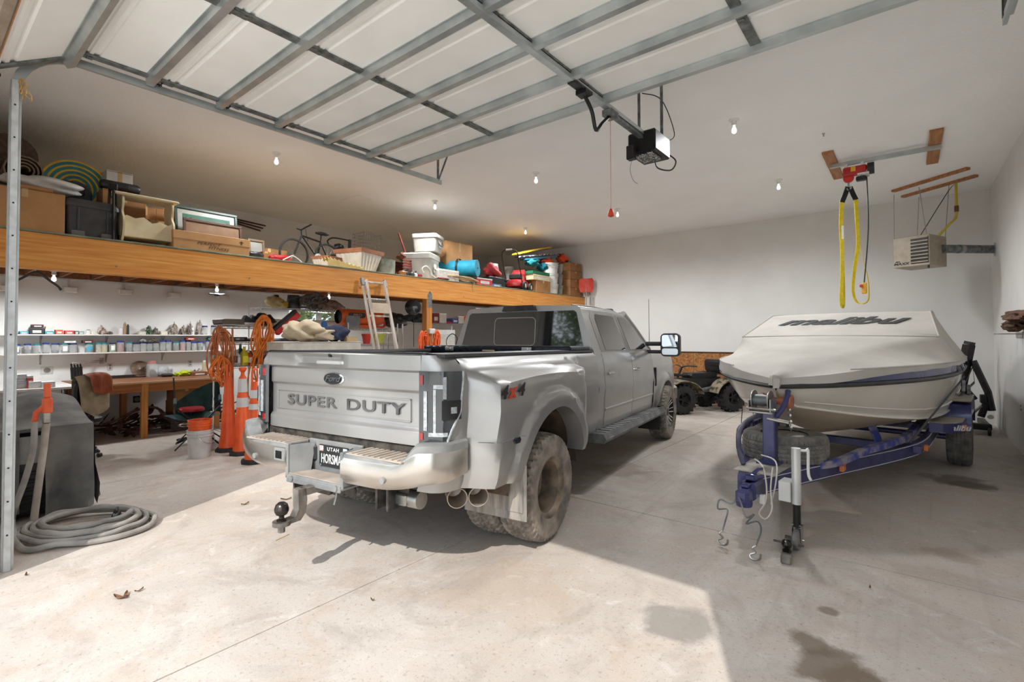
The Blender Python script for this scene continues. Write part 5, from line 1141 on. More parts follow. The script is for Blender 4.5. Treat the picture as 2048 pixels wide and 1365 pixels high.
# ---- workbench
BFX, BZ = -9.60, .905
BT2 = mat('bench_top', (122, 78, 52), (142, 94, 64), .5, 0, 4, stretch=(8, .5, 8))
wbn = thing('workbench', 'long wooden workbench with brown top along the left wall', 'workbench', (0, 0, 0))
by1 = AX(447, 760, BFX).y; by0 = AX(160, 770, BFX).y
B().box((XL+.002, by0, BZ-.03), (BFX, by1, BZ), .004).build('bench_top', BT2, wbn)
B().box((BFX, by0, BZ-.03), (BFX+.012, by1, BZ+.001), .003).build('edge_strip', col((206, 168, 122), .5), wbn)
B().box((BFX-.05, by0, BZ-.165), (BFX-.008, by1, BZ-.031), .004).build('apron', mat('bench_fir', (150, 88, 38), (178, 112, 54), .5, 0, 3, stretch=(12, .5, 12), detail=6), wbn)
LEGW = mat('post_fir', (176, 104, 40), (206, 142, 70), .55)
for x, y in ((BFX-.05, 2.52), (BFX-.05, by1-.1), (BFX-.05, by0+.1), (XL+.1, 2.52), (XL+.1, by1-.1), (XL+.1, by0+.1)): B().box((x-.045, y-.045, 0), (x+.045, y+.045, BZ-.031), .004).build('leg', LEGW, wbn)
wc = thing('white_counter', 'white topped counter section at the post end of the workbench', 'counter', (0, 0, 0))
B().box((XL+.002, .4, BZ-.04), (BFX+.02, by0-.01, BZ-.005), .004).build('counter_top', SHW, wc); B().box((XL+.1, .45, 0), (BFX-.06, by0-.2, BZ-.041), .004).build('cabinet', col((196, 192, 186), .5), wc)
one(B().box((XL+.02, AX(150, 748, XL+.1).y, BZ), (XL+.12, AX(335, 748, XL+.1).y, BZ+.05), .004), 'steel_bar', col((52, 46, 44), .5, .4), 'long dark steel bar lying at the back of the workbench', 'bar')
# folding swing-arm rack
q = AX(203, 722, XL); sr = thing('swing_arm_rack', 'chrome folding rack arm with four hanging black handles over the bench', 'rack', (XL, q.y, q.z))
e = AX(142, 727, XL+.28)-Vector((XL, q.y, q.z))
B().box((0, -.03, -.05), (.02, .03, .05), .004).build('wall_mount', STEEL, sr); B().tube([(.02, 0, .01), e], .009, 8).tube([(.02, 0, -.015), e+Vector((0, 0, -.02))], .007, 8).build('arm', CHROME, sr)
for k in range(4): p = e+Vector((-.04*k, .045*k, -.01)); B().tube([p, p+Vector((0, .01, -.06))], .012, 8).tube([p+Vector((0, .01, -.06)), p+Vector((.01, .02, -.26))], .02, 8).build('handle', BLACKM, sr)
# things on the bench
sbq = AX(283, 750, XL+.16); bl_ = []
n = 36; pr2 = []
for k in range(n*3): a = 2*PI*k/(n*3); pr2.append(((.155 if k % 3 == 0 else .14)*math.cos(a), .155+(.155 if k % 3 == 0 else .14)*math.sin(a)))
sbt = thing('saw_blade', 'rusty circular saw blade leaning on the wall above the bench', 'saw blade', (XL+.13, sbq.y, BZ), (0, -.35, 0)); B().prism(pr2, 0, .004, 'x').build('disc', mat('rusty_blade', (82, 62, 50), (126, 104, 84), .6, .5, 12), sbt)
B().lathe([(0, 0), (.022, 0), (.022, .006), (0, .006)], 18, TR(.004, 0, .155, ry=PI/2)).build('centre_boss', GALVD, sbt)
def bx_on(x0, x1, yt, c, label, name, cat, X=XL+.3, depth=.18, z=BZ, lidc=None): return sbox(x0, x1, yt, None, c, label, z, depth, X, cat, name, lidc)
X0 = XL+.3; y0, y1 = span(297, 318, 745, X0); gj = thing('glass_jar', 'big square glass jar with red banded lid on the bench', 'jar', (X0-.1, (y0+y1)/2, BZ)); hh = zat(307, 722, X0)-BZ
B().rings([[(x*s_, y*s_, z) for x, y in rrect(y1-y0, y1-y0, .03)] for z, s_ in ((0, .95), (.02, 1), (hh*.72, 1), (hh*.8, .85))], cap=False).build('jar_body', PET, gj); B().lathe([(0, hh*.8), ((y1-y0)*.42, hh*.8), ((y1-y0)*.42, hh*.96), (0, hh)], 20).build('jar_lid', col((176, 120, 112), .5), gj); fixn(blob(.05, .07, .06, 3, .5, 10).build('contents', BLACKP, gj, 60, loc=(.02, .03, .004)))
b = blob(.07, .16, .09, 44, .5, 12); one(b, 'plastic_bag', mat('bag_grey_clear', (170, 172, 176), (206, 208, 210), .3, 0, 30), 'translucent grey plastic bag on the bench behind the black tool', 'bag', None, (XL+.2, AX(327, 740, XL+.2).y, BZ), ang=70)
t = thing('power_tool', 'black cordless tool lying on the bench', 'tool', (XL+.4, AX(336, 745, XL+.4).y, BZ)); B().box((-.04, -.11, .0), (.04, .08, .06), .02).build('housing', BLACKP, t); B().cyl((0, .08, .02), (0, .2, .012), .012, 8).build('shaft', BLACKM, t)
one(blob(.07, .15, .045, 51, .4, 12), 'work_cloth', col((176, 190, 40), .8), 'crumpled yellow-green cloth on the bench', 'cloth', None, (XL+.4, AX(368, 745, XL+.4).y, BZ), ang=70)
for k, (x, y, r, c) in enumerate(((376, 742, .035, (46, 46, 66)), (383, 740, .04, (40, 42, 60)), (392, 738, .045, (60, 60, 64)), (399, 740, .04, (110, 108, 110)), (406, 743, .035, (50, 70, 90)))):
    q = AX(x, y, XL+.25); t = thing('knob_fitting', 'grey and navy hose fitting, %s from the saw end in the bench pile' % ('first', 'second', 'third', 'fourth', 'fifth')[k], 'fitting', (XL+.25, q.y, BZ)); B().lathe([(0, 0), (r, 0), (r, r*.8), (r*.6, r), (r*.6, r*1.8), (0, r*1.9)], 12, TR(rx=.4*(-1)**k)).build('nut', col(c, .5), t); B().cyl((0, 0, r), (.03, .05, r*2.6), .012, 8).build('barb', STEEL, t)
bx_on(385, 416, 744, (120, 70, 44), 'brown wooden block at the right end of the bench', 'wood_block', 'block', XL+.55, .3)
X0 = XL+.3; can(405, 413, 721, (196, 176, 138), 'tan spray bottle with white top at the bench end', BZ, 'spray_bottle', (216, 216, 214), X0, 'bottle')
# clutter on the white counter
CTZ = BZ-.005; X0 = -9.75
can(23, 28.5, 742, (40, 74, 48), 'green bottle with yellow label on the white counter', CTZ, 'bottle', (30, 40, 34), -9.7, 'bottle')
for k, (x0, x1, yt, yb, c, lb) in enumerate(((32, 55, 764, None, (188, 194, 204), 'clear compartment box at the bottom of the counter stack'), (33, 54, 757.5, 763.8, (176, 184, 200), 'clear compartment box in the middle of the counter stack'), (36, 55, 749, 757.3, (200, 206, 210), 'topmost clear compartment box on the counter'), (56, 68, 752, None, (206, 70, 64), 'red and white carton beside the clear boxes'), (59, 84, 763.5, None, (214, 212, 208), 'white flat package in front of the red carton'), (85, 112, 764, None, (196, 204, 214), 'pale blue papers spread on the counter'))): sbox(x0, x1, yt, yb, c, lb, CTZ, .2, X0+.02*k, 'box', 'small_box', (214, 214, 214))
# scrap iron under the bench
RUST = mat('rusty_iron', (58, 38, 32), (98, 66, 52), .75, .3, 20)
R3 = random.Random(5); sp = thing('scrap_iron_pile', 'tangled heap of rusty iron bars and cut metal leaves under the bench', 'scrap pile', (-10.2, 2.3, 0))
for k in range(34):
    L = R3.uniform(.5, 1.3); y = R3.uniform(-.3+L/2, 1.5); a = R3.gauss(0, .25); z = R3.uniform(.02, .2); x = R3.uniform(-.45, .45)
    P = [(x, y-L/2, z), (x+math.sin(a)*L*.25, y, max(.02, z+R3.uniform(-.03, .06))), (x+math.sin(a)*L*.5, y+L/2, max(.02, z+R3.uniform(-.05, .25)))]; cord(P, R3.uniform(.006, .016), 5, 4).build('iron_bar', RUST, sp)
for k in range(70):
    y = R3.uniform(.5, 1.6) if k % 3 else R3.uniform(-.15, .6); z = R3.uniform(.06, .42)*(1 if y > .4 else .7); L = R3.uniform(.08, .2)
    M = TR(R3.uniform(-.4, .45), y, z, R3.uniform(-1, 1), R3.uniform(-1, 1), R3.uniform(0, 6)); b = B(); pl = [(-L, 0), (-L*.5, .03), (0, .045), (L*.6, .03), (L, 0), (L*.6, -.03), (0, -.045), (-L*.5, -.03)]; b.prism(pl, -.002, .002, 'z', M); b.build('metal_leaf', RUST, sp)
sq = [AX(x, y, -10.0)-Vector((-10.2, 2.3, 0)) for x, y in ((205, 850), (240, 838), (270, 822), (300, 815), (320, 820), (335, 835))]; cord(sq, .02, 8).build('bent_pipe', RUST, sp)
# cartons, stool and camp chair before the bench end
q = AZ(372, 860, 0); X0 = -9.9
y0, y1 = span(347, 400, 800, X0); carton((X0-.2, (y0+y1)/2, .30), .4, y1-y0, zat(370, 802, X0)-.30, 'lower brown carton with red print under the bench end', CARDD, marks=[('A', .05, .12, .07)]); carton((X0-.2, (y0+y1)/2, zat(370, 802, X0)), .38, (y1-y0)*.95, zat(370, 778, X0)-zat(370, 802, X0), 'upper brown carton with white label under the bench', CARDD, marks=[('NA', .06, .05, .05)])
one(B().box((X0-.45, y0-.05, 0), (X0+.05, y1+.05, .295), .01), 'storage_crate', col((64, 58, 54), .6), 'dark low crate under the two brown cartons', 'crate')
X0 = -8.55; q = AX(383, 815, X0); stl = thing('shop_stool', 'red padded shop stool behind the white bucket', 'stool', (X0, q.y, 0)); zz = q.z
B().lathe([(0, zz), (.15, zz), (.175, zz-.02), (.175, zz-.05), (.15, zz-.065), (0, zz-.065)], 26).build('seat', col((176, 30, 34), .3), stl); B().cyl((0, 0, .08), (0, 0, zz-.065), .022, 12).build('column', BLACKM, stl)
for k in range(5): a = k*2*PI/5; B().tube([(0, 0, .1), (.22*math.cos(a), .22*math.sin(a), .05)], .018, 8).build('foot', BLACKM, stl); 
B().lathe([(.16, .28), (.175, .29), (.16, .3), (.15, .29)], 22).build('foot_ring', CHROME, stl)
X0 = -8.35; GRN = mat('dark_green_cloth', (24, 54, 52), (40, 76, 72), .85, 0, 8)
q = AX(400, 800, X0); cc = thing('camp_chair', 'dark green folding camp chair standing behind the white bucket', 'chair', (X0, q.y, 0))
def cp_(x, y, X): v = AX(x, y, X); return (v.x-X0, v.y-q.y, v.z)
def legz(p): return (p[0], p[1], .012)
A1, A2, A3, A4 = cp_(350, 815, X0+.25), cp_(352, 820, X0-.25), cp_(440, 812, X0+.25), cp_(442, 800, X0-.3)
for a, b_ in ((A1, legz(A3)), (A3, legz(A1)), (A2, legz(A4)), (A4, legz(A2))): B().tube([a, b_], .011, 8).build('leg', BLACKM, cc)
for a in (A2, A4): B().tube([(a[0], a[1], .35), (a[0]-.12, a[1], 1.0)], .011, 8).build('back_post', BLACKM, cc)
bk = [(A2[0]-.02, A2[1]), (A4[0]-.02, A4[1])]; B().grid([[(bk[0][0]+(bk[1][0]-bk[0][0])*t-.03*math.sin(PI*t)-.1*s_, bk[0][1]+(bk[1][1]-bk[0][1])*t, (.42+.50*s_*(.35+.65*t)+.04*math.sin(PI*t))) for t in [k/8 for k in range(9)]] for s_ in [k/5 for k in range(6)]]).build('back_cloth', GRN, cc)
B().grid([[(A2[0]+(A1[0]-A2[0])*u, A1[1]+(A3[1]-A1[1])*t, .46-.09*math.sin(PI*t)*math.sin(PI*u*.9)) for t in [k/8 for k in range(9)]] for u in [k/5 for k in range(6)]]).build('seat_cloth', GRN, cc)
for a, b_ in ((A1, A2), (A3, A4)): B().tube([(a[0], a[1], .66), (b_[0]-.05, b_[1], .68)], .022, 8).build('arm_rest', GRN, cc)
bq = AZ(400, 917); bucket((bq.x-.1, bq.y+.03, 0), .13, .15, .37, (196, 194, 190), 'white plastic bucket standing on the floor beside the cones', rot=.6)
bucket((bq.x-.1, bq.y+.03, .16), .12, .142, .34, (226, 92, 30), 'orange bucket nested in the white bucket', handle=False)
# office chair with jackets
X0 = -8.75; q = AX(150, 800, X0); oc = thing('office_chair', 'black office chair turned away and hung with jackets', 'chair', (X0, q.y, 0), .5)
for k in range(5):
    a = k*2*PI/5+.35; e = Vector((.30*math.cos(a), .30*math.sin(a), .075)); lg = B().tube([(0, 0, .12), e], [.03, .018], 8).build('star_leg', BLACKP, oc); B().lathe([(0, -.02), (.028, -.02), (.028, .02), (0, .02)], 14, TR(e.x, e.y, .029, rx=PI/2)).build('caster', BLACKP, lg)
B().cyl((0, 0, .1), (0, 0, .45), .03, 12).build('gas_lift', BLACKM, oc); B().rings([[(x*s_, y*s_, z) for x, y in rrect(.48, .5, .12)] for z, s_ in ((.45, .9), (.47, 1), (.52, 1), (.55, .85))]).build('seat', BLACKP, oc)
bkk = [(x, z) for x, z in rrect(.46, .52, .16, 6)]; B().rings([[(.24+o, x*s_, .83+z*s_) for x, z in bkk] for o, s_ in ((-.03, .9), (0, 1.), (.03, 1.), (.055, .9))]).build('backrest', BLACKP, oc); B().box((.24, -.04, .5), (.28, .04, .7), .01).build('back_stem', BLACKM, oc)
for s_ in (-1, 1): B().tube(smooth([(.02, s_*.25, .5), (.02, s_*.3, .6), (.02, s_*.3, .7), (-.1, s_*.3, .73), (.14, s_*.3, .73)], 4), .022, 8).build('arm', BLACKP, oc)
def cloth_hang(M, w, h0, h1, seed, thick=.05, top=1.1):
    R_ = random.Random(seed); rows = []; ph = R_.uniform(0, 6)
    for i in range(19):
        t = i/18*2-1; row = []
        for j in range(15):
            u = j/14*2-1; hang = h1 if t > 0 else h0; z = top-abs(t)*hang*(1+.12*math.sin(3*u+ph))*(1 if abs(t) > .12 else 1)+.02*math.cos(u*1.4); x = (.045+.03*abs(t)+.025*math.sin(u*7+ph+t*2)*abs(t))*(1 if t > 0 else -1)*min(1, abs(t)*6)
            row.append(M @ Vector((x, u*w*(1-.12*abs(t)*math.cos(u*2+ph)), z)))
        rows.append(row)
    return B().grid(rows)
Mo = Matrix.Translation((X0, q.y, 0)) @ Matrix.Rotation(.5, 4, 'Z') @ TR(.265, 0, 0)
o = one(cloth_hang(Mo @ TR(0, -.02, 0), .2, .3, .50, 3, top=1.105), 'tan_jacket', mat('tan_canvas', (136, 120, 96), (162, 146, 118), .9, 0, 8), 'tan canvas jacket hanging over the office chair back', 'jacket', ang=60)
o = one(cloth_hang(Mo @ TR(0, .05, 0) @ Matrix.Diagonal((1.5, 1, 1, 1)), .15, .2, .27, 8, top=1.13), 'rust_jacket', mat('rust_canvas', (130, 62, 34), (158, 82, 50), .85, 0, 8), 'rust brown jacket thrown over the tan jacket', 'jacket', ang=60)

# ---- covered machine, hydrant, hose
CT = mat('dusty_tarp', (78, 77, 77), (112, 108, 102), .8, 0, 4, .2, 12)
cv2 = thing('covered_machine', 'machine hidden under a dusty charcoal tarp beside the left door track', 'covered machine', (0, 0, 0))
def zt_(x, y): return .815+.2*sstep(-5.95, -6.9, x)-.035*math.sin((y-.4)*9)*sstep(-5.9, -6.4, x)
rows = []; Yn, Ye = .40, 1.17
for i in range(15):
    x = -5.98-1.2*i/14; rows.append([(x, Yn+(Ye-Yn)*k/14, zt_(x, Yn+(Ye-Yn)*k/14)) for k in range(15)])
tp_ = B().grid(rows)
def skirt(P, bot, seed, out):
    rws = []
    for j in range(9):
        t = j/8; r = []
        for i, p in enumerate(P):
            f = .05*math.sin(i*1.25+seed)*t+.04*t*math.sin(i*.5+seed*2)+.02*math.sin(j*1.3+i*2.1)*t; r.append((p[0]+out[0]*(f+.05*t), p[1]+out[1]*(f+.05*t), p[2]+(bot(i/(len(P)-1))-p[2])*t))
        rws.append(r)
    return B().grid(rws)
P = [r for r in rows[0]]; 
o1 = skirt(P[:6], lambda u: .06+.05*u, 1, (1, 0)); o2 = skirt(P[8:], lambda u: .02+.06*abs(u-.2), 2.2, (1, 0)); o3 = skirt([r[-1] for r in rows], lambda u: .05+.05*math.sin(u*5), 4, (0, 1))
fixn(tp_.build('tarp_top', CT, cv2, 60)); fixn(o1.build('tarp_flap', CT, cv2, 60)); fixn(o2.build('tarp_flap', CT, cv2, 60)); fixn(o3.build('tarp_flap', CT, cv2, 60))
mb = B().box((-7.1, .46, .05), (-6.06, 1.1, .77), .03); mb.build('machine_body', BLACKP, cv2); B().box((-6.06, .52, .5), (-6.05, .98, .74), .003).build('front_panel', col((150, 148, 144), .5), cv2)
for k in range(5): B().box((-6.058, .54, .12+.07*k), (-6.04, .96, .15+.07*k), .006).build('vent_slat', BLACKM, cv2)
HX, HY = -5.74, .735
hy = thing('yard_hydrant', 'orange topped water hydrant standpipe in front of the tarp', 'hydrant', (HX, HY, 0))
zt2 = zat(75, 768, HX); OR = mat('hydrant_orange', (216, 84, 44), (232, 104, 60), .5, 0, 8, .2)
PV = mat('dusty_pipe', (150, 140, 128), (178, 168, 156), .6)
B().tube([(0, 0, 0), (0, .06, zt2*.55), (0, .075, zt2*.72)], .026, 12).build('standpipe', PV, hy)
B().box((-.02, .05, zt2*.72), (.02, .10, zt2*.80), .008).build('band', STEEL, hy)
B().box((-.028, .045, zt2*.79), (.028, .112, zt2*.90), .012).tube([(0, .06, zt2*.84), (0, .01, zt2*.80), (0, .0, zt2*.74)], .02, 8).build('valve_head', OR, hy); B().box((-.02, .055, zt2*.9), (.02, .10, zt2), .008).build('lever', OR, hy)
HOSE = mat('grey_hose', (128, 123, 118), (160, 154, 147), .6, 0, 6)
c0 = Vector((-5.42, 1.03)); P = [(HX+.02, HY+.0, zt2*.74)]
for x, y in ((66, 900), (50, 960), (32, 1010)): v = AX(x, y, HX+.05); P.append(tuple(v))
v = AZ(24, 1062, .03); P.append((v.x, v.y, .08)); v = AZ(45, 1098, .03); P.append((v.x, v.y, .025))
for k in range(74):
    a = -1.25+2*PI*k/17; L = k/17; rx, ry = .50-.045*L+.02*math.sin(k*.6), .40-.035*L+.02*math.cos(k*.5); ca, sa = math.cos(.55), math.sin(.55); u, w_ = rx*math.cos(a), ry*math.sin(a)
    P.append((c0.x+u*ca-w_*sa+.03*math.sin(L*2.3), c0.y+u*sa+w_*ca+.02*math.cos(L*1.7), .024+.012*(k % 5 == 0)+.018*L))
one(cord(P, .022, 10, 4), 'garden_hose', HOSE, 'dusty grey hose coiled on the floor below the hydrant', 'hose')
v = AZ(232, 1030, .1); nz = thing('hose_nozzle', 'dark metal fittings lying on the hose coil', 'nozzle', (v.x, v.y, .10), 1.2); B().lathe([(0, -.1), (.02, -.1), (.03, -.04), (.022, 0), (.026, .06), (.016, .1), (0, .1)], 12, TR(rx=PI/2)).build('barrel', BLACKM, nz); B().box((-.012, -.03, .01), (.012, .07, .05), .008).build('trigger', BLACKM, nz)

# ---- traffic delineators
CO = mat('cone_orange', (226, 82, 24), (240, 100, 38), .45, 0, 4); CW_ = mat('cone_white', (206, 206, 206), (222, 222, 222), .35)
def cone(px, py, yt, label, bands, loop):
    g = AZ(px, py); d = Vector((g.x, g.y, 0)).normalized(); g = g+d*.12; h = AX(px, yt, g.x).z
    t = thing('traffic_delineator', label, 'traffic cone', (g.x, g.y, 0), rnd.uniform(0, 1), 'orange traffic delineators')
    B().lathe([(0, 0), (.165, 0), (.165, .03), (.15, .05), (.13, .055), (0, .055)], 8).build('rubber_base', DARKR, t)
    hb_ = h*.86; pf = [(.12, .05), (.115, .12), (.10, .2), (.098, .24), (.092, .25), (.085, hb_*.5), (.078, hb_*.51), (.068, hb_*.75), (.062, hb_*.76), (.05, hb_*.97), (.03, hb_)]
    B().lathe(pf, 20).build('cone_body', CO, t)
    for a, b_ in bands: B().lathe([(prof_at([(z, r) for r, z in pf], hb_*a)+.003, hb_*a), (prof_at([(z, r) for r, z in pf], hb_*b_)+.003, hb_*b_)], 20, cap=False).build('reflective_band', CW_, t)
    if loop: B().tube(smooth([(0, -.035, hb_-.02), (0, -.04, hb_+.06), (0, -.03, h-.015), (0, .03, h-.015), (0, .04, hb_+.06), (0, .035, hb_-.02)], 4), .014, 8).build('loop_handle', CO, t)
    else: B().lathe([(.03, hb_-.01), (.022, hb_+.04), (.05, hb_+.08), (.048, hb_+.11), (0, hb_+.12)], 14).build('knob_handle', CO, t)
cone(456, 905, 728, 'plain orange delineator post with a loop handle, left of the three', (), True)
cone(484, 912, 726, 'orange cone with two white bands, middle of the three', ((.60, .72), (.79, .96)), False)
cone(509, 929, 738, 'orange delineator with white bands partly behind the truck bumper', ((.66, .73), (.80, .90)), True)
# ================================================================== racks and tools behind the truck
WIRE = mat('chrome_wire', (150, 150, 150), (196, 196, 195), .3, .9, 30)
def wire_rack(name, label, X0, X1, Y0, Y1, zs_, ztop, posts=True, bracing=False):
    t = thing(name, label, 'wire rack', (X0, Y0, 0)); dx, dy = X1-X0, Y1-Y0
    for x in (0, dx):
        for y in (0, dy): p = B().cyl((x, y, 0), (x, y, ztop), .0127, 10).build('post', CHROME, t)
    for z in zs_:
        z -= .012; b = B()
        for zz in (z, z-.03):
            for a, c in (((0, 0), (dx, 0)), ((0, dy), (dx, dy)), ((0, 0), (0, dy)), ((dx, 0), (dx, dy))): b.tube([(a[0], a[1], zz), (c[0], c[1], zz)], .004, 5)
        n = int(dy/.035); zg = []
        for x in (0, dx): b.tube([(x, dy*k/n, z-(.03 if k % 2 else 0)) for k in range(n+1)], .003, 4)
        b.build('shelf_frame', WIRE, t)
        w = B()
        for k in range(1, int(dy/.03)): w.box((0, .03*k-.0015, z-.0015), (dx, .03*k+.0015, z+.0015))
        for x in (dx*.33, dx*.66): w.box((x-.002, 0, z-.006), (x+.002, dy, z-.002))
        o = w.build('shelf_wires', WIRE, t); o['kind'] = 'stuff'
    return t
# front rack (its end holds the yellow cords), tall rack against the wall, far rack by the post
AXF = -7.85; ay0, ay1 = AX(453, 660, AXF).y, AX(655, 660, AXF).y
ZA = [zat(470, 732, AXF), zat(470, 684, AXF), zat(470, 651, AXF)]
wire_rack('wire_shelving', 'front wire rack hung with orange cords, left of the blue board', AXF-.46, AXF, ay0, ay1, [.25, ZA[0], ZA[1], ZA[2]], 1.72)
BXF = -9.0; b0, b1 = AX(521, 620, BXF).y, AX(691, 620, BXF).y
ZB = [zat(600, 617, BXF), zat(600, 692, BXF)]
wire_rack('wire_shelving', 'tall wire rack before the side window, carrying masks and a bucket', BXF-.46, BXF, b0, b1, [.3, ZB[1], ZB[0]], zat(521, 606, BXF))
CXF = -8.0; c0_, c1_ = AX(696, 660, CXF).y, AX(795, 660, CXF).y
ZC_ = [zat(740, 688, CXF), zat(740, 656, CXF)]
wire_rack('wire_shelving', 'wire rack behind the wooden ladder with a yellow pot', CXF-.46, CXF, c0_, c1_, [.3, ZC_[0], ZC_[1]], zat(801, 648, CXF))
DXF = -7.9; d0, d1 = AX(805, 660, DXF).y, AX(932, 660, DXF).y
ZD = [zat(880, 712, DXF), zat(880, 646, DXF)]
wire_rack('wire_shelving', 'far wire rack right of the loft post with red goods', DXF-.46, DXF, d0, d1, [.3, ZD[0], ZD[1]], zat(808, 648, DXF))
def at(x, X): return AX(x, 660, X).y
# --- on the front rack
t = thing('snow_shovel_scoop', 'dark brown plastic scoop lying on the rack top left', 'scoop', (AXF-.2, at(468, AXF), ZA[2]), 0); w_ = (at(492, AXF)-at(443, AXF))
b = B().rings([[(x, w_*u*(.5 if z else .42), z*.09) for x, z, u in ((-.16, 0, -1), (-.2, 1, -1), (-.2, 1, 1), (-.16, 0, 1), (.16, 0, 1), (.2, 1, 1), (.2, 1, -1), (.16, 0, -1))][:0] or [(xx, yy, zz) for xx, yy, zz in ((-.17, -w_*.45*s_, h), (.17, -w_*.45*s_, h), (.17, w_*.45*s_, h), (-.17, w_*.45*s_, h))] for h, s_ in ((0, .8), (.03, 1), (.085, 1.05), (.095, .7))]); b.build('pan', col((84, 70, 60), .5), t); B().box((-.18, -w_*.5, 0), (.18, w_*.5, .012), .004).build('rim', col((196, 190, 184), .4), t)
t = thing('safety_goggles', 'black and white pads stacked next to the brown scoop', 'goggles', (AXF-.15, at(504, AXF), ZA[2])); B().box((-.1, -.1, 0), (.1, .1, .05), .02).build('pad', col((206, 204, 200), .5), t); B().prism([(-.1, .05), (.1, .05), (.06, .17), (.03, .11), (-.04, .16)], -.05, .05, 'x').build('fins', BLACKP, t)
b = blob(.16, .17, .1, 61, .25, 14); one(b, 'tool_bag', BLACKP, 'rounded black bag on the front rack behind the cord hook', 'bag', None, (AXF-.25, at(540, AXF), ZA[2]), ang=60)
t = thing('red_level_case', 'red and black long case tilted on the front rack', 'case', (AXF+.02, at(571, AXF), zat(571, 645, AXF)), (.72, 0, 0)); B().box((-.05, -.24, -.07), (.05, .24, .02), .006).build('red_shell', col((196, 32, 36), .4), t); B().box((-.05, -.24, .021), (.05, .24, .07), .006).build('black_shell', BLACKP, t)
for k, (x, c, lb, w2, h2) in enumerate(((478, (44, 44, 48), 'flat dark case on the middle rack shelf', .3, .07), (525, (60, 52, 48), 'low brown tool tray on the middle rack shelf', .26, .06), (585, (40, 42, 46), 'black flat case right of the cords on the middle shelf', .34, .05), (610, (96, 60, 50), 'red-brown tool tray at the end of the middle shelf', .2, .08))):
    t = thing('tool_case', lb, 'case', (AXF-.2, at(x, AXF), ZA[1])); B().box((-.15, -w2/2, 0), (.15, w2/2, h2*.6), .01).build('base', col(c, .5), t); B().box((-.15, -w2/2, h2*.6+.002), (.15, w2/2, h2), .01).build('lid', col(tint(c, 10), .5), t); B().box((.15, -.03, h2*.4), (.16, .03, h2*.75), .003).build('latch', STEEL, t)
def jug(x, yt, c, cap, label, X, z, w=.08, name='spray_jug'):
    h = zat(x, yt, X)-z; t = thing(name, label, 'bottle', (X-.1, at(x, X-.1), z)); r = w
    B().rings([[(a*s_, b_*s_, zz) for a, b_ in rrect(2*r, 2*r*.8, r*.4)] for zz, s_ in ((0, .95), (.01, 1), (h*.62, 1), (h*.75, .6), (h*.8, .35))]).build('bottle_body', col(c, .35), t); B().lathe([(0, h*.79), (r*.36, h*.79), (r*.36, h), (0, h)], 14).build('cap', col(cap, .4), t); B().box((r*.99, -r*.7, h*.15), (r*1.01, r*.7, h*.5), .0).build('paper_label', col(tint(cap, 40), .6), t)
ZJ = ZA[0]
jug(465, 693, (206, 208, 210), (60, 60, 62), 'white spray bottle with black trigger on the lower rack shelf', AXF, ZJ, .07); jug(474, 700, (190, 206, 214), (206, 206, 206), 'pale blue bottle on the lower rack shelf', AXF, ZJ, .05); jug(481, 688, (40, 52, 44), (40, 110, 60), 'dark bottle with green cap on the lower rack shelf', AXF-.05, ZJ, .05); jug(489, 694, (206, 190, 50), (226, 206, 40), 'yellow labelled bottle with yellow cap on the rack', AXF+.04, ZJ, .055); jug(497, 700, (206, 70, 40), (230, 226, 220), 'orange-red bottle beside the yellow one', AXF, ZJ, .05)
one(blob(.14, .3, .09, 71, .5, 14, True, 3), 'rag_heap', mat('dark_rags', (44, 42, 42), (150, 130, 116), .9, 0, 26, .4), 'heap of dark rags and strings on the lowest visible rack shelf', 'rags', None, (AXF-.22, at(500, AXF)+.15, ZJ), ang=70)
# orange cords
OC = mat('orange_cord', (222, 116, 36), (240, 142, 58), .5, 0, 12); OC2 = mat('dull_orange_cord', (176, 92, 44), (206, 128, 80), .6, 0, 14)
yk = at(526, AXF); zk = zat(526, 632, AXF)
one(hank(yk, zk, .36, .62, 6, .012, 1, AXF+.05), 'orange_cord_hank', OC, 'bright orange cord hung in big round loops on the rack post', 'cord')
one(hank(yk+.0, zk-.42, .36, .95, 7, .011, 2, AXF+.07), 'orange_cord_hank', OC, 'long orange cord hanging below the round loops to the cones', 'cord')
one(hank(at(440, AXF), zat(455, 655, AXF), .26, .8, 6, .011, 3, AXF+.03), 'orange_cord_hank', OC2, 'faded orange cord bundle at the left corner of the front rack', 'cord')
one(hank(at(437, AXF), zat(440, 712, AXF), .24, .42, 5, .011, 4, AXF+.08), 'orange_cord_hank', OC, 'orange cord loops hanging at the bench end', 'cord')
ar = AXF+.09; t = thing('push_broom', 'wooden broom handle standing between cords and rack', 'broom', (ar, at(468, ar), 0), (0, -.03, 0)); B().cyl((0, 0, .04), (0, 0, zat(468, 658, ar)), .014, 10).build('handle', col((186, 120, 62), .5), t); B().box((-.05, -.18, 0), (.05, .18, .06), .006).build('brush_head', BLACKP, t)
ar = AXF+.05; t = thing('blue_board', 'narrow blue plastic board standing upright at the rack end', 'board', (ar, at(648, ar), 0)); hz_ = zat(648, 643, ar); B().rings([[(x*.25, y*s_, z) for x, y in rrect(.16, .17, .05)] for z, s_ in ((.02, .6), (.3, .9), (hz_*.7, 1.), (hz_*.95, .8), (hz_, .5))]).build('board', col((34, 92, 156), .4), t); B().box((-.026, -.02, .3), (.03, .02, hz_*.9), .006).build('spine', col((24, 66, 124), .4), t)
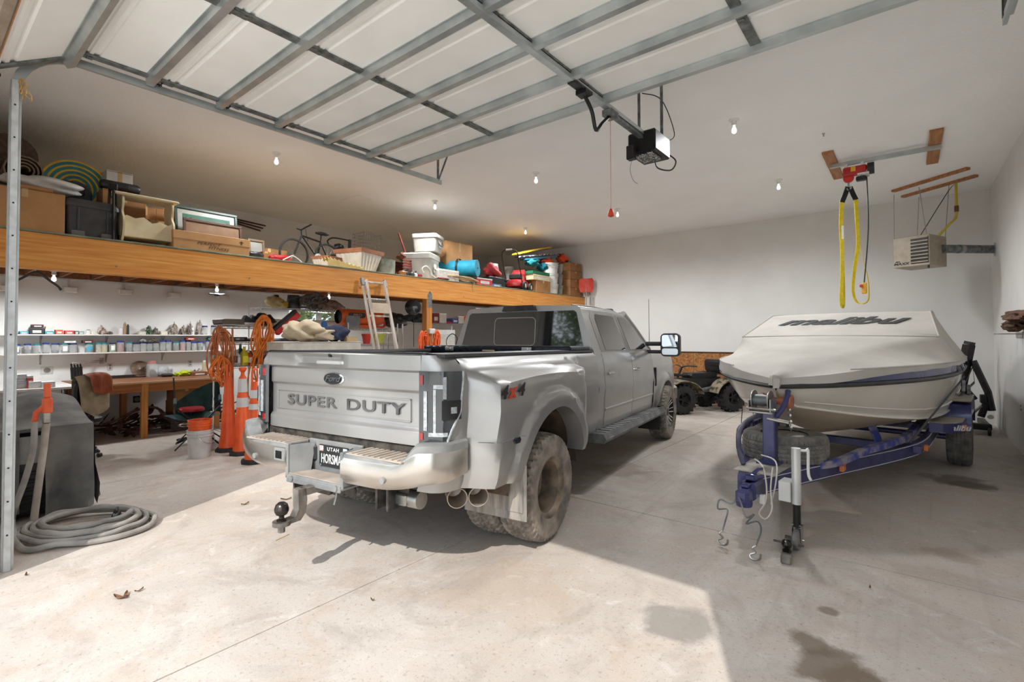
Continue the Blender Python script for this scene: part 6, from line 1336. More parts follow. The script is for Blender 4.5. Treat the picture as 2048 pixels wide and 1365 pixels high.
# white cabinet, tarp, navy bag, pipe
KX = -6.95; k0, k1 = AX(566, 690, KX).y, AX(722, 690, KX).y; kz = zat(640, 684, KX)
cb = thing('filing_cabinet', 'low cream metal cabinet behind the truck tailgate', 'cabinet', (KX-.25, (k0+k1)/2, 0)); W2 = (k1-k0)/2
CRM = col((206, 200, 188), .45); B().box((-.25, -W2, .02), (.25, W2, kz-.012), .006).build('cabinet_body', CRM, cb); B().box((-.26, -W2-.006, kz-.012), (.26, W2+.006, kz), .004).build('cabinet_top', CRM, cb)
for k in range(3): d = B().box((.25, -W2+.02, .08+(kz-.14)/3*k), (.262, W2-.02, .06+(kz-.14)/3*(k+1)), .004).build('drawer', CRM, cb); B().lathe([(0, 0), (.022, 0), (.02, .012), (0, .014)], 14, TR(.262, W2*.6, .1+(kz-.14)/3*(k+.62), ry=PI/2)).build('lock', STEEL, d)
CAN = mat('canvas_drop', (186, 168, 140), (206, 190, 164), .9, 0, 6, .3, 14)
b = blob(.25, .30, .16, 81, .22, 22, True, 2.4); b.v = [(x, y, z if z > .004 else z) for x, y, z in b.v]; one(b, 'canvas_bag', CAN, 'crumpled cream canvas bag with open mouth on the cabinet', 'bag', None, (KX-.2, AX(618, 670, KX).y, kz), ang=70)
b = blob(.2, .26, .11, 82, .25, 20, True, 2.6); one(b, 'drop_cloth', CAN, 'cream drop cloth spilling right of the canvas bag', 'cloth', None, (KX-.2, AX(655, 675, KX).y, kz), ang=70)
t = thing('ring_mouth', '', ''); bpy.data.objects.remove(t)
one(blob(.2, .2, .13, 83, .35, 16), 'navy_bag', mat('navy_cloth', (32, 40, 62), (52, 60, 84), .85, 0, 10), 'navy blue soft bag on the right end of the cabinet', 'bag', None, (KX-.2, AX(686, 670, KX).y, kz), ang=70)
y0_, y1_ = AX(697, 680, KX).y, AX(718, 680, KX).y; carton((KX-.14, (y0_+y1_)/2, kz), .2, y1_-y0_, zat(706, 674, KX)-kz, 'small pale wooden box at the cabinet right end', col((196, 168, 124), .6), name='small_carton')
PXF = -8.45; pz = zat(640, 649, PXF); t = thing('pvc_pipe', 'thick white plastic pipe lying across the racks', 'pipe', (PXF, 0, pz)); B().lathe([(.075, 0), (.075, AX(705, 650, PXF).y-AX(545, 650, PXF).y), (.066, AX(705, 650, PXF).y-AX(545, 650, PXF).y), (.066, 0)], 20, TR(0, AX(545, 650, PXF).y, 0, rx=-PI/2), cap=False).build('tube', WHITEP, t); B().lathe([(.082, -.1), (.082, 0), (.066, 0)], 20, TR(0, AX(705, 650, PXF).y, 0, rx=-PI/2), cap=False).build('collar', WHITEP, t)
# --- on the tall rack
zb_ = ZB[0]
t = thing('dust_mask_helmet', 'yellowed respirator helmet on the tall rack, left end', 'helmet', (BXF-.2, AX(549, 610, BXF-.2).y, zb_)); fixn(blob(.14, .17, .11, 91, .2, 14).build('shell', col((190, 172, 120), .5), t, 60)); B().lathe([(0, 0), (.05, 0), (.045, .04), (0, .045)], 14, TR(.02, .02, .2)).build('filter', BLACKP, t)
t = thing('dust_mask_helmet', 'smaller yellow cartridge mask beside the helmet on the tall rack', 'helmet', (BXF-.2, AX(566, 612, BXF-.2).y, zb_)); fixn(blob(.1, .1, .07, 92, .25, 12).build('shell', col((200, 180, 90), .5), t, 60)); B().lathe([(0, 0), (.04, 0), (.04, .03), (0, .03)], 12, TR(.08, 0, .07, ry=PI/2)).build('filter', col((186, 160, 50), .4), t)
h_ = zat(587, 589, BXF)-zb_; r_ = (AX(600, 610, BXF-.2).y-AX(575, 610, BXF-.2).y)/2; bucket((BXF-.2, AX(587, 610, BXF-.2).y, zb_), r_*1.05, r_*.85, h_, mat('dented_galv', (56, 60, 66), (104, 108, 112), .4, .7, 12), 'dark galvanised bucket turned upside down on the tall rack', handle=False, ribs=False, name='metal_bucket')
one(hank(AX(632, 600, BXF-.15).y, zb_+.30, .55, .26, 7, .022, 9, BXF-.15), 'vacuum_hose', mat('grey_corrugated', (84, 82, 82), (126, 122, 116), .6, 0, 30), 'grey corrugated hose coiled on top of the tall rack', 'hose')
b = blob(.1, .3, .1, 95, .35, 14); b.v = [(x, y, z*(1-.5*sstep(0, .3, y))) for x, y, z in b.v]; one(b, 'leaf_bag', mat('mesh_bag', (112, 96, 88), (150, 132, 120), .9, 0, 20, .3), 'brown mesh leaf bag trailing off the tall rack end', 'bag', None, (BXF-.15, AX(662, 610, BXF-.15).y, zb_), ang=70)
# --- torpedo heater and things behind the ladder
hx = CXF-.2; hq = AX(720, 630, hx); th = thing('torpedo_heater', 'orange torpedo space heater lying on the rack behind the ladder', 'heater', (hx, hq.y, ZC_[1]), 0)
LH = (AX(762, 630, hx).y-AX(678, 630, hx).y)/2; rh = .15; OH = col((222, 96, 34), .35)
B().lathe([(rh*.86, -LH), (rh, -LH+.02), (rh, LH-.04), (rh*.9, LH), (rh*.75, LH)], 28, TR(0, 0, .2, rx=-PI/2), cap=False).build('barrel', OH, th); B().lathe([(0, -LH+.06), (rh*.82, -LH+.05), (rh*.86, -LH)], 24, TR(0, 0, .2, rx=-PI/2), cap=False).build('nozzle', BLACKM, th); B().lathe([(0, LH-.02), (rh*.75, LH-.01), (rh*.76, LH)], 24, TR(0, 0, .2, rx=-PI/2), cap=False).build('fan_guard', BLACKM, th)
B().box((-.1, -LH*.7, 0), (.1, LH*.7, .06), .01).build('base', OH, th); B().rings([[(rh*.93+.02*e, y*1., .23+z) for y, z in [(-LH*.35+a, b_) for a, b_ in rrect(.36, .1, .045)]] for e in (0, 1)]).build('name_plate', BLACKP, th); text('heater_lettering', 'PRO', .07, TR(rh*.93+.022, -LH*.35, .23, rx=PI/2, rz=PI/2), col((206, 110, 90), .4), th, .001, 1.4, .2)
one(B().box((CXF-.05, AX(694, 650, CXF).y, ZC_[1]), (CXF-.03, AX(722, 650, CXF).y, ZC_[1]+.22), .004), 'vent_grille', col((120, 122, 124), .5), 'grey louvred vent panel leaning below the orange heater', 'panel')
def pot(x, yt, c, label, X, z, r, name='flower_pot'):
    h = zat(x, yt, X)-z; t = thing(name, label, 'pot', (X-.18, at(x, X-.18), z)); B().lathe([(0, 0), (r*.72, 0), (r*.95, h*.8), (r*1.06, h*.8), (r*1.08, h), (r*.98, h), (r*.9, h*.7), (0, h*.7)], 24).build('pot_body', col(c, .4), t); return t
pot(757, 668, (196, 200, 90), 'ribbed yellow-green flower pot behind the ladder', CXF, ZC_[0], .13); pot(733, 668, (196, 58, 44), 'red plastic pot left of the ladder rails', CXF, ZC_[0], .09)
one(B().tube(smooth([(CXF-.1, at(748, CXF-.1), ZC_[1]+.03), (CXF-.1, at(748, CXF-.1), ZC_[1]+.14), (CXF-.1, at(758, CXF-.1), ZC_[1]+.17), (CXF-.1, at(768, CXF-.1), ZC_[1]+.14), (CXF-.1, at(768, CXF-.1), ZC_[1]+.03), (CXF-.1, at(758, CXF-.1), ZC_[1]+.02)], 5, True), .02, 8), 'red_clamp', col((206, 64, 44), .4), 'red plastic clamp ring seen between the ladder rungs', 'clamp')
one(blob(.2, .28, .16, 97, .3, 16), 'black_duffel', BLACKP, 'black peaked duffel bag on the rack right of the ladder', 'bag', None, (CXF-.2, AX(785, 640, CXF-.2).y+.05, ZC_[1]), ang=60)
one(blob(.18, .34, .1, 98, .3, 16), 'dark_tarp_bundle', col((46, 44, 46), .8), 'low dark tarp bundle left of the loft post', 'bundle', None, (DXF-.25, AX(838, 645, DXF-.2).y, ZD[1]), ang=60)
# ladder
la, lb_ = AX(747, 562, BX+.10), None
lx = BX+.10; ly0, ly1 = AX(725, 565, lx).y, AX(770, 565, lx).y; ltop = zat(747, 560, lx); fx_ = lx+.78
LW = mat('weathered_ladder', (156, 142, 128), (206, 194, 182), .75, 0, 5, stretch=(4, 4, .5), detail=6)
ld = thing('extension_ladder', 'weathered grey wooden extension ladder leaning on the loft beam', 'ladder', (fx_, (ly0+ly1)/2, 0), (0, -math.atan2(fx_-lx, ltop), 0)); LL = math.hypot(ltop, fx_-lx); hw_ = (ly1-ly0)/2
for s_ in (-1, 1):
    B().box((-.035, s_*(hw_+.12*0)-.02, 0), (.0, s_*hw_+.02, LL), .004).build('fly_rail', LW, ld); B().box((.004, s_*(hw_-.05)-.018, .02), (.045, s_*(hw_-.05)+.018, LL-.02), .004).build('base_rail', LW, ld); B().box((-.045, s_*hw_-.026, LL-.12), (.01, s_*hw_+.026, LL+.02), .006).build('rail_shoe', GALVD, ld)
k = .25
while k < LL-.05: B().cyl((.01, -hw_+.02, k), (.01, hw_-.02, k), .017, 8).build('rung', LW, ld); k += .30
B().box((.046, -hw_+.06, LL-.62), (.05, hw_-.06, LL-.44), .002).build('warning_board', col((176, 156, 136), .7), ld)
# cord reel, cords on the post
rq = AX(826, 615, BX-.1); cr_ = thing('cord_reel', 'round black retractable cord reel hanging under the loft beam', 'cord reel', (BX-.1, rq.y, rq.z)); B().lathe([(0, -.05), (.12, -.05), (.15, -.03), (.15, .03), (.12, .05), (0, .055)], 28, TR(rx=PI/2, rz=.6)).build('reel_case', mat('reel_black', (24, 26, 28), None, .2, 0, coat=.5), cr_)
B().tube([(0, 0, .14), (0, 0, BBOT-rq.z)], .012, 8).build('hanger', STEEL, cr_); B().cyl((0, .02, -.15), (.0, .02, -.75), .006, 6).build('cable', BLACKP, cr_)
yk = AX(846, 665, BX+.06).y; one(hank(yk, zat(845, 664, BX+.06), .26, .62, 8, .011, 12, BX+.07), 'orange_cord_hank', mat('red_orange_cord', (222, 84, 28), (240, 110, 50), .45), 'red-orange cords looped on the left face of the loft post', 'cord')
one(hank(AX(874, 665, BX+.06).y, zat(872, 660, BX+.06), .16, .6, 6, .011, 13, BX+.05), 'orange_cord_hank', mat('red_orange_cord', (222, 84, 28), (240, 110, 50), .45), 'red-orange cord hanging right of the loft post', 'cord')
one(hank(AX(851, 660, BX+.05).y, zat(852, 663, BX+.05), .07, .6, 3, .012, 14, BX+.03), 'chain', mat('dark_chain', (58, 44, 38), (90, 70, 60), .6, .5, 40), 'dark rusty chain between the cords on the post', 'chain')
p_ = AX(862, 663, BX); one(B().box((BX+.002, p_.y-.07, p_.z-.05), (BX+.05, p_.y+.07, p_.z+.05), .008), 'outlet_box', WHITEP, 'white outlet box screwed to the loft post', 'outlet', fix=True)
# --- far rack goods
def rb(x0, x1, yt, yb, c, label, z=None, X=DXF, depth=.2, name='shelf_box'): return sbox(x0, x1, yt, yb, c, label, z if z is not None else ZD[1], depth, X, 'box', name)
rb(866, 878, 627, None, (120, 26, 28), 'dark red can-like box right of the post'); rb(879, 893, 626.5, None, (206, 202, 194), 'white square box on the far rack'); rb(905, 917, 637, None, (60, 74, 140), 'blue and white carton on the far rack'); rb(917, 928, 632, None, (206, 200, 192), 'white carton next to the blue one on the far rack'); rb(928, 940, 631, None, (214, 92, 40), 'orange carton at the cab edge of the far rack')
one(B().box((DXF-.12, AX(872, 645, DXF).y, ZD[1]), (DXF-.02, AX(922, 645, DXF).y, ZD[1]+.035), .01), 'red_level', col((196, 34, 40), .4), 'long flat red tool in front on the far rack', 'level')
rb(868, 910, 660, None, (196, 196, 192), 'white appliance box on the lower far rack shelf', ZD[0]); one(blob(.1, .14, .07, 99, .4, 12), 'brass_fittings', mat('brass', (150, 124, 70), (196, 176, 120), .35, .6, 30), 'heap of brass fittings and hose on the far rack', 'fittings', None, (DXF-.05, AX(905, 702, DXF-.05).y, ZD[0]), ang=60)
one(cord([(DXF, AX(x, y, DXF).y, AX(x, y, DXF).z) for x, y in ((905, 706), (893, 690), (895, 676), (905, 668), (914, 676), (912, 690))], .01), 'black_hose', BLACKP, 'thin black hose looped in front of the white appliance box', 'hose')
# ================================================================== things stored on the loft
DK = BT
def yl(x, X, y=500): return AX(x, y, X).y
def lcar(x0, x1, yt, X, depth, label, m=CARD, zb=DK, yb=None, marks=(), name='cardboard_box', yref=470):
    y0, y1 = yl(x0, X, yref), yl(x1, X, yref); z0 = zb if yb is None else zat((x0+x1)/2, yb, X); h = zat((x0+x1)/2, yt, X)-z0
    return carton((X-depth/2, (y0+y1)/2, z0), depth, y1-y0, max(.03, h), label, m, marks=marks, name=name)
LX = BX-.10
# left end
t = lcar(-40, 130, 376, LX, .6, 'large plain tan carton at the left end of the loft edge', CARD, yref=420)
one(B().box((LX-.5, yl(20, LX, 370), zat(60, 376, LX)), (LX-.05, yl(108, LX, 370), zat(60, 376, LX)+.035), .004), 'flat_carton', CARD, 'folded flat carton lying on the large tan carton', 'carton')
X = LX-.45
one(blob(.2, .36, .09, 201, .22, 20, True, 2.0), 'plastic_sheeting', mat('milky_plastic', (196, 192, 186), (216, 212, 206), .3, 0, 9, .4, 14), 'bunched milky plastic sheeting on the tan carton', 'sheeting', None, (LX-.33, yl(85, LX-.3, 385), zat(60, 376, LX)+.036), ang=70)
def roll(px, py, X, r, L, m, label, name='carpet_roll', cat='roll', turns=4, hole=.25, axis=0):
    p = AX(px, py, X); t = thing(name, label, cat, (X, p.y, p.z-r), axis); P = []
    for k in range(turns*14+1): a = 2*PI*k/14; rr = r*(hole+(1-hole)*k/(turns*14)); P.append((rr, a))
    th = r*(1-hole)/turns*.42; b = B(); rs = []
    for (rr, a) in P: rs.append([(x, (rr+o)*math.cos(a), r+(rr+o)*math.sin(a)) for x, o in ((0, 0), (0, -th), (-L, -th), (-L, 0))])
    b.rings(rs); fixn(b.build('spiral', m, t)); return t
X = -8.0; roll(50, 341, X, .20, .9, mat('jute_roll', (128, 106, 84), (158, 136, 112), .9, 0, 9), 'brown jute roll seen end on at the loft left end')
one(B().lathe([(0, 0), (.24, 0), (.24, 1.0), (0, 1.0)], 24, TR(-8.3, yl(22, -8.3, 310), zat(20, 308, -8.3), ry=-PI/2)), 'carpet_roll', mat('dark_carpet', (86, 68, 58), (108, 88, 76), .95, 0, 20), 'thick dark brown carpet roll above the jute roll', 'roll')
one(B().box((-8.7, yl(-20, -8.0, 350), DK), (-7.96, yl(74, -8.0, 350), zat(50, 341, -8.0)-.2), .01), 'storage_tote', BLACKP, 'dark tote supporting the jute roll at the loft left end', 'tote')
# luggage and spiral mats
X = LX-.53; y0, y1 = yl(98, X, 400), yl(186, X, 400); zz = zat(140, 360, X)
lg = thing('soft_suitcase', 'navy soft suitcase with round white badge behind the grey tote', 'suitcase', (X-.2, (y0+y1)/2, DK)); hh = zz-DK
B().rings([[(-.2+d, y*s_, hh/2+z*s_) for y, z in rrect(y1-y0, hh, .12, 5)] for d, s_ in ((0, .92), (.03, 1), (.35, 1), (.39, .9))]).build('shell', mat('navy_nylon', (26, 34, 44), (40, 48, 60), .5, 0, 12), lg); B().tube([(.0, y, hh/2+z) for y, z in [(a*.97, b_*.97) for a, b_ in rrect(y1-y0, hh, .12, 5)]]+[(0, (y1-y0)/2*.97, 0)][:0], .015, 6).build('piping', BLACKP, lg)
B().lathe([(0, 0), (.07, 0), (.068, .006), (0, .006)], 22, TR(.19, .02, hh*.62, ry=PI/2)).build('badge', WHITEP, lg); B().box((.185, -.25, hh*.78), (.21, .12, hh*.86), .01).build('handle', BLACKP, lg); B().box((.185, .1, hh*.45), (.21, .14, hh*.62), .008).build('buckle', STEEL, lg)
for k, (px, py, X, r, lb) in enumerate(((152, 376, LX-.98, .35, 'big spiral rolled foam mat in yellow and teal behind the suitcase'), (184, 386, LX-1.55, .34, 'second yellow and teal foam roll, right behind the first'))):
    p = AX(px, py, X); t = thing('foam_mat_roll', lb, 'foam roll', (X, p.y, max(DK+r, p.z)), 0); YE, TE = col((226, 178, 40), .6), col((52, 128, 134), .6)
    if p.z-r > DK+.05: one(B().box((X-.5, p.y-.3, DK), (X, p.y+.3, p.z-r-.001), .01), 'dark_crate', col((58, 52, 48), .7), 'dark crate under the %s foam roll at the loft left end' % ('front', 'rear')[k], 'crate')
    n = 6
    for j in range(n):
        ro = r*(1-j/n)
        for m_, a, b_ in ((YE, ro, ro-r/n*.38), (TE, ro-r/n*.38, ro-r/n*.98)): B().lathe([(b_, -.5), (a, -.5), (a, .0), (b_, .0), (b_, -.5)], 40, TR(0, 0, 0, ry=PI/2), cap=False).build('foam_turn', m_, t)
# grey tote with latches
X = LX+.0; y0, y1 = yl(131, X, 440), yl(238, X, 440); h = zat(185, 402, X)-DK; W2 = (y1-y0)/2
tt_ = thing('storage_tote', 'charcoal plastic tote with latches on the loft edge', 'tote', (X-.25, (y0+y1)/2, DK)); TG = col((62, 60, 60), .55)
B().rings([[(x, y, z) for x, y in rrect(.5*s_, 2*W2*s_, .04)] for z, s_ in ((0, .92), (h*.8, .98))]).build('tote_body', TG, tt_); B().rings([[(x, y, z) for x, y in rrect(.5*s_, 2*W2*s_, .04)] for z, s_ in ((h*.8, 1.03), (h*.88, 1.03), (h, .96))]).build('lid', TG, tt_)
for y in (-W2*.55, W2*.55): B().box((.235, y-.06, .01), (.262, y+.06, .07), .006).build('latch', col((96, 94, 92), .4), tt_); B().box((.243, y-.01, .08), (.255, y+.01, h*.78), .003).build('rib', TG, tt_)
# behind the tote: white file box, black bag roll, cartons
lcar(213, 266, 344, LX-.75, .3, 'white file box with hand hole high behind the grey tote', col((206, 202, 196), .7), DK, yref=360)
p = AX(240, 375, LX-.45); t = thing('tripod_bag', 'black cylindrical bag lying across the boxes behind the cradle', 'bag', (LX-.45, p.y, p.z)); B().lathe([(0, -.2), (.05, -.2), (.065, -.17), (.065, .17), (.05, .2), (0, .2)], 18, TR(rx=PI/2)).build('bag_body', BLACKP, t); B().box((.06, -.1, -.03), (.075, .08, .04), .01).build('pocket', BLACKP, t)
lcar(205, 292, 384, LX-.36, .3, 'plain brown carton holding up the black bag roll', CARDD, yref=400)
t = thing('black_tripod', 'black folded tripod standing beside the cream cradle', 'tripod', (LX-.02, yl(225, LX-.02, 430), DK)); hh = zat(222, 380, LX-.02)-DK
for k in range(3): a = k*2.1; B().tube([(.03*math.cos(a), .03*math.sin(a), hh), (.05*math.cos(a), .05*math.sin(a), 0)], .014, 8).build('leg', BLACKM, t)
B().box((-.04, -.04, hh), (.04, .04, hh+.08), .01).build('head', BLACKM, t)
# cream cradle
X = LX+.06; y0, y1 = yl(240, X, 440), yl(352, X, 440); h = zat(300, 392, X)-DK; W2 = (y1-y0)/2
CRW = mat('cream_wood', (196, 178, 138), (216, 200, 164), .6, 0, 5)
cdl = thing('magazine_cradle', 'cream painted wooden cradle stand with scalloped panels on the loft edge', 'cradle', (X-.2, (y0+y1)/2, DK))
def scal(pts): return smooth([(a, b_, 0) for a, b_ in pts], 4)
side = [(p.x, p.y) for p in smooth([(-.17, 0, 0), (-.13, .04*h, 0), (-.18, .2*h, 0), (-.2, .45*h, 0), (-.13, .62*h, 0), (-.16, .8*h, 0), (-.12, .95*h, 0), (.12, .95*h, 0), (.16, .8*h, 0), (.13, .62*h, 0), (.2, .45*h, 0), (.18, .2*h, 0), (.13, .04*h, 0), (.17, 0, 0), (.06, .05*h, 0), (-.06, .05*h, 0)], 4)]
for s_ in (-1, 1): o = B().prism([(y_, z_) for y_, z_ in side], 0, .022, 'x', TR(0, s_*(W2-.03), 0, rz=PI/2) @ Matrix.Diagonal((1, 1, 1, 1))); fixn(o.build('end_panel', CRW, cdl))
for s_ in (1, -1):
    edge = [(-W2+.03+2*(W2-.03)*k/12, h*.5+.02*math.sin(k*PI/2)+.02*math.sin(k*PI/6)) for k in range(13)]
    o = B().prism([(-W2+.03, h*.13), (W2-.03, h*.13)]+edge[::-1], s_*.15-.01, s_*.15+.01, 'x'); fixn(o.build('side_panel', CRW, cdl))
B().box((-.17, -W2-.05, h*.95), (.17, W2+.05, h), .02).build('top_board', CRW, cdl); B().box((-.15, -W2+.03, h*.12), (.15, W2-.03, h*.15), .003).build('bottom_board', CRW, cdl)
lcar(262, 345, 440, LX-.32, .3, 'carton stencilled 06 961 seen through the cradle', CARD, marks=[('06 961', -.12, .12, .08)], yref=450)
lcar(268, 312, 412, LX-.68, .3, 'open brown carton behind the cradle top, left', CARDD, yref=430); lcar(312, 350, 418, LX-.68, .3, 'open brown carton behind the cradle top, right', CARDD, yref=430)
# framed picture with green mat
def picture(x0, x1, yt, X, lean, label, fc, mc, gc, name='framed_picture', tree_=False):
    y0, y1 = yl(x0, X, 440), yl(x1, X, 440); h = zat((x0+x1)/2, yt, X)-DK; t = thing(name, label, 'picture', (X, (y0+y1)/2, DK), (0, -lean, 0)); w = (y1-y0)/2
    B().box((-.012, -w+.02, .02), (-.006, w-.02, h-.02)).build('glass', mat('pic_%d' % mc[0], mc, tint(mc, 12), .3), t)
    for a, b_ in (((-w, 0), (w, .035)), ((-w, h-.035), (w, h)), ((-w, .035), (-w+.035, h-.035)), ((w-.035, .035), (w, h-.035))): B().box((-.012, a[0], a[1]), (.012, b_[0], b_[1]), .004).build('frame_bar', col(fc, .4), t)
    if gc:
        for k, (a, b_) in enumerate((((-w+.10, h-.15), (w-.10, h-.10)), ((-w+.10, .1), (-w+.15, h-.15)), ((w-.15, .1), (w-.10, h-.15)))): B().box((-.006, a[0], a[1]), (-.003, b_[0], b_[1])).build('mat_band', col(gc, .6), t)
    if tree_:
        for k in range(4): B().prism([(-.5*w-.05+.012*k, h*.62+.03*k), (-.5*w+.05-.012*k, h*.62+.03*k), (-.5*w, h*.62+.03*k+.05)], -.005, -.002, 'x').build('printed_fir', col((30, 60, 44), .6), t)
picture(352, 478, 418, LX-.42, .12, 'glazed picture with green banded mat behind the long carton', (30, 56, 46), (150, 148, 140), (20, 82, 60), tree_=True)
picture(368, 486, 443, LX-.32, .1, 'dark brown empty picture frame in front of the green one', (70, 44, 30), (118, 92, 70), None)
tl_ = lcar(347, 499, 474, LX+.08, .28, 'long tan carton printed with fitness lettering on the loft edge', CARD, yref=480)
y0, y1 = yl(347, LX+.08, 480), yl(499, LX+.08, 480); h = zat(423, 474, LX+.08)-DK; hl = zat(423, 463, LX+.08)-zat(423, 474, LX+.08)
B().box((-.145, -(y1-y0)/2-.006, h*.62), (.145, (y1-y0)/2+.006, h+.03), .004).build('carton_lid', CARD, tl_)
for tx, z_, dy in (('PERFECT', h*.47, -.06), ('FITNESS', h*.24, .06)): text('print', tx, h*.26, TR(.1425, dy, z_, rx=PI/2, rz=PI/2), PRINT, tl_, .0006, 1.4, .35)
B().prism([((y1-y0)/2-.12, h*.72), ((y1-y0)/2-.10, h*.72), ((y1-y0)/2-.10, h*.86), ((y1-y0)/2-.08, h*.86), ((y1-y0)/2-.11, h*.98), ((y1-y0)/2-.14, h*.86), ((y1-y0)/2-.12, h*.86)], .145, .147, 'x').build('arrow_print', PRINT, tl_)
RD = col((84, 46, 34), .6)
for k in range(3):
    a = AX(470, 438+4*k, XL+.018); e = AX(531-5*k, 452+5*k, XL+.018); one(B().cyl(a, e, .016, 8), 'wooden_rod', RD, 'dark red-brown rod on the upper left wall, %s of the three' % ('top', 'middle', 'bottom')[k], 'rod', 'rods on the wall above the loft')
# small things right of the long carton
picture(499, 532, 478, LX-.6, .15, 'small framed car picture behind the fitness carton', (110, 92, 74), (140, 138, 132), None)
t = thing('black_shoes', 'pair of black boots lying on the loft edge', 'boots', (LX-.05, yl(511, LX-.05, 507), DK), .2); 
for k in (0, 1): fixn(blob(.06, .13, .05, 301+k, .2, 10).build('boot', BLACKP, t, 60, loc=(-.1*k, .06*k, 0)))
lcar(526, 539, 503, LX-.15, .15, 'little brown carton right of the boots', CARDD, yref=510)
lcar(500, 575, 497, LX-.9, .3, 'low tan carton in the shade behind the boots', CARDD, yref=500)
t = thing('red_gas_can', 'flat red plastic container on the loft edge before the bicycle', 'container', (LX-.12, yl(561, LX-.1, 515), DK)); b = blob(.1, .17, .055, 305, .12, 14); b.build('body', col((176, 26, 34), .4), t, 60); B().cyl((0, .1, .08), (.0, .17, .12), .014, 8).build('spout', BLACKP, t)
one(cord([(LX, yl(x, LX, 520), DK+z) for x, z in ((566, .02), (575, .06), (585, .10), (595, .07), (604, .02))], .008), 'white_cable', WHITEP, 'thin white cable looped over the loft edge', 'cable')
# bicycle
X = -8.0; ya, yb_ = yl(588, X, 520), yl(655, X, 520)
bk_ = thing('bicycle', 'small black bicycle standing on the loft behind the beam', 'bicycle', (X, yb_, DK)); dY = ya-yb_; BKM = BLACKM; r = .25
for y in (0, dY): w_ = B().lathe([(r-.02, -.018), (r, -.02), (r+.012, 0), (r, .02), (r-.02, .018)], 30, TR(0, y, r, ry=PI/2), cap=False).build('wheel', DARKR, bk_); [B().tube([(0, y, r), (0, y+r*.95*math.cos(k*PI/6), r+r*.95*math.sin(k*PI/6))], .002, 4).build('spoke', STEEL, w_) for k in range(12)]
J = {'h': (0, dY*.78, .58), 's': (0, dY*.22, .52), 'b': (0, dY*.32, .24), 'r': (0, 0, r), 'f': (0, dY, r)}
fb = B()
for a, b_ in (('h', 's'), ('h', 'b'), ('s', 'b'), ('s', 'r'), ('b', 'r'), ('h', 'f')): fb.tube([J[a], J[b_]], .016, 8)
fb.build('frame', BKM, bk_); B().tube([J['s'], (0, dY*.2, .64)], .012, 8).build('seat_post', BKM, bk_); b = blob(.06, .13, .03, 7, .1, 12); b.build('saddle', BLACKP, bk_, 60, loc=(0, dY*.17, .64)); B().tube(smooth([(-.24, dY*.72, .74), (-.1, dY*.78, .7), (0, dY*.79, .68), (.1, dY*.78, .7), (.24, dY*.72, .74)], 4), .012, 8).tube([J['h'], (0, dY*.79, .68)], .014, 8).build('handlebar', BKM, bk_)
B().lathe([(0, -.006), (.07, -.006), (.07, .006), (0, .006)], 20, TR(.03, J['b'][1], J['b'][2], ry=PI/2)).build('chain_ring', STEEL, bk_); B().tube([(.06, J['b'][1], .24), (.08, J['b'][1]+.1, .14), (.15, J['b'][1]+.1, .14)], .01, 6).build('crank', STEEL, bk_); B().tube(smooth([(.1, dY*.78, .7), (.05, dY*.7, .62), (0, dY*.6, .5)], 4), .004, 5).build('brake_cable', BLACKP, bk_)
# bike rack frame
X = -8.5; q = AX(690, 530, X); brk = thing('bike_carrier', 'black tubular bike carrier with a looped arm on the loft', 'bike carrier', (X, q.y, DK))
def bp_(x, y, dx=0): v = AX(x, y, X); return (dx, v.y-q.y, max(.02, v.z-DK))
B().tube(smooth([bp_(700, 482), bp_(668, 476), bp_(656, 481), bp_(657, 488), bp_(664, 494), bp_(698, 500)], 5), .014, 8).build('loop_arm', BLACKM, brk); B().tube([bp_(700, 480), bp_(698, 508)], .032, 10).build('upright_pad', BLACKP, brk); B().tube([bp_(660, 512), bp_(700, 507), bp_(712, 512)], .018, 8).tube([bp_(675, 500), bp_(690, 510), bp_(712, 520)], .018, 8).build('cross_tube', BLACKM, brk); fixn(blob(.06, .09, .07, 9, .3, 10, False).build('clamp', BLACKP, brk, 60, loc=bp_(678, 502)))
# lamp shades / baskets
def basket(x0, x1, yt, X, label, seed, name='pleated_basket'):
    y0, y1 = yl(x0, X, 530), yl(x1, X, 530); h = zat((x0+x1)/2, yt, X)-DK; w = y1-y0; t = thing(name, label, 'basket', (X-w/2, (y0+y1)/2, DK), .3); rs = []
    n = 12; out = []
    for z, s_ in ((0, .68), (h*.84, .97)):
        ring_ = []
        for sd in range(4):
            for k in range(n):
                u = -1+2*k/n; q = (1, u) if sd == 0 else ((-u, 1) if sd == 1 else ((-1, -u) if sd == 2 else (u, -1))); o = 1 if k % 2 else .965; ring_.append((q[0]*w/2*s_*o, q[1]*w/2*s_*o, z))
        rs.append(ring_)
    B().rings(rs).build('pleated_wall', col((196, 188, 176), .7), t, 20); B().rings([[(x, y, z) for x, y in rrect(w*s_, w*s_, .01)] for z, s_ in ((h*.83, 1.0), (h, 1.06))]).build('wooden_rim', col((158, 104, 76), .5), t)
basket(708, 767, 499, LX+.02, 'large pleated cream basket with brown rim on the loft edge', 1); basket(646, 686, 513, LX-.3, 'small pleated cream basket behind the foam strip', 2)
fp = B(); ya, yb_ = yl(648, LX, 535), yl(722, LX, 543); n = 18; rows = []
for i in range(n+1): t_ = i/n; rows.append([(LX-.12+.24*j/6, ya+(yb_-ya)*t_, DK+(.085*(1-t_)+.02)*(1+.5*((i+j) % 2))) for j in range(7)])
fp.grid(rows); fp.grid([[(r_[-1]), (r_[-1][0], r_[-1][1], DK+.001)] for r_ in rows]); one(fp, 'egg_crate_foam', col((214, 186, 120), .8), 'yellow egg-crate foam strip along the loft edge', 'foam', ang=20)
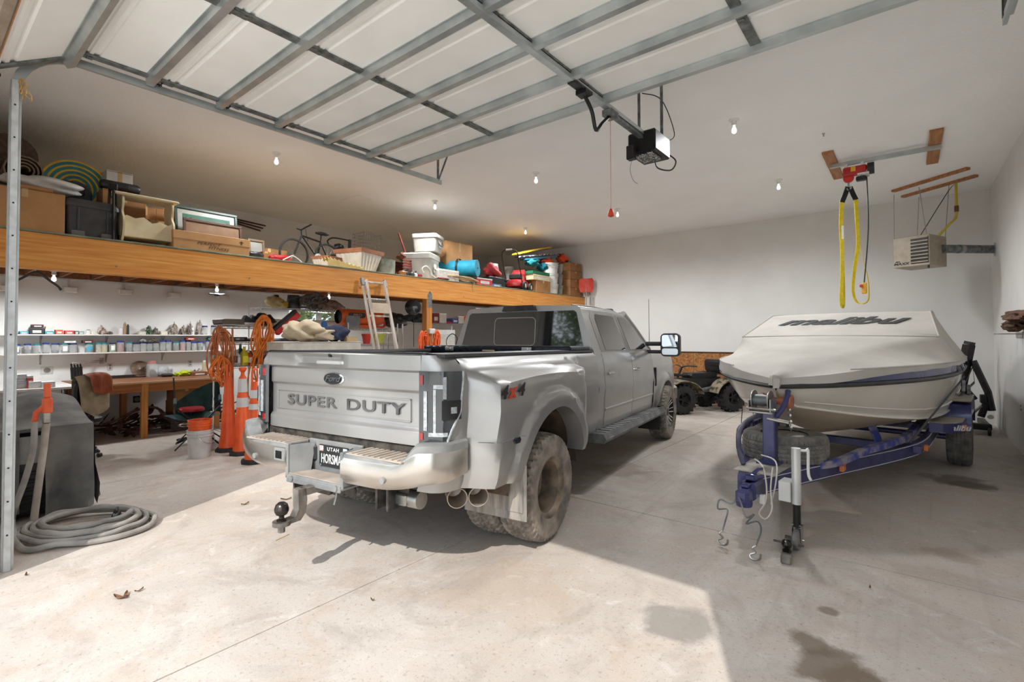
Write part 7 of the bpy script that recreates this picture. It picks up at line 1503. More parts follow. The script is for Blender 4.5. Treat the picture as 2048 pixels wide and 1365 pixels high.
X = LX-.8; y0, y1 = yl(724, X, 500), yl(758, X, 500); z1 = zat(740, 468, X); wcg = thing('wire_cage', 'rusty wire cage standing behind the large pleated basket', 'cage', (X-.12, (y0+y1)/2, DK)); hh = z1-DK; w = (y1-y0)/2; b = B()
for k in range(9): 
    for s_ in (-1, 1): b.tube([(-w+2*w*k/8, s_*w, 0), (-w+2*w*k/8, s_*w, hh)], .0025, 4); b.tube([(s_*w, -w+2*w*k/8, 0), (s_*w, -w+2*w*k/8, hh)], .0025, 4)
for k in range(14): z = hh*k/13; b.tube([(-w, -w, z), (w, -w, z), (w, w, z), (-w, w, z), (-w, -w, z)], .0025, 4)
o = b.build('wire_mesh', mat('old_wire', (104, 92, 80), None, .6, .4), wcg); o['kind'] = 'stuff'
X = LX-.02; y0, y1 = yl(766, X, 535), yl(799, X, 535); h = zat(782, 519, X)-DK; r = (y1-y0)/2; t = thing('galvanised_pot', 'round mottled green-grey metal pot on the loft edge', 'pot', (X-r, (y0+y1)/2, DK)); B().lathe([(0, 0), (r*.92, 0), (r*.98, h*.3), (r, h*.96), (r*1.03, h), (r*.95, h), (r*.93, .03), (0, .03)], 26).build('pot_body', mat('verdigris', (120, 128, 116), (156, 160, 148), .5, .2, 10), t)
# red hand cart and friends
X = LX-.5; q = AX(815, 530, X); hc = thing('garden_wagon', 'dark red slatted wagon with long raised handle on the loft', 'wagon', (X, q.y, DK)); RW = col((112, 40, 30), .55)
for k in range(5): B().box((-.2, -.28, .14+.05*k), (-.18, .28, .175+.05*k), .004).build('slat', RW, hc); B().box((.18, -.28, .14+.05*k), (.2, .28, .175+.05*k), .004).build('slat', RW, hc)
B().box((-.2, -.28, .11), (.2, .28, .135), .004).build('bed', RW, hc); v = AX(797, 466, X)-Vector((X, q.y, DK)); B().tube([(0, .1, .2), (v.x, v.y, v.z)], .018, 8).build('pull_handle', RW, hc)
for y in (-.2, .2):
    for x in (-.2, .2): B().lathe([(0, -.02), (.085, -.02), (.09, 0), (.085, .02), (0, .02)], 18, TR(x*1.15, y, .09, ry=PI/2)).build('wheel', DARKR, hc)
for k, (x, y, rr, c, lb) in enumerate(((808, 512, .11, (104, 62, 40), 'brown rag bundle in the wagon, left'), (832, 506, .1, (66, 84, 130), 'blue cloth bundle in the wagon, right'))): v = AX(x, y, X); one(blob(.12, rr*1.3, .08, 320+k, .35, 14), 'cloth_bundle', col(c, .9), lb, 'bundle', None, (X, v.y, DK+.38-.02*k), ang=70)
X = LX-1.0; v = AX(812, 505, X); t = thing('glass_bowl', 'greenish glass fan guard dome behind the wagon', 'bowl', (X, v.y, DK+.5)); B().lathe([(.20, 0), (.19, .08), (.14, .15), (.06, .19), (0, .2)], 24, TR(ry=.9)).build('dome', mat('green_glass', (120, 136, 126), None, .1, 0, alpha=.5), t); one(B().box((X-.15, v.y-.2, DK), (X+.1, v.y+.2, DK+.42), .01), 'dark_crate', BLACKP, 'dark crate under the glass dome behind the wagon', 'crate')
X = LX-.02
for k, (x, yy, c, lb) in enumerate(((808, 548, (150, 96, 40), 'orange-brown wooden spool on the loft edge'), (816, 545, (40, 40, 42), 'black hand tool on the loft edge'), (830, 545, (56, 58, 60), 'dark pump body left of the white box'), (838, 549, (206, 204, 200), 'small white box with red base on the loft edge'), (850, 551, (150, 30, 40), 'dark red round tin near the coolers'))):
    v = yl(x, X, yy); t = thing('loft_oddment', lb, 'tool', (X-.05-.03*k, v, DK), .2*k); B().rings([[(a*s_, b_*s_, z) for a, b_ in rrect(.12, .14, .05)] for z, s_ in ((0, .9), (.01, 1), (.08, 1), (.10, .7))]).build('body', col(c, .5), t); B().cyl((0, 0, .09), (.02, .05, .14), .015, 8).build('stub', BLACKM if k % 2 else STEEL, t)
one(cord([(X+.03, yl(x, X, y), zat(x, y, X)) for x, y in ((846, 546), (842, 538), (850, 533), (858, 540), (862, 550), (870, 556))], .011), 'white_hose', WHITEP, 'white hose curling before the lower cooler', 'hose')
# coolers
def cooler(x0, x1, yt, X, zb, label, seed):
    y0, y1 = yl(x0, X, 510), yl(x1, X, 510); h = zat((x0+x1)/2, yt, X)-zb; w = y1-y0; t = thing('cooler_box', label, 'cooler', (X-w*.45, (y0+y1)/2, zb), .5); WB = mat('dirty_white', (172, 168, 160), (190, 187, 180), .5, 0, 5)
    B().rings([[(x, y, z) for x, y in rrect(w*.8*s_, w*.8*s_, .05)] for z, s_ in ((0, .82), (h*.02, .86), (h*.78, .98))]).build('cooler_body', WB, t); B().rings([[(x, y, z) for x, y in rrect(w*.8*s_, w*.8*s_, .05)] for z, s_ in ((h*.78, 1.04), (h*.95, 1.04), (h, .96))]).build('lid', WB, t)
    B().tube(smooth([(w*.41, -w*.18, h*.66), (w*.43, -w*.18, h*.4), (w*.43, w*.18, h*.4), (w*.41, w*.18, h*.66)], 4), .01, 6).build('handle', STEEL if seed else col((60, 58, 56), .5), t); B().box((w*.38, -w*.1, h*.28), (w*.40, w*.1, h*.62), .01).build('panel', col((206, 204, 198), .4), t)
zc1 = zat(866, 503, LX-.06); cooler(836, 892, 506, LX-.02, DK, 'lower white cooler on the loft with a grey handle', 1); cooler(851, 899, 468, LX-.06, zc1+.012, 'upper white cooler stacked on the lower one', 0)
sbox(878, 918, 540, None, (206, 202, 194), 'low white lidded tub before the blue mat', DK, .2, LX+.03, 'tub', 'lidded_tub')
X = LX-.5; lcar(893, 945, 486, X, .5, 'tan carton behind the rolled blue mat, nearest the coolers', CARD, DK, yref=510)
# blue foam roll
r = .205; ax_ = thing('exercise_mat', 'turquoise foam mat rolled up and strapped on the loft', 'mat roll', (LX+.02, yl(955, LX+.02, 535), DK+.165), 2.0); TQ = col((28, 140, 168), .7); L = .85
rs = []; T_ = 4
for k in range(T_*16+1): a = 2*PI*k/16; rr = r*(.18+.82*k/(T_*16)); rs.append([((rr+o)*math.cos(a), y, r+(rr+o)*math.sin(a)) for y, o in ((0, 0), (0, -r*.17), (L, -r*.17), (L, 0))])
fixn(B().rings(rs).build('mat_spiral', TQ, ax_)); B().lathe([(r+.006, -.02), (r+.006, .02), (r-.002, .02), (r-.002, -.02)], 30, TR(0, L*.5, r, rx=PI/2), cap=False).build('strap', BLACKP, ax_)
one(B().box((LX-.62, yl(925, LX-.3, 560)-.05, DK), (LX+.0, yl(925, LX-.3, 560)+.52, DK+.16), .01), 'dark_crate', col((52, 46, 42), .7), 'low dark crate carrying the rolled turquoise mat', 'crate')
# rope pile on the edge
R4 = random.Random(12); P = []
for k in range(46): a = k*.75; P.append((LX+.02+.16*math.sin(a*1.1), yl(920, LX, 565)+.38*math.cos(a)+R4.uniform(-.04, .04), DK+.02+.08*abs(math.sin(a*.5))+R4.uniform(0, .03)))
P += [(BX+.02, yl(944, BX, 565), DK+.03), (BX+.025, yl(945, BX, 575), DK-.04), (BX+.025, yl(946, BX, 580), DK-.16)]
one(cord(P, .012, 6, 4), 'tan_rope', col((176, 146, 104), .8), 'tan rope heaped on the loft edge with one end hanging down', 'rope')
one(blob(.1, .17, .03, 340, .3, 12), 'red_netting', mat('red_net', (96, 40, 34), (140, 90, 70), .9, 0, 30, .4), 'flat reddish netting under the white lidded tub', 'netting', None, (LX+.0, yl(885, LX, 560), DK), ang=70)
# bags and boxes beyond the mat
X = LX-.25; one(blob(.15, .25, .16, 341, .3, 14), 'red_bag', col((150, 28, 32), .7), 'crumpled red cloth bag right of the blue mat', 'bag', None, (X, yl(985, X, 545), DK+.25), ang=70); one(B().box((X-.2, yl(968, X, 550), DK), (X+.15, yl(1000, X, 550), DK+.245), .01), 'dark_box', BLACKP, 'dark box under the crumpled red bag', 'box')
sbox(955, 985, 557, None, (190, 40, 46), 'red box with white stripe near the mower', DK, .22, LX+.02, 'box', 'striped_box', (214, 206, 204)); sbox(985, 1003, 569, None, (50, 120, 170), 'small blue box left of the mower', DK, .15, LX+.03, 'box', 'small_box')
# lawn mower
X = LX-.25; q = AX(1035, 575, X); lm = thing('lawn_mower', 'red push lawn mower with black folding handle on the loft', 'lawn mower', (X, q.y, DK), .35); RM = col((160, 30, 34), .4)
B().rings([[(x, y, z) for x, y in rrect(.46*s_, .62*s_, .14, 4)] for z, s_ in ((.10, 1.), (.16, 1.02), (.24, .9), (.27, .7))]).build('deck_shell', RM, lm); B().rings([[(x, y+.02, z) for x, y in rrect(.3*s_, .34*s_, .06)] for z, s_ in ((.27, 1), (.42, .95), (.46, .7))]).build('engine', RM, lm); B().prism([(.12, .28), (.42, .12), (.42, .4), (.2, .55)], -.12, .12, 'x').build('grass_chute', col((56, 56, 58), .6), lm); B().prism([(.1, .40), (.36, .26), (.38, .34), (.12, .54)], -.15, .15, 'x').build('cowl', RM, lm)
for x in (-.26, .26):
    for y in (-.24, .24): w_ = B().lathe([(.05, -.03), (.1, -.03), (.105, 0), (.1, .03), (.05, .03)], 20, TR(x, y, .105, ry=PI/2)).build('wheel', DARKR, lm); B().lathe([(0, -.02), (.055, -.02), (.055, .02), (0, .02)], 16, TR(x*1.04, y, .105, ry=PI/2)).build('wheel_hub', WHITEP, w_)
B().tube(smooth([(-.2, -.25, .2), (-.2, -.5, .62), (-.19, -.6, .85), (-.1, -.64, .92), (.1, -.64, .92), (.19, -.6, .85), (.2, -.5, .62), (.2, -.25, .2)], 5), .013, 8).build('handle', BLACKM, lm); B().tube([(-.08, -.645, .925), (.08, -.645, .925)], .018, 8).build('grip', WHITEP, lm); B().box((-.16, -.2, .28), (.16, -.12, .4), .02).build('tank', BLACKP, lm)
# toboggans, boards, vests
X = LX-.35
def board(x0, x1, y0_, X, m, label, w=.3, lift=.0, th=.035, name='ski_board'):
    a, e = AX(x0, y0_, X), AX(x1, y0_-4, X); L = (e-a).length; t = thing(name, label, 'board', (X, a.y, a.z)); rs = []
    for k in range(15): u = k/14; ww = w*(math.sin(PI*min(1, max(.03, u)))**.35); rs.append([(x*ww, (e.y-a.y)*u, (e.z-a.z)*u+.10*math.sin(PI*u*.5)*lift+z) for x, z in ((-.5, 0), (.5, 0), (.5, th), (-.5, th))])
    fixn(B().rings(rs).build('deck', m, t)); return t
board(1030, 1100, 510, X, col((206, 160, 40), .4), 'yellow curved bodyboard on top of the loft heap', .45, 1.2, name='bodyboard')
b_ = board(1034, 1124, 516, X+.02, mat('wake_graphic', (26, 24, 40), (200, 196, 206), .4, 0, 26, detail=2, lo=.5, hi=.56), 'dark patterned wakeboard under the yellow board', .42, .3, name='wakeboard')
board(1045, 1112, 521, X+.04, col((30, 110, 140), .4), 'teal board under the patterned wakeboard', .4, .1, name='kneeboard')
for k, (x, y, rx, rz, c, lb) in enumerate(((1066, 527, .24, .1, (30, 112, 120), 'teal life vest heaped below the boards, left'), (1092, 524, .26, .09, (206, 66, 34), 'orange life vest spread below the boards'), (1125, 520, .18, .12, (214, 72, 34), 'orange life vest peaking right of the boards'), (1086, 537, .15, .12, (20, 112, 132), 'teal vest hanging left of the tall buckets'), (1134, 535, .10, .14, (24, 116, 130), 'teal vest draped between the two bucket stacks'))):
    v = AX(x, y+6, X+.12); one(blob(.16, rx, rz, 350+k, .35, 14), 'life_vest', col(c, .8), lb, 'life vest', None, (X+.1, v.y, v.z), ang=70)
t = thing('green_tub', 'dark green plastic barrel behind the cartons by the mower', 'barrel', (X-.15, yl(1064, X-.15, 545), DK)); B().lathe([(0, 0), (.24, 0), (.27, .25), (.27, .5), (.24, .62), (0, .64)], 24).build('barrel_body', col((40, 74, 46), .5), t); B().box((.26, -.05, .35), (.275, .05, .5), .002).build('paper_label', WHITEP, t)
for k, (x, y) in enumerate(((985, 530), (1018, 528))): bucket((LX-.9, yl(x, LX-.9, y), DK+.35), .12, .14, .36, (186, 182, 176), 'pale bucket high behind the mower, %s' % ('left', 'right')[k]); one(B().box((LX-1.1, yl(x, LX-.9, y)-.2, DK), (LX-.72, yl(x, LX-.9, y)+.2, DK+.345), .01), 'dark_box', BLACKP, 'dark box under the pale bucket, %s of the mower handle' % ('left', 'right')[k], 'box')
one(blob(.25, .4, .3, 360, .25, 16), 'dark_cover_heap', col((24, 24, 27), .8), 'heap of black covers behind the mower', 'heap', None, (LX-1.35, yl(1040, LX-1.35, 545), DK), ang=60)
X = LX+.02; c1 = lcar(1073, 1101, 562, X, .35, 'brown carton low beside the mower chute', CARDD, DK, yref=575)
zt1 = zat(1087, 562, X); sbox(1067, 1100, 551, 561.5, (206, 190, 150), 'cream file tray on the brown carton', DK, .3, X, 'box', 'file_tray'); sbox(1066, 1100, 544, 550.6, (30, 104, 72), 'green and white carton above the cream tray', DK, .3, X, 'box', 'green_carton', (30, 96, 66))
for k, (x0, x1, yt, n, dx, lb) in enumerate(((1101, 1125, 526, 3, .0, 'left'), (1129, 1145, 529, 3, -.12, 'right'))):
    X = LX+.03+dx; y0, y1 = yl(x0, X, 560), yl(x1, X, 560); r = (y1-y0)/2*.9; H_ = zat((x0+x1)/2, yt, X)-DK
    for j in range(n): bucket((X-r, (y0+y1)/2, DK+H_*j/n*1.0+.001*j), r*.9, r, H_/n-.004, (206, 203, 197) if k == 0 else (186, 183, 178), 'white bucket in the %s stack, %s of three' % (lb, ('bottom', 'middle', 'top')[j]), group='white buckets stacked on the loft')
X = LX+.06; ye = yl(1150, X, 560); H_ = zat(1153, 527, X)-DK
for j in range(4): carton((X-.2, min(yl(1152, X, 560), YB-.33), DK+H_*j/4), .4, .62, H_/4-.004, 'brown carton in the stack at the loft far end, %s of four' % ('bottom', 'second from bottom', 'third from bottom', 'top')[j], CARDD, marks=[('*', .1, H_/8, .1)], name='stacked_carton')
# red snow shovel standing at the end of the loft
p = AY(1172, 570, YB-.25); sv = thing('snow_shovel', 'red snow shovel standing blade up at the far end of the loft', 'shovel', (p.x, p.y, 0), (0, 0, .3)); zb2 = AY(1172, 585, YB-.25).z; zt3 = AY(1172, 557, YB-.25).z
b = B(); b.grid([[(-.2*s_*math.cos(u*1.1)*0+u*.2*s_, .06*math.cos(u*1.2), z) for u in [-1+.25*k for k in range(9)]] for z, s_ in ((zb2, .8), (zb2+.1, 1.), (zt3-.06, 1.05), (zt3, .85))]); b.grid([[(u*.2*s_, .06*math.cos(u*1.2)-.012, z) for u in [-1+.25*k for k in range(9)]] for z, s_ in ((zb2, .8), (zb2+.1, 1.), (zt3-.06, 1.05), (zt3, .85))]); b.build('blade', col((206, 58, 30), .45), sv); B().cyl((0, .03, .02), (0, .03, zb2+.12), .014, 10).build('shaft', STEEL, sv); B().tube([(-.06, .03, .05), (.06, .03, .05)], .014, 8).build('grip', BLACKP, sv)
for k, (x, y0_) in enumerate(((1178, 585), (1184, 592))): p = AY(x, y0_, YB-.12); one(B().cyl((p.x, p.y, 0), (p.x, p.y+.06, p.z), .016, 10), 'aluminium_pole', STEEL, 'thin metal pole against the back wall, %s of the two by the shovel' % ('left', 'right')[k], 'pole')
# ================================================================== right side of the garage
# electric hoist on its rail
HY2 = AZ(1665, 333, 4.2).y; hx0, hx1 = AZ(1660, 335, 4.2).x, AZ(1882, 299, 4.2).x
WPL = mat('pine_plank', (150, 96, 54), (178, 124, 78), .6, 0, 4, stretch=(8, .6, 8), detail=6)
hs_ = thing('electric_hoist', 'red electric cable hoist on a steel rail below the ceiling', 'hoist', (0, 0, 0))
for (a, b_) in ((1655.5, 305.5), (1667, 304)), ((1872, 261), (1887, 259)):
    c = AZ(a[0] if hasattr(a, '__len__') else a, 0, 1) if False else None
for x, y0, y1 in ((-.872, 8.33, 9.80), (.318, 8.32, 9.85)): B().box((x-.07, y0, ZC-.04), (x+.07, y1, ZC), .004).build('ceiling_plank', WPL, hs_)
B().box((hx0, HY2-.025, ZC-.10), (hx1, HY2+.025, ZC-.041), .004).build('rail', GALV, hs_)
hq = AY(1712, 345, HY2); HR = col((176, 32, 30), .4)
B().box((hq.x-.16, HY2-.07, ZC-.27), (hq.x+.14, HY2+.06, ZC-.14), .02).build('gear_case', HR, hs_); B().cyl((hq.x+.02, HY2, ZC-.25), (hq.x+.16, HY2, ZC-.25), .065, 18).build('motor', STEEL, hs_); B().cyl((hq.x+.14, HY2, ZC-.2), (hq.x+.22, HY2, ZC-.2), .085, 18).build('motor_cap', BLACKP, hs_); B().box((hq.x+.0, HY2-.05, ZC-.36), (hq.x+.12, HY2+.05, ZC-.3), .01).build('switch_box', BLACKP, hs_); B().box((hq.x-.06, HY2-.072, ZC-.22), (hq.x+.0, HY2-.069, ZC-.15), .0).build('warning_sticker', col((222, 170, 50), .5), hs_)
for x in (-.12, .08): B().box((hq.x+x-.02, HY2-.05, ZC-.15), (hq.x+x+.02, HY2+.05, ZC-.09), .004).build('rail_clamp', WHITEP, hs_)
zr = AY(1697, 357, HY2); B().cyl((zr.x, HY2, ZC-.27), (zr.x, HY2, zr.z), .004, 6).build('hoist_cable', STEEL, hs_); B().lathe([(0, -.02), (.065, -.02), (.07, 0), (.065, .02), (0, .02)], 22, TR(zr.x, HY2, zr.z, rx=PI/2)).build('pulley', col((206, 40, 34), .4), hs_)
zh = AY(1698, 376, HY2).z; B().tube(smooth([(zr.x, HY2, zr.z-.06), (zr.x, HY2, zh+.03), (zr.x+.03, HY2, zh), (zr.x, HY2, zh-.03), (zr.x-.03, HY2, zh)], 4), .012, 8).build('load_hook', STEEL, hs_)
c0 = AY(1733, 345, HY2); c1 = AY(1728, 570, HY2)
B().tube(smooth([(c0.x, HY2, c0.z), (c0.x+.01, HY2, (c0.z+c1.z)/2), (c1.x, HY2, c1.z)], 5), .008, 6).build('control_cable', BLACKP, hs_); zc2 = AY(1730, 588, HY2).z; pc = B().box((c1.x-.03, HY2-.025, zc2), (c1.x+.035, HY2+.025, c1.z+.03), .012).build('pendant_control', col((214, 160, 40), .45), hs_); B().cyl((c1.x-.03, HY2-.02, c1.z-.02), (c1.x-.03, HY2-.05, c1.z-.02), .022, 14).build('stop_button', col((196, 36, 30), .4), pc)
# yellow sling
SLM = mat('yellow_sling', (214, 190, 20), (232, 210, 44), .7, 0, 20); sg = thing('lifting_sling', 'yellow webbing sling hanging in two loops from the hoist hook', 'sling', (0, 0, 0))
def band(P, w, m, nm, tw=None):
    P = smooth([AY(x, y, HY2+d) for x, y, d in P], 8); rs = []; n_ = len(P)
    for i, p in enumerate(P):
        d = (P[min(i+1, n_-1)]-P[max(i-1, 0)]).normalized(); a = (tw or 0)*i/n_+.5; s_ = Vector((math.cos(a), math.sin(a), 0)); s_ = (s_-d*s_.dot(d)).normalized(); k = d.cross(s_)*.003
        rs.append([p+s_*w/2+k, p-s_*w/2+k, p-s_*w/2-k, p+s_*w/2-k])
    return fixn(B().rings(rs).build(nm, m, sg))
band([(1696, 374, 0), (1690, 390, -.01), (1684, 405, -.02)], .07, BLACKP, 'eye_sleeve'); band([(1700, 374, 0), (1706, 388, .0), (1712, 400, .01)], .07, BLACKP, 'eye_sleeve')
band([(1684, 404, -.02), (1682, 450, -.02), (1684, 500, -.02), (1684, 560, -.02), (1682, 600, -.03), (1685, 614, -.01), (1688, 600, .02), (1686, 520, .02), (1685, 450, .0)], .055, SLM, 'webbing', .8)
band([(1712, 400, .0), (1714, 440, .0), (1716, 490, .0), (1709, 540, -.01), (1706, 580, -.02), (1712, 602, 0), (1725, 608, .02), (1737, 598, .03), (1736, 560, .03), (1726, 520, .02), (1716, 480, .02)], .055, SLM, 'webbing', 1.2)
B().box((0, -.004, -.1), (.03, .004, .1), .001).build('tag', WHITEP, sg, loc=AY(1683, 465, HY2-.05))
# unit heater
hty = 10.75; HB = col((158, 146, 128), .5)
p0, p1, p2 = AY(1788, 505, hty), AY(1857, 498, hty+.0), AY(1905, 498, hty+.0)
uh = thing('unit_heater', 'beige gas unit heater with louvres hung from ceiling boards', 'heater', (0, 0, 0))
zt_h, zb_h = AY(1857, 466, hty).z, AY(1857, 531, hty).z; ang = math.radians(-20)
cxh = (p0.x+p1.x)/2; Wd = (p1.x-p0.x)/2/math.cos(ang)+.02
MH = TR((p0.x+p1.x)/2, hty+.06, 0, rz=ang*-1+math.radians(0))
MH = TR((p0.x+p1.x)/2, hty, 0, rz=math.radians(-24)); D_ = .58
B().box((-Wd, 0, zb_h), (Wd, D_, zt_h-.03), .008, MH).build('casing', HB, uh)
B().box((-Wd*.02, -.006, zb_h+.04), (Wd*.94, .01, zt_h-.06), .004, MH).build('outlet_recess', BLACKM, uh)
for k in range(8): zz = zb_h+.06+(zt_h-zb_h-.14)*k/7; B().box((-Wd*.01, -.02, zz-.004), (Wd*.93, .006, zz+.016), .002, MH).build('louvre', HB, uh)
text('heater_lettering', 'MAXX', .055, MH @ TR(-Wd*.55, -.003, zb_h+.06, rx=PI/2), BLACKP, uh, .001, 1.4, .2, .002); text('heater_lettering', 'BIG', .03, MH @ TR(-Wd*.75, -.003, zb_h+.1, rx=PI/2), BLACKP, uh, .001, 1.4, .2, .001)
B().cyl(MH @ Vector((Wd*.9, .02, zb_h)), MH @ Vector((Wd*.9, .02, zb_h-.05)), .014, 10).build('drain_knob', BLACKM, uh)
dp = AX(1990, 499, XR); ds = MH @ Vector((Wd, D_*.7, (zt_h+zb_h)/2+.02)); dm = GALVD
B().cyl(ds, Vector((XR-.002, dp.y, dp.z)), .07, 20).build('flue_pipe', dm, uh); B().lathe([(0, -.012), (.12, -.012), (.12, 0), (0, 0)], 24, TR(XR-.001, dp.y, dp.z, ry=PI/2)).build('wall_flange', GALV, uh); dd = (Vector((XR, dp.y, dp.z))-ds); B().cyl(ds+dd*.3, ds+dd*.38, .075, 20).build('pipe_joint', STEEL, uh)
for k, (a, b_) in enumerate(((AZ(1786, 384, 4.24), AZ(1937, 338, 4.24)), (AZ(1805, 395, 4.24), AZ(1953, 353, 4.24)))):
    d = (b_-a); L = math.hypot(d.x, d.y); B().box((0, -.045, -.04), (L, .045, 0), .006, TR(a.x, a.y, ZC, rz=math.atan2(d.y, d.x))).build('ceiling_board', WPL, uh)
for (x0, y0, x1, y1, l) in ((1788, 390, 1788, 482, (-1, 0)), (1838, 375, 1853, 468, (.85, 0)), (1838, 395, 1838, 474, (-.6, 1)), (1898, 372, 1903, 472, (1, 1))):
    q = MH @ Vector((l[0]*Wd*.97, .02+l[1]*(D_-.04), zt_h-.03)); top_ = AZ(x0, y0, ZC-.045); B().cyl(q, (top_.x, top_.y, ZC-.041), .005, 6).build('hanger_rod', STEEL, uh)
g0 = AZ(1912, 368, ZC-.05); gq = MH @ Vector((Wd*.7, D_*.8, zt_h-.03)); B().tube(smooth([(g0.x, g0.y, ZC-.001), (g0.x, g0.y, ZC-.35), (g0.x-.01, g0.y, ZC-.62), (g0.x-.1, g0.y-.1, ZC-.75), gq], 6), .02, 8).build('gas_line', col((196, 176, 60), .5), uh); B().lathe([(0, -.05), (.03, -.05), (.03, .05), (0, .05)], 12, TR(g0.x, g0.y, ZC-.48)).build('gas_valve', col((96, 70, 44), .4, .5), uh)
B().tube(smooth([AZ(1908, 370, ZC-.05), AZ(1895, 385, ZC-.25)+Vector((0, 0, 0)), MH @ Vector((Wd*.2, D_*.3, zt_h-.03))], 6), .006, 6).build('power_wire', BLACKP, uh)
# firewood / bark slabs on the right wall
for k, (x, y, s_) in enumerate(((2036, 634, 1.), (2030, 652, 1.2))): p = AX(x, y, XR-.12); b = blob(.10, .30*s_, .07, 400+k, .35, 16, False); one(b, 'bark_slab', mat('bark_wood', (74, 50, 40), (118, 86, 66), .9, 0, 14, .5), 'rough brown wood slab on the right wall peg, %s of the pair' % ('upper', 'lower')[k], 'wood slab', None, (XR-.13, p.y, p.z-.07), ang=50)
wbk = AX(2040, 660, XR); t = thing('wall_peg', 'steel shelf bracket holding the bark slabs on the right wall', 'bracket', (XR, wbk.y, wbk.z-.05)); B().box((-.24, -.2, -.012), (0, -.17, 0), .002).build('prong', STEEL, t); B().box((-.24, .17, -.012), (0, .2, 0), .002).build('prong', STEEL, t); B().box((-.012, -.25, -.06), (0, .25, .02), .002).build('back_plate', STEEL, t)
# black engine hoist in the corner
EX, EY = AZ(1975, 862).x-.22, 11.55; eh = thing('engine_hoist', 'black folding engine hoist in the corner behind the boat', 'engine hoist', (0, 0, 0))
def ep(x, y, Y): return AY(x, y, Y)
B().tube([ep(1905, 850, EY), ep(1938, 690, EY)], .085, 4).build('mast', BLACKM, eh); B().tube([ep(1938, 690, EY), ep(1940, 684, EY)], .075, 4).build('mast_cap', BLACKP, eh)
B().tube([ep(1946, 722, EY), ep(1976, 785, EY), ep(1984, 822, EY)], .05, 6).build('strut', BLACKM, eh); B().tube([ep(1912, 757, EY), ep(1950, 800, EY)], .045, 6).build('lift_arm', BLACKM, eh)
B().box((ep(1960, 806, EY).x-.0, EY-.08, ep(1960, 806, EY).z), (ep(1972, 790, EY).x, EY+.08, ep(1972, 790, EY).z), .01).build('bracket_frame', BLACKM, eh); B().tube([ep(1945, 828, EY-.1), ep(1963, 812, EY-.1)], .02, 8).build('pump_handle', STEEL, eh); B().cyl(ep(1962, 834, EY), ep(1975, 800, EY), .05, 12).build('ram', BLACKM, eh)
fz = .12; fa, fb_ = ep(1920, 845, EY-.2), ep(1996, 848, EY-.2)
B().box((fa.x, EY-.5, fz-.04), (XR-.16, EY-.38, fz+.06), .015).build('foot_beam', BLACKM, eh); B().box((fa.x, EY-.38, fz-.03), (fa.x+.1, EY+.4, fz+.05), .01).build('side_beam', BLACKM, eh); B().box((XR-.27, EY-.38, fz-.03), (XR-.17, EY+.4, fz+.05), .01).build('side_beam', BLACKM, eh)
for x in (fa.x+.05, XR-.2):
    for y in (EY-.55, EY+.35): B().lathe([(0, -.02), (.06, -.02), (.065, 0), (.06, .02), (0, .02)], 18, TR(x, y, .065, ry=PI/2)).build('caster', DARKR, eh)
wq = ep(1981, 834, EY-.1); B().lathe([(.02, -.01), (.035, -.01), (.04, 0), (.035, .01), (.02, .01)], 18, TR(wq.x, EY-.12, wq.z, rx=PI/2)).build('white_roller', WHITEP, eh)
# ATV at the OSB wall
AQ = AZ(1383, 824); at_ = thing('quad_bike', 'black camouflage quad bike parked against the strand board wall', 'quad bike', (AQ.x-.05, AQ.y+.28, 0), 2.55)
MUD = mat('quad_tire', (30, 30, 31), (46, 45, 44), .85, 0, 12, .2)
def knob(R, wd):
    b = B(); b.lathe([(R*.5, -wd/2), (R*.8, -wd*.55), (R*.95, -wd*.48), (R, -wd*.3), (R, wd*.3), (R*.95, wd*.48), (R*.8, wd*.55), (R*.5, wd/2)], 32, Matrix.Rotation(PI/2, 4, 'Y'), cap=False)
    for k in range(18):
        for s_ in (-1, 1): b.box((s_*wd*.02, -.022, R-.01), (s_*wd*.48, .022, R+.022), .004, Matrix.Rotation(2*PI*(k+.5*(s_ > 0))/18, 4, 'X'))
    return b
kn = knob(.29, .24)
for x in (-.42, .42):
    for y in (-.62, .62):
        b = B(); b.v = list(kn.v); b.f = list(kn.f); o = b.build('wheel', MUD, at_, 30, loc=(x, y, .31)); B().lathe([(.15, -.1), (.15, .1), (.13, .06), (.05, .04), (.05, .08), (0, .08)], 24, Matrix.Rotation(math.copysign(PI/2, x), 4, 'Y')).build('rim', BLACKM, o)
        for k in range(5): a = k*2*PI/5; B().box((-.012, .04, -.02), (.012, .14, .02), .004, Matrix.Translation((math.copysign(.07, x), 0, 0)) @ Matrix.Rotation(a, 4, 'X')).build('rim_spoke', BLACKM, o)
CAMO = mat('camo', (62, 56, 46), (142, 128, 106), .5, 0, 9, detail=3, lo=.42, hi=.58)
for y in (-.62, .62):
    for x in (-1, 1): 
        rs = []
        for k in range(11): a = PI*(.08+.84*k/10); rs.append([(x*.24, y+.42*math.cos(a), .36+.36*math.sin(a)), (x*.58, y+.46*math.cos(a), .34+.36*math.sin(a)), (x*.58, y+.46*math.cos(a), .32+.36*math.sin(a)), (x*.24, y+.42*math.cos(a), .33+.36*math.sin(a))])
        fixn(B().rings(rs).build('fender', CAMO, at_))
B().rings([[(x, y, z) for x, y in rrect(.34*s_, 1.5*s_, .1)] for z, s_ in ((.3, .8), (.4, 1.), (.62, 1.), (.72, .85))]).build('body', BLACKP, at_); B().rings([[(x, y-.15, z) for x, y in rrect(.34*s_, .8*s_, .1)] for z, s_ in ((.70, .9), (.76, 1), (.82, .9))]).build('seat', BLACKP, at_)
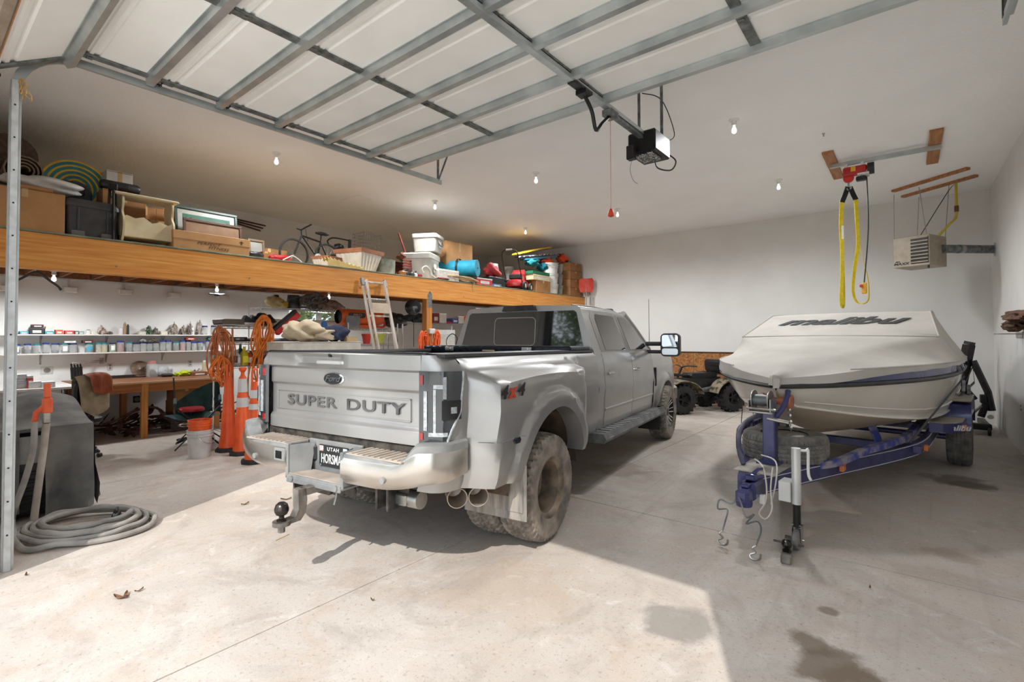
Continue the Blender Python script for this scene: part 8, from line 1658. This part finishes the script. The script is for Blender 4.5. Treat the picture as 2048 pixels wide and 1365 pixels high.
for y in (-.72, .68): rk_ = B(); [rk_.tube([(-.4+.16*k, y-.25, .80), (-.4+.16*k, y+.25, .80)], .01, 6) for k in range(6)]; rk_.tube([(-.42, y-.26, .80), (.42, y-.26, .80), (.42, y+.26, .80), (-.42, y+.26, .80), (-.42, y-.26, .80)], .013, 6); rk_.tube([(-.2, y, .7), (-.2, y, .8)], .012, 6); rk_.tube([(.2, y, .7), (.2, y, .8)], .012, 6); rk_.build('cargo_rack', BLACKM, at_)
B().tube(smooth([(-.36, .18, .98), (-.15, .26, .98), (0, .3, .95), (.15, .26, .98), (.36, .18, .98)], 4), .014, 8).tube([(0, .42, .7), (0, .3, .95)], .03, 8).build('handlebar', BLACKM, at_)
B().rings([[(x, -.74+y, z) for x, y in rrect(.62*s_, .42*s_, .06)] for z, s_ in ((.82, .92), (.86, 1), (1.04, 1.05), (1.10, .95))]).build('rear_trunk', BLACKP, at_); B().box((-.2, -.53, .96), (.2, -.51, 1.06), .01).build('trunk_pad', BLACKP, at_)
for x in (-.12, .12): B().cyl((x, .3, .45), (x*2.2, .6, .32), .03, 8).build('suspension_arm', BLACKM, at_)
b = B().cyl((-.15, -.55, .5), (-.15, .1, .42), .06, 12); b.build('exhaust', GALVD, at_)
# paddle hung on the strand board
p = AY(1455, 790, YB-.02); t = thing('hanging_brush', 'grey brush with white grip hanging on the strand board', 'brush', (p.x, YB-.035, p.z)); B().box((-.012, -.008, -.02), (.012, .008, .2), .004).build('grip', WHITEP, t); B().box((-.035, -.012, -.26), (.03, .012, -.03), .006).build('bristles', col((72, 66, 60), .9), t)
# loose drop hitch on the floor beside the jack
q = AZ(1572, 1122); dh = thing('drop_hitch', 'spare grey drop hitch with black ball standing on the floor by the jack', 'hitch', (q.x, q.y+.03, 0), .1); HG = mat('worn_grey_steel', (108, 103, 98), (156, 150, 143), .45, .7)
B().box((-.032, -.10, 0), (.032, -.03, .06), .006).box((-.03, -.02, .0), (.03, .05, .05), .006).build('shank_foot', HG, dh); B().box((-.03, .02, .03), (.03, .26, .085), .005).build('shank', HG, dh); B().lathe([(0, 0), (.03, 0), (.03, .012), (.016, .02), (.03, .035), (.036, .055), (.028, .078), (0, .088)], 18, TR(0, .01, .05)).build('hitch_ball', mat('black_chrome', (44, 42, 40), (70, 66, 62), .25, .8), dh); B().cyl((-.1, .17, .055), (.1, .17, .055), .008, 8).build('hitch_pin', HM, dh)
# dry leaves blown onto the floor
LF = mat('dry_leaf', (104, 74, 50), (140, 104, 74), .9, 0, 20); R6 = random.Random(3)
for k, (x, y, lb) in enumerate(((240, 1197, 'largest dry leaf on the sunlit floor, left of the joint'), (252, 1193, 'dry leaf touching the largest leaf'), (278, 1184, 'small curled leaf right of the largest leaf'), (490, 1010, 'dry twig leaf left of the hitch ball'), (572, 1000, 'thin leaf just behind the hitch ball'), (52, 1152, 'pale chip on the floor by the door track'), (1740, 1178, 'light speck leaf on the shaded floor'), (745, 1203, 'tiny dark leaf near the floor joint'))):
    q = AZ(x, y); s_ = (.05, .04, .025, .04, .05, .02, .015, .015)[k]; b = B(); rows = [[(u*s_, v_*s_*.35*(1-u*u*.9), .003+.012*abs(u*v_)+.006*u*u+R6.uniform(0, .003)) for v_ in (-1, 0, 1)] for u in (-1, -.5, 0, .5, 1)]; b.grid(rows); one(b, 'dry_leaf', LF, lb, 'leaf', 'dry leaves on the floor', (q.x, q.y, 0), R6.uniform(0, 3), fix=False)
q = AZ(578, 1070); one(B().tube([(0, 0, .004), (.04, -.13, .004)], .003, 5), 'straw', col((206, 170, 110), .8), 'yellow straw stalk on the floor below the hitch ball', 'straw', None, (q.x, q.y, 0))
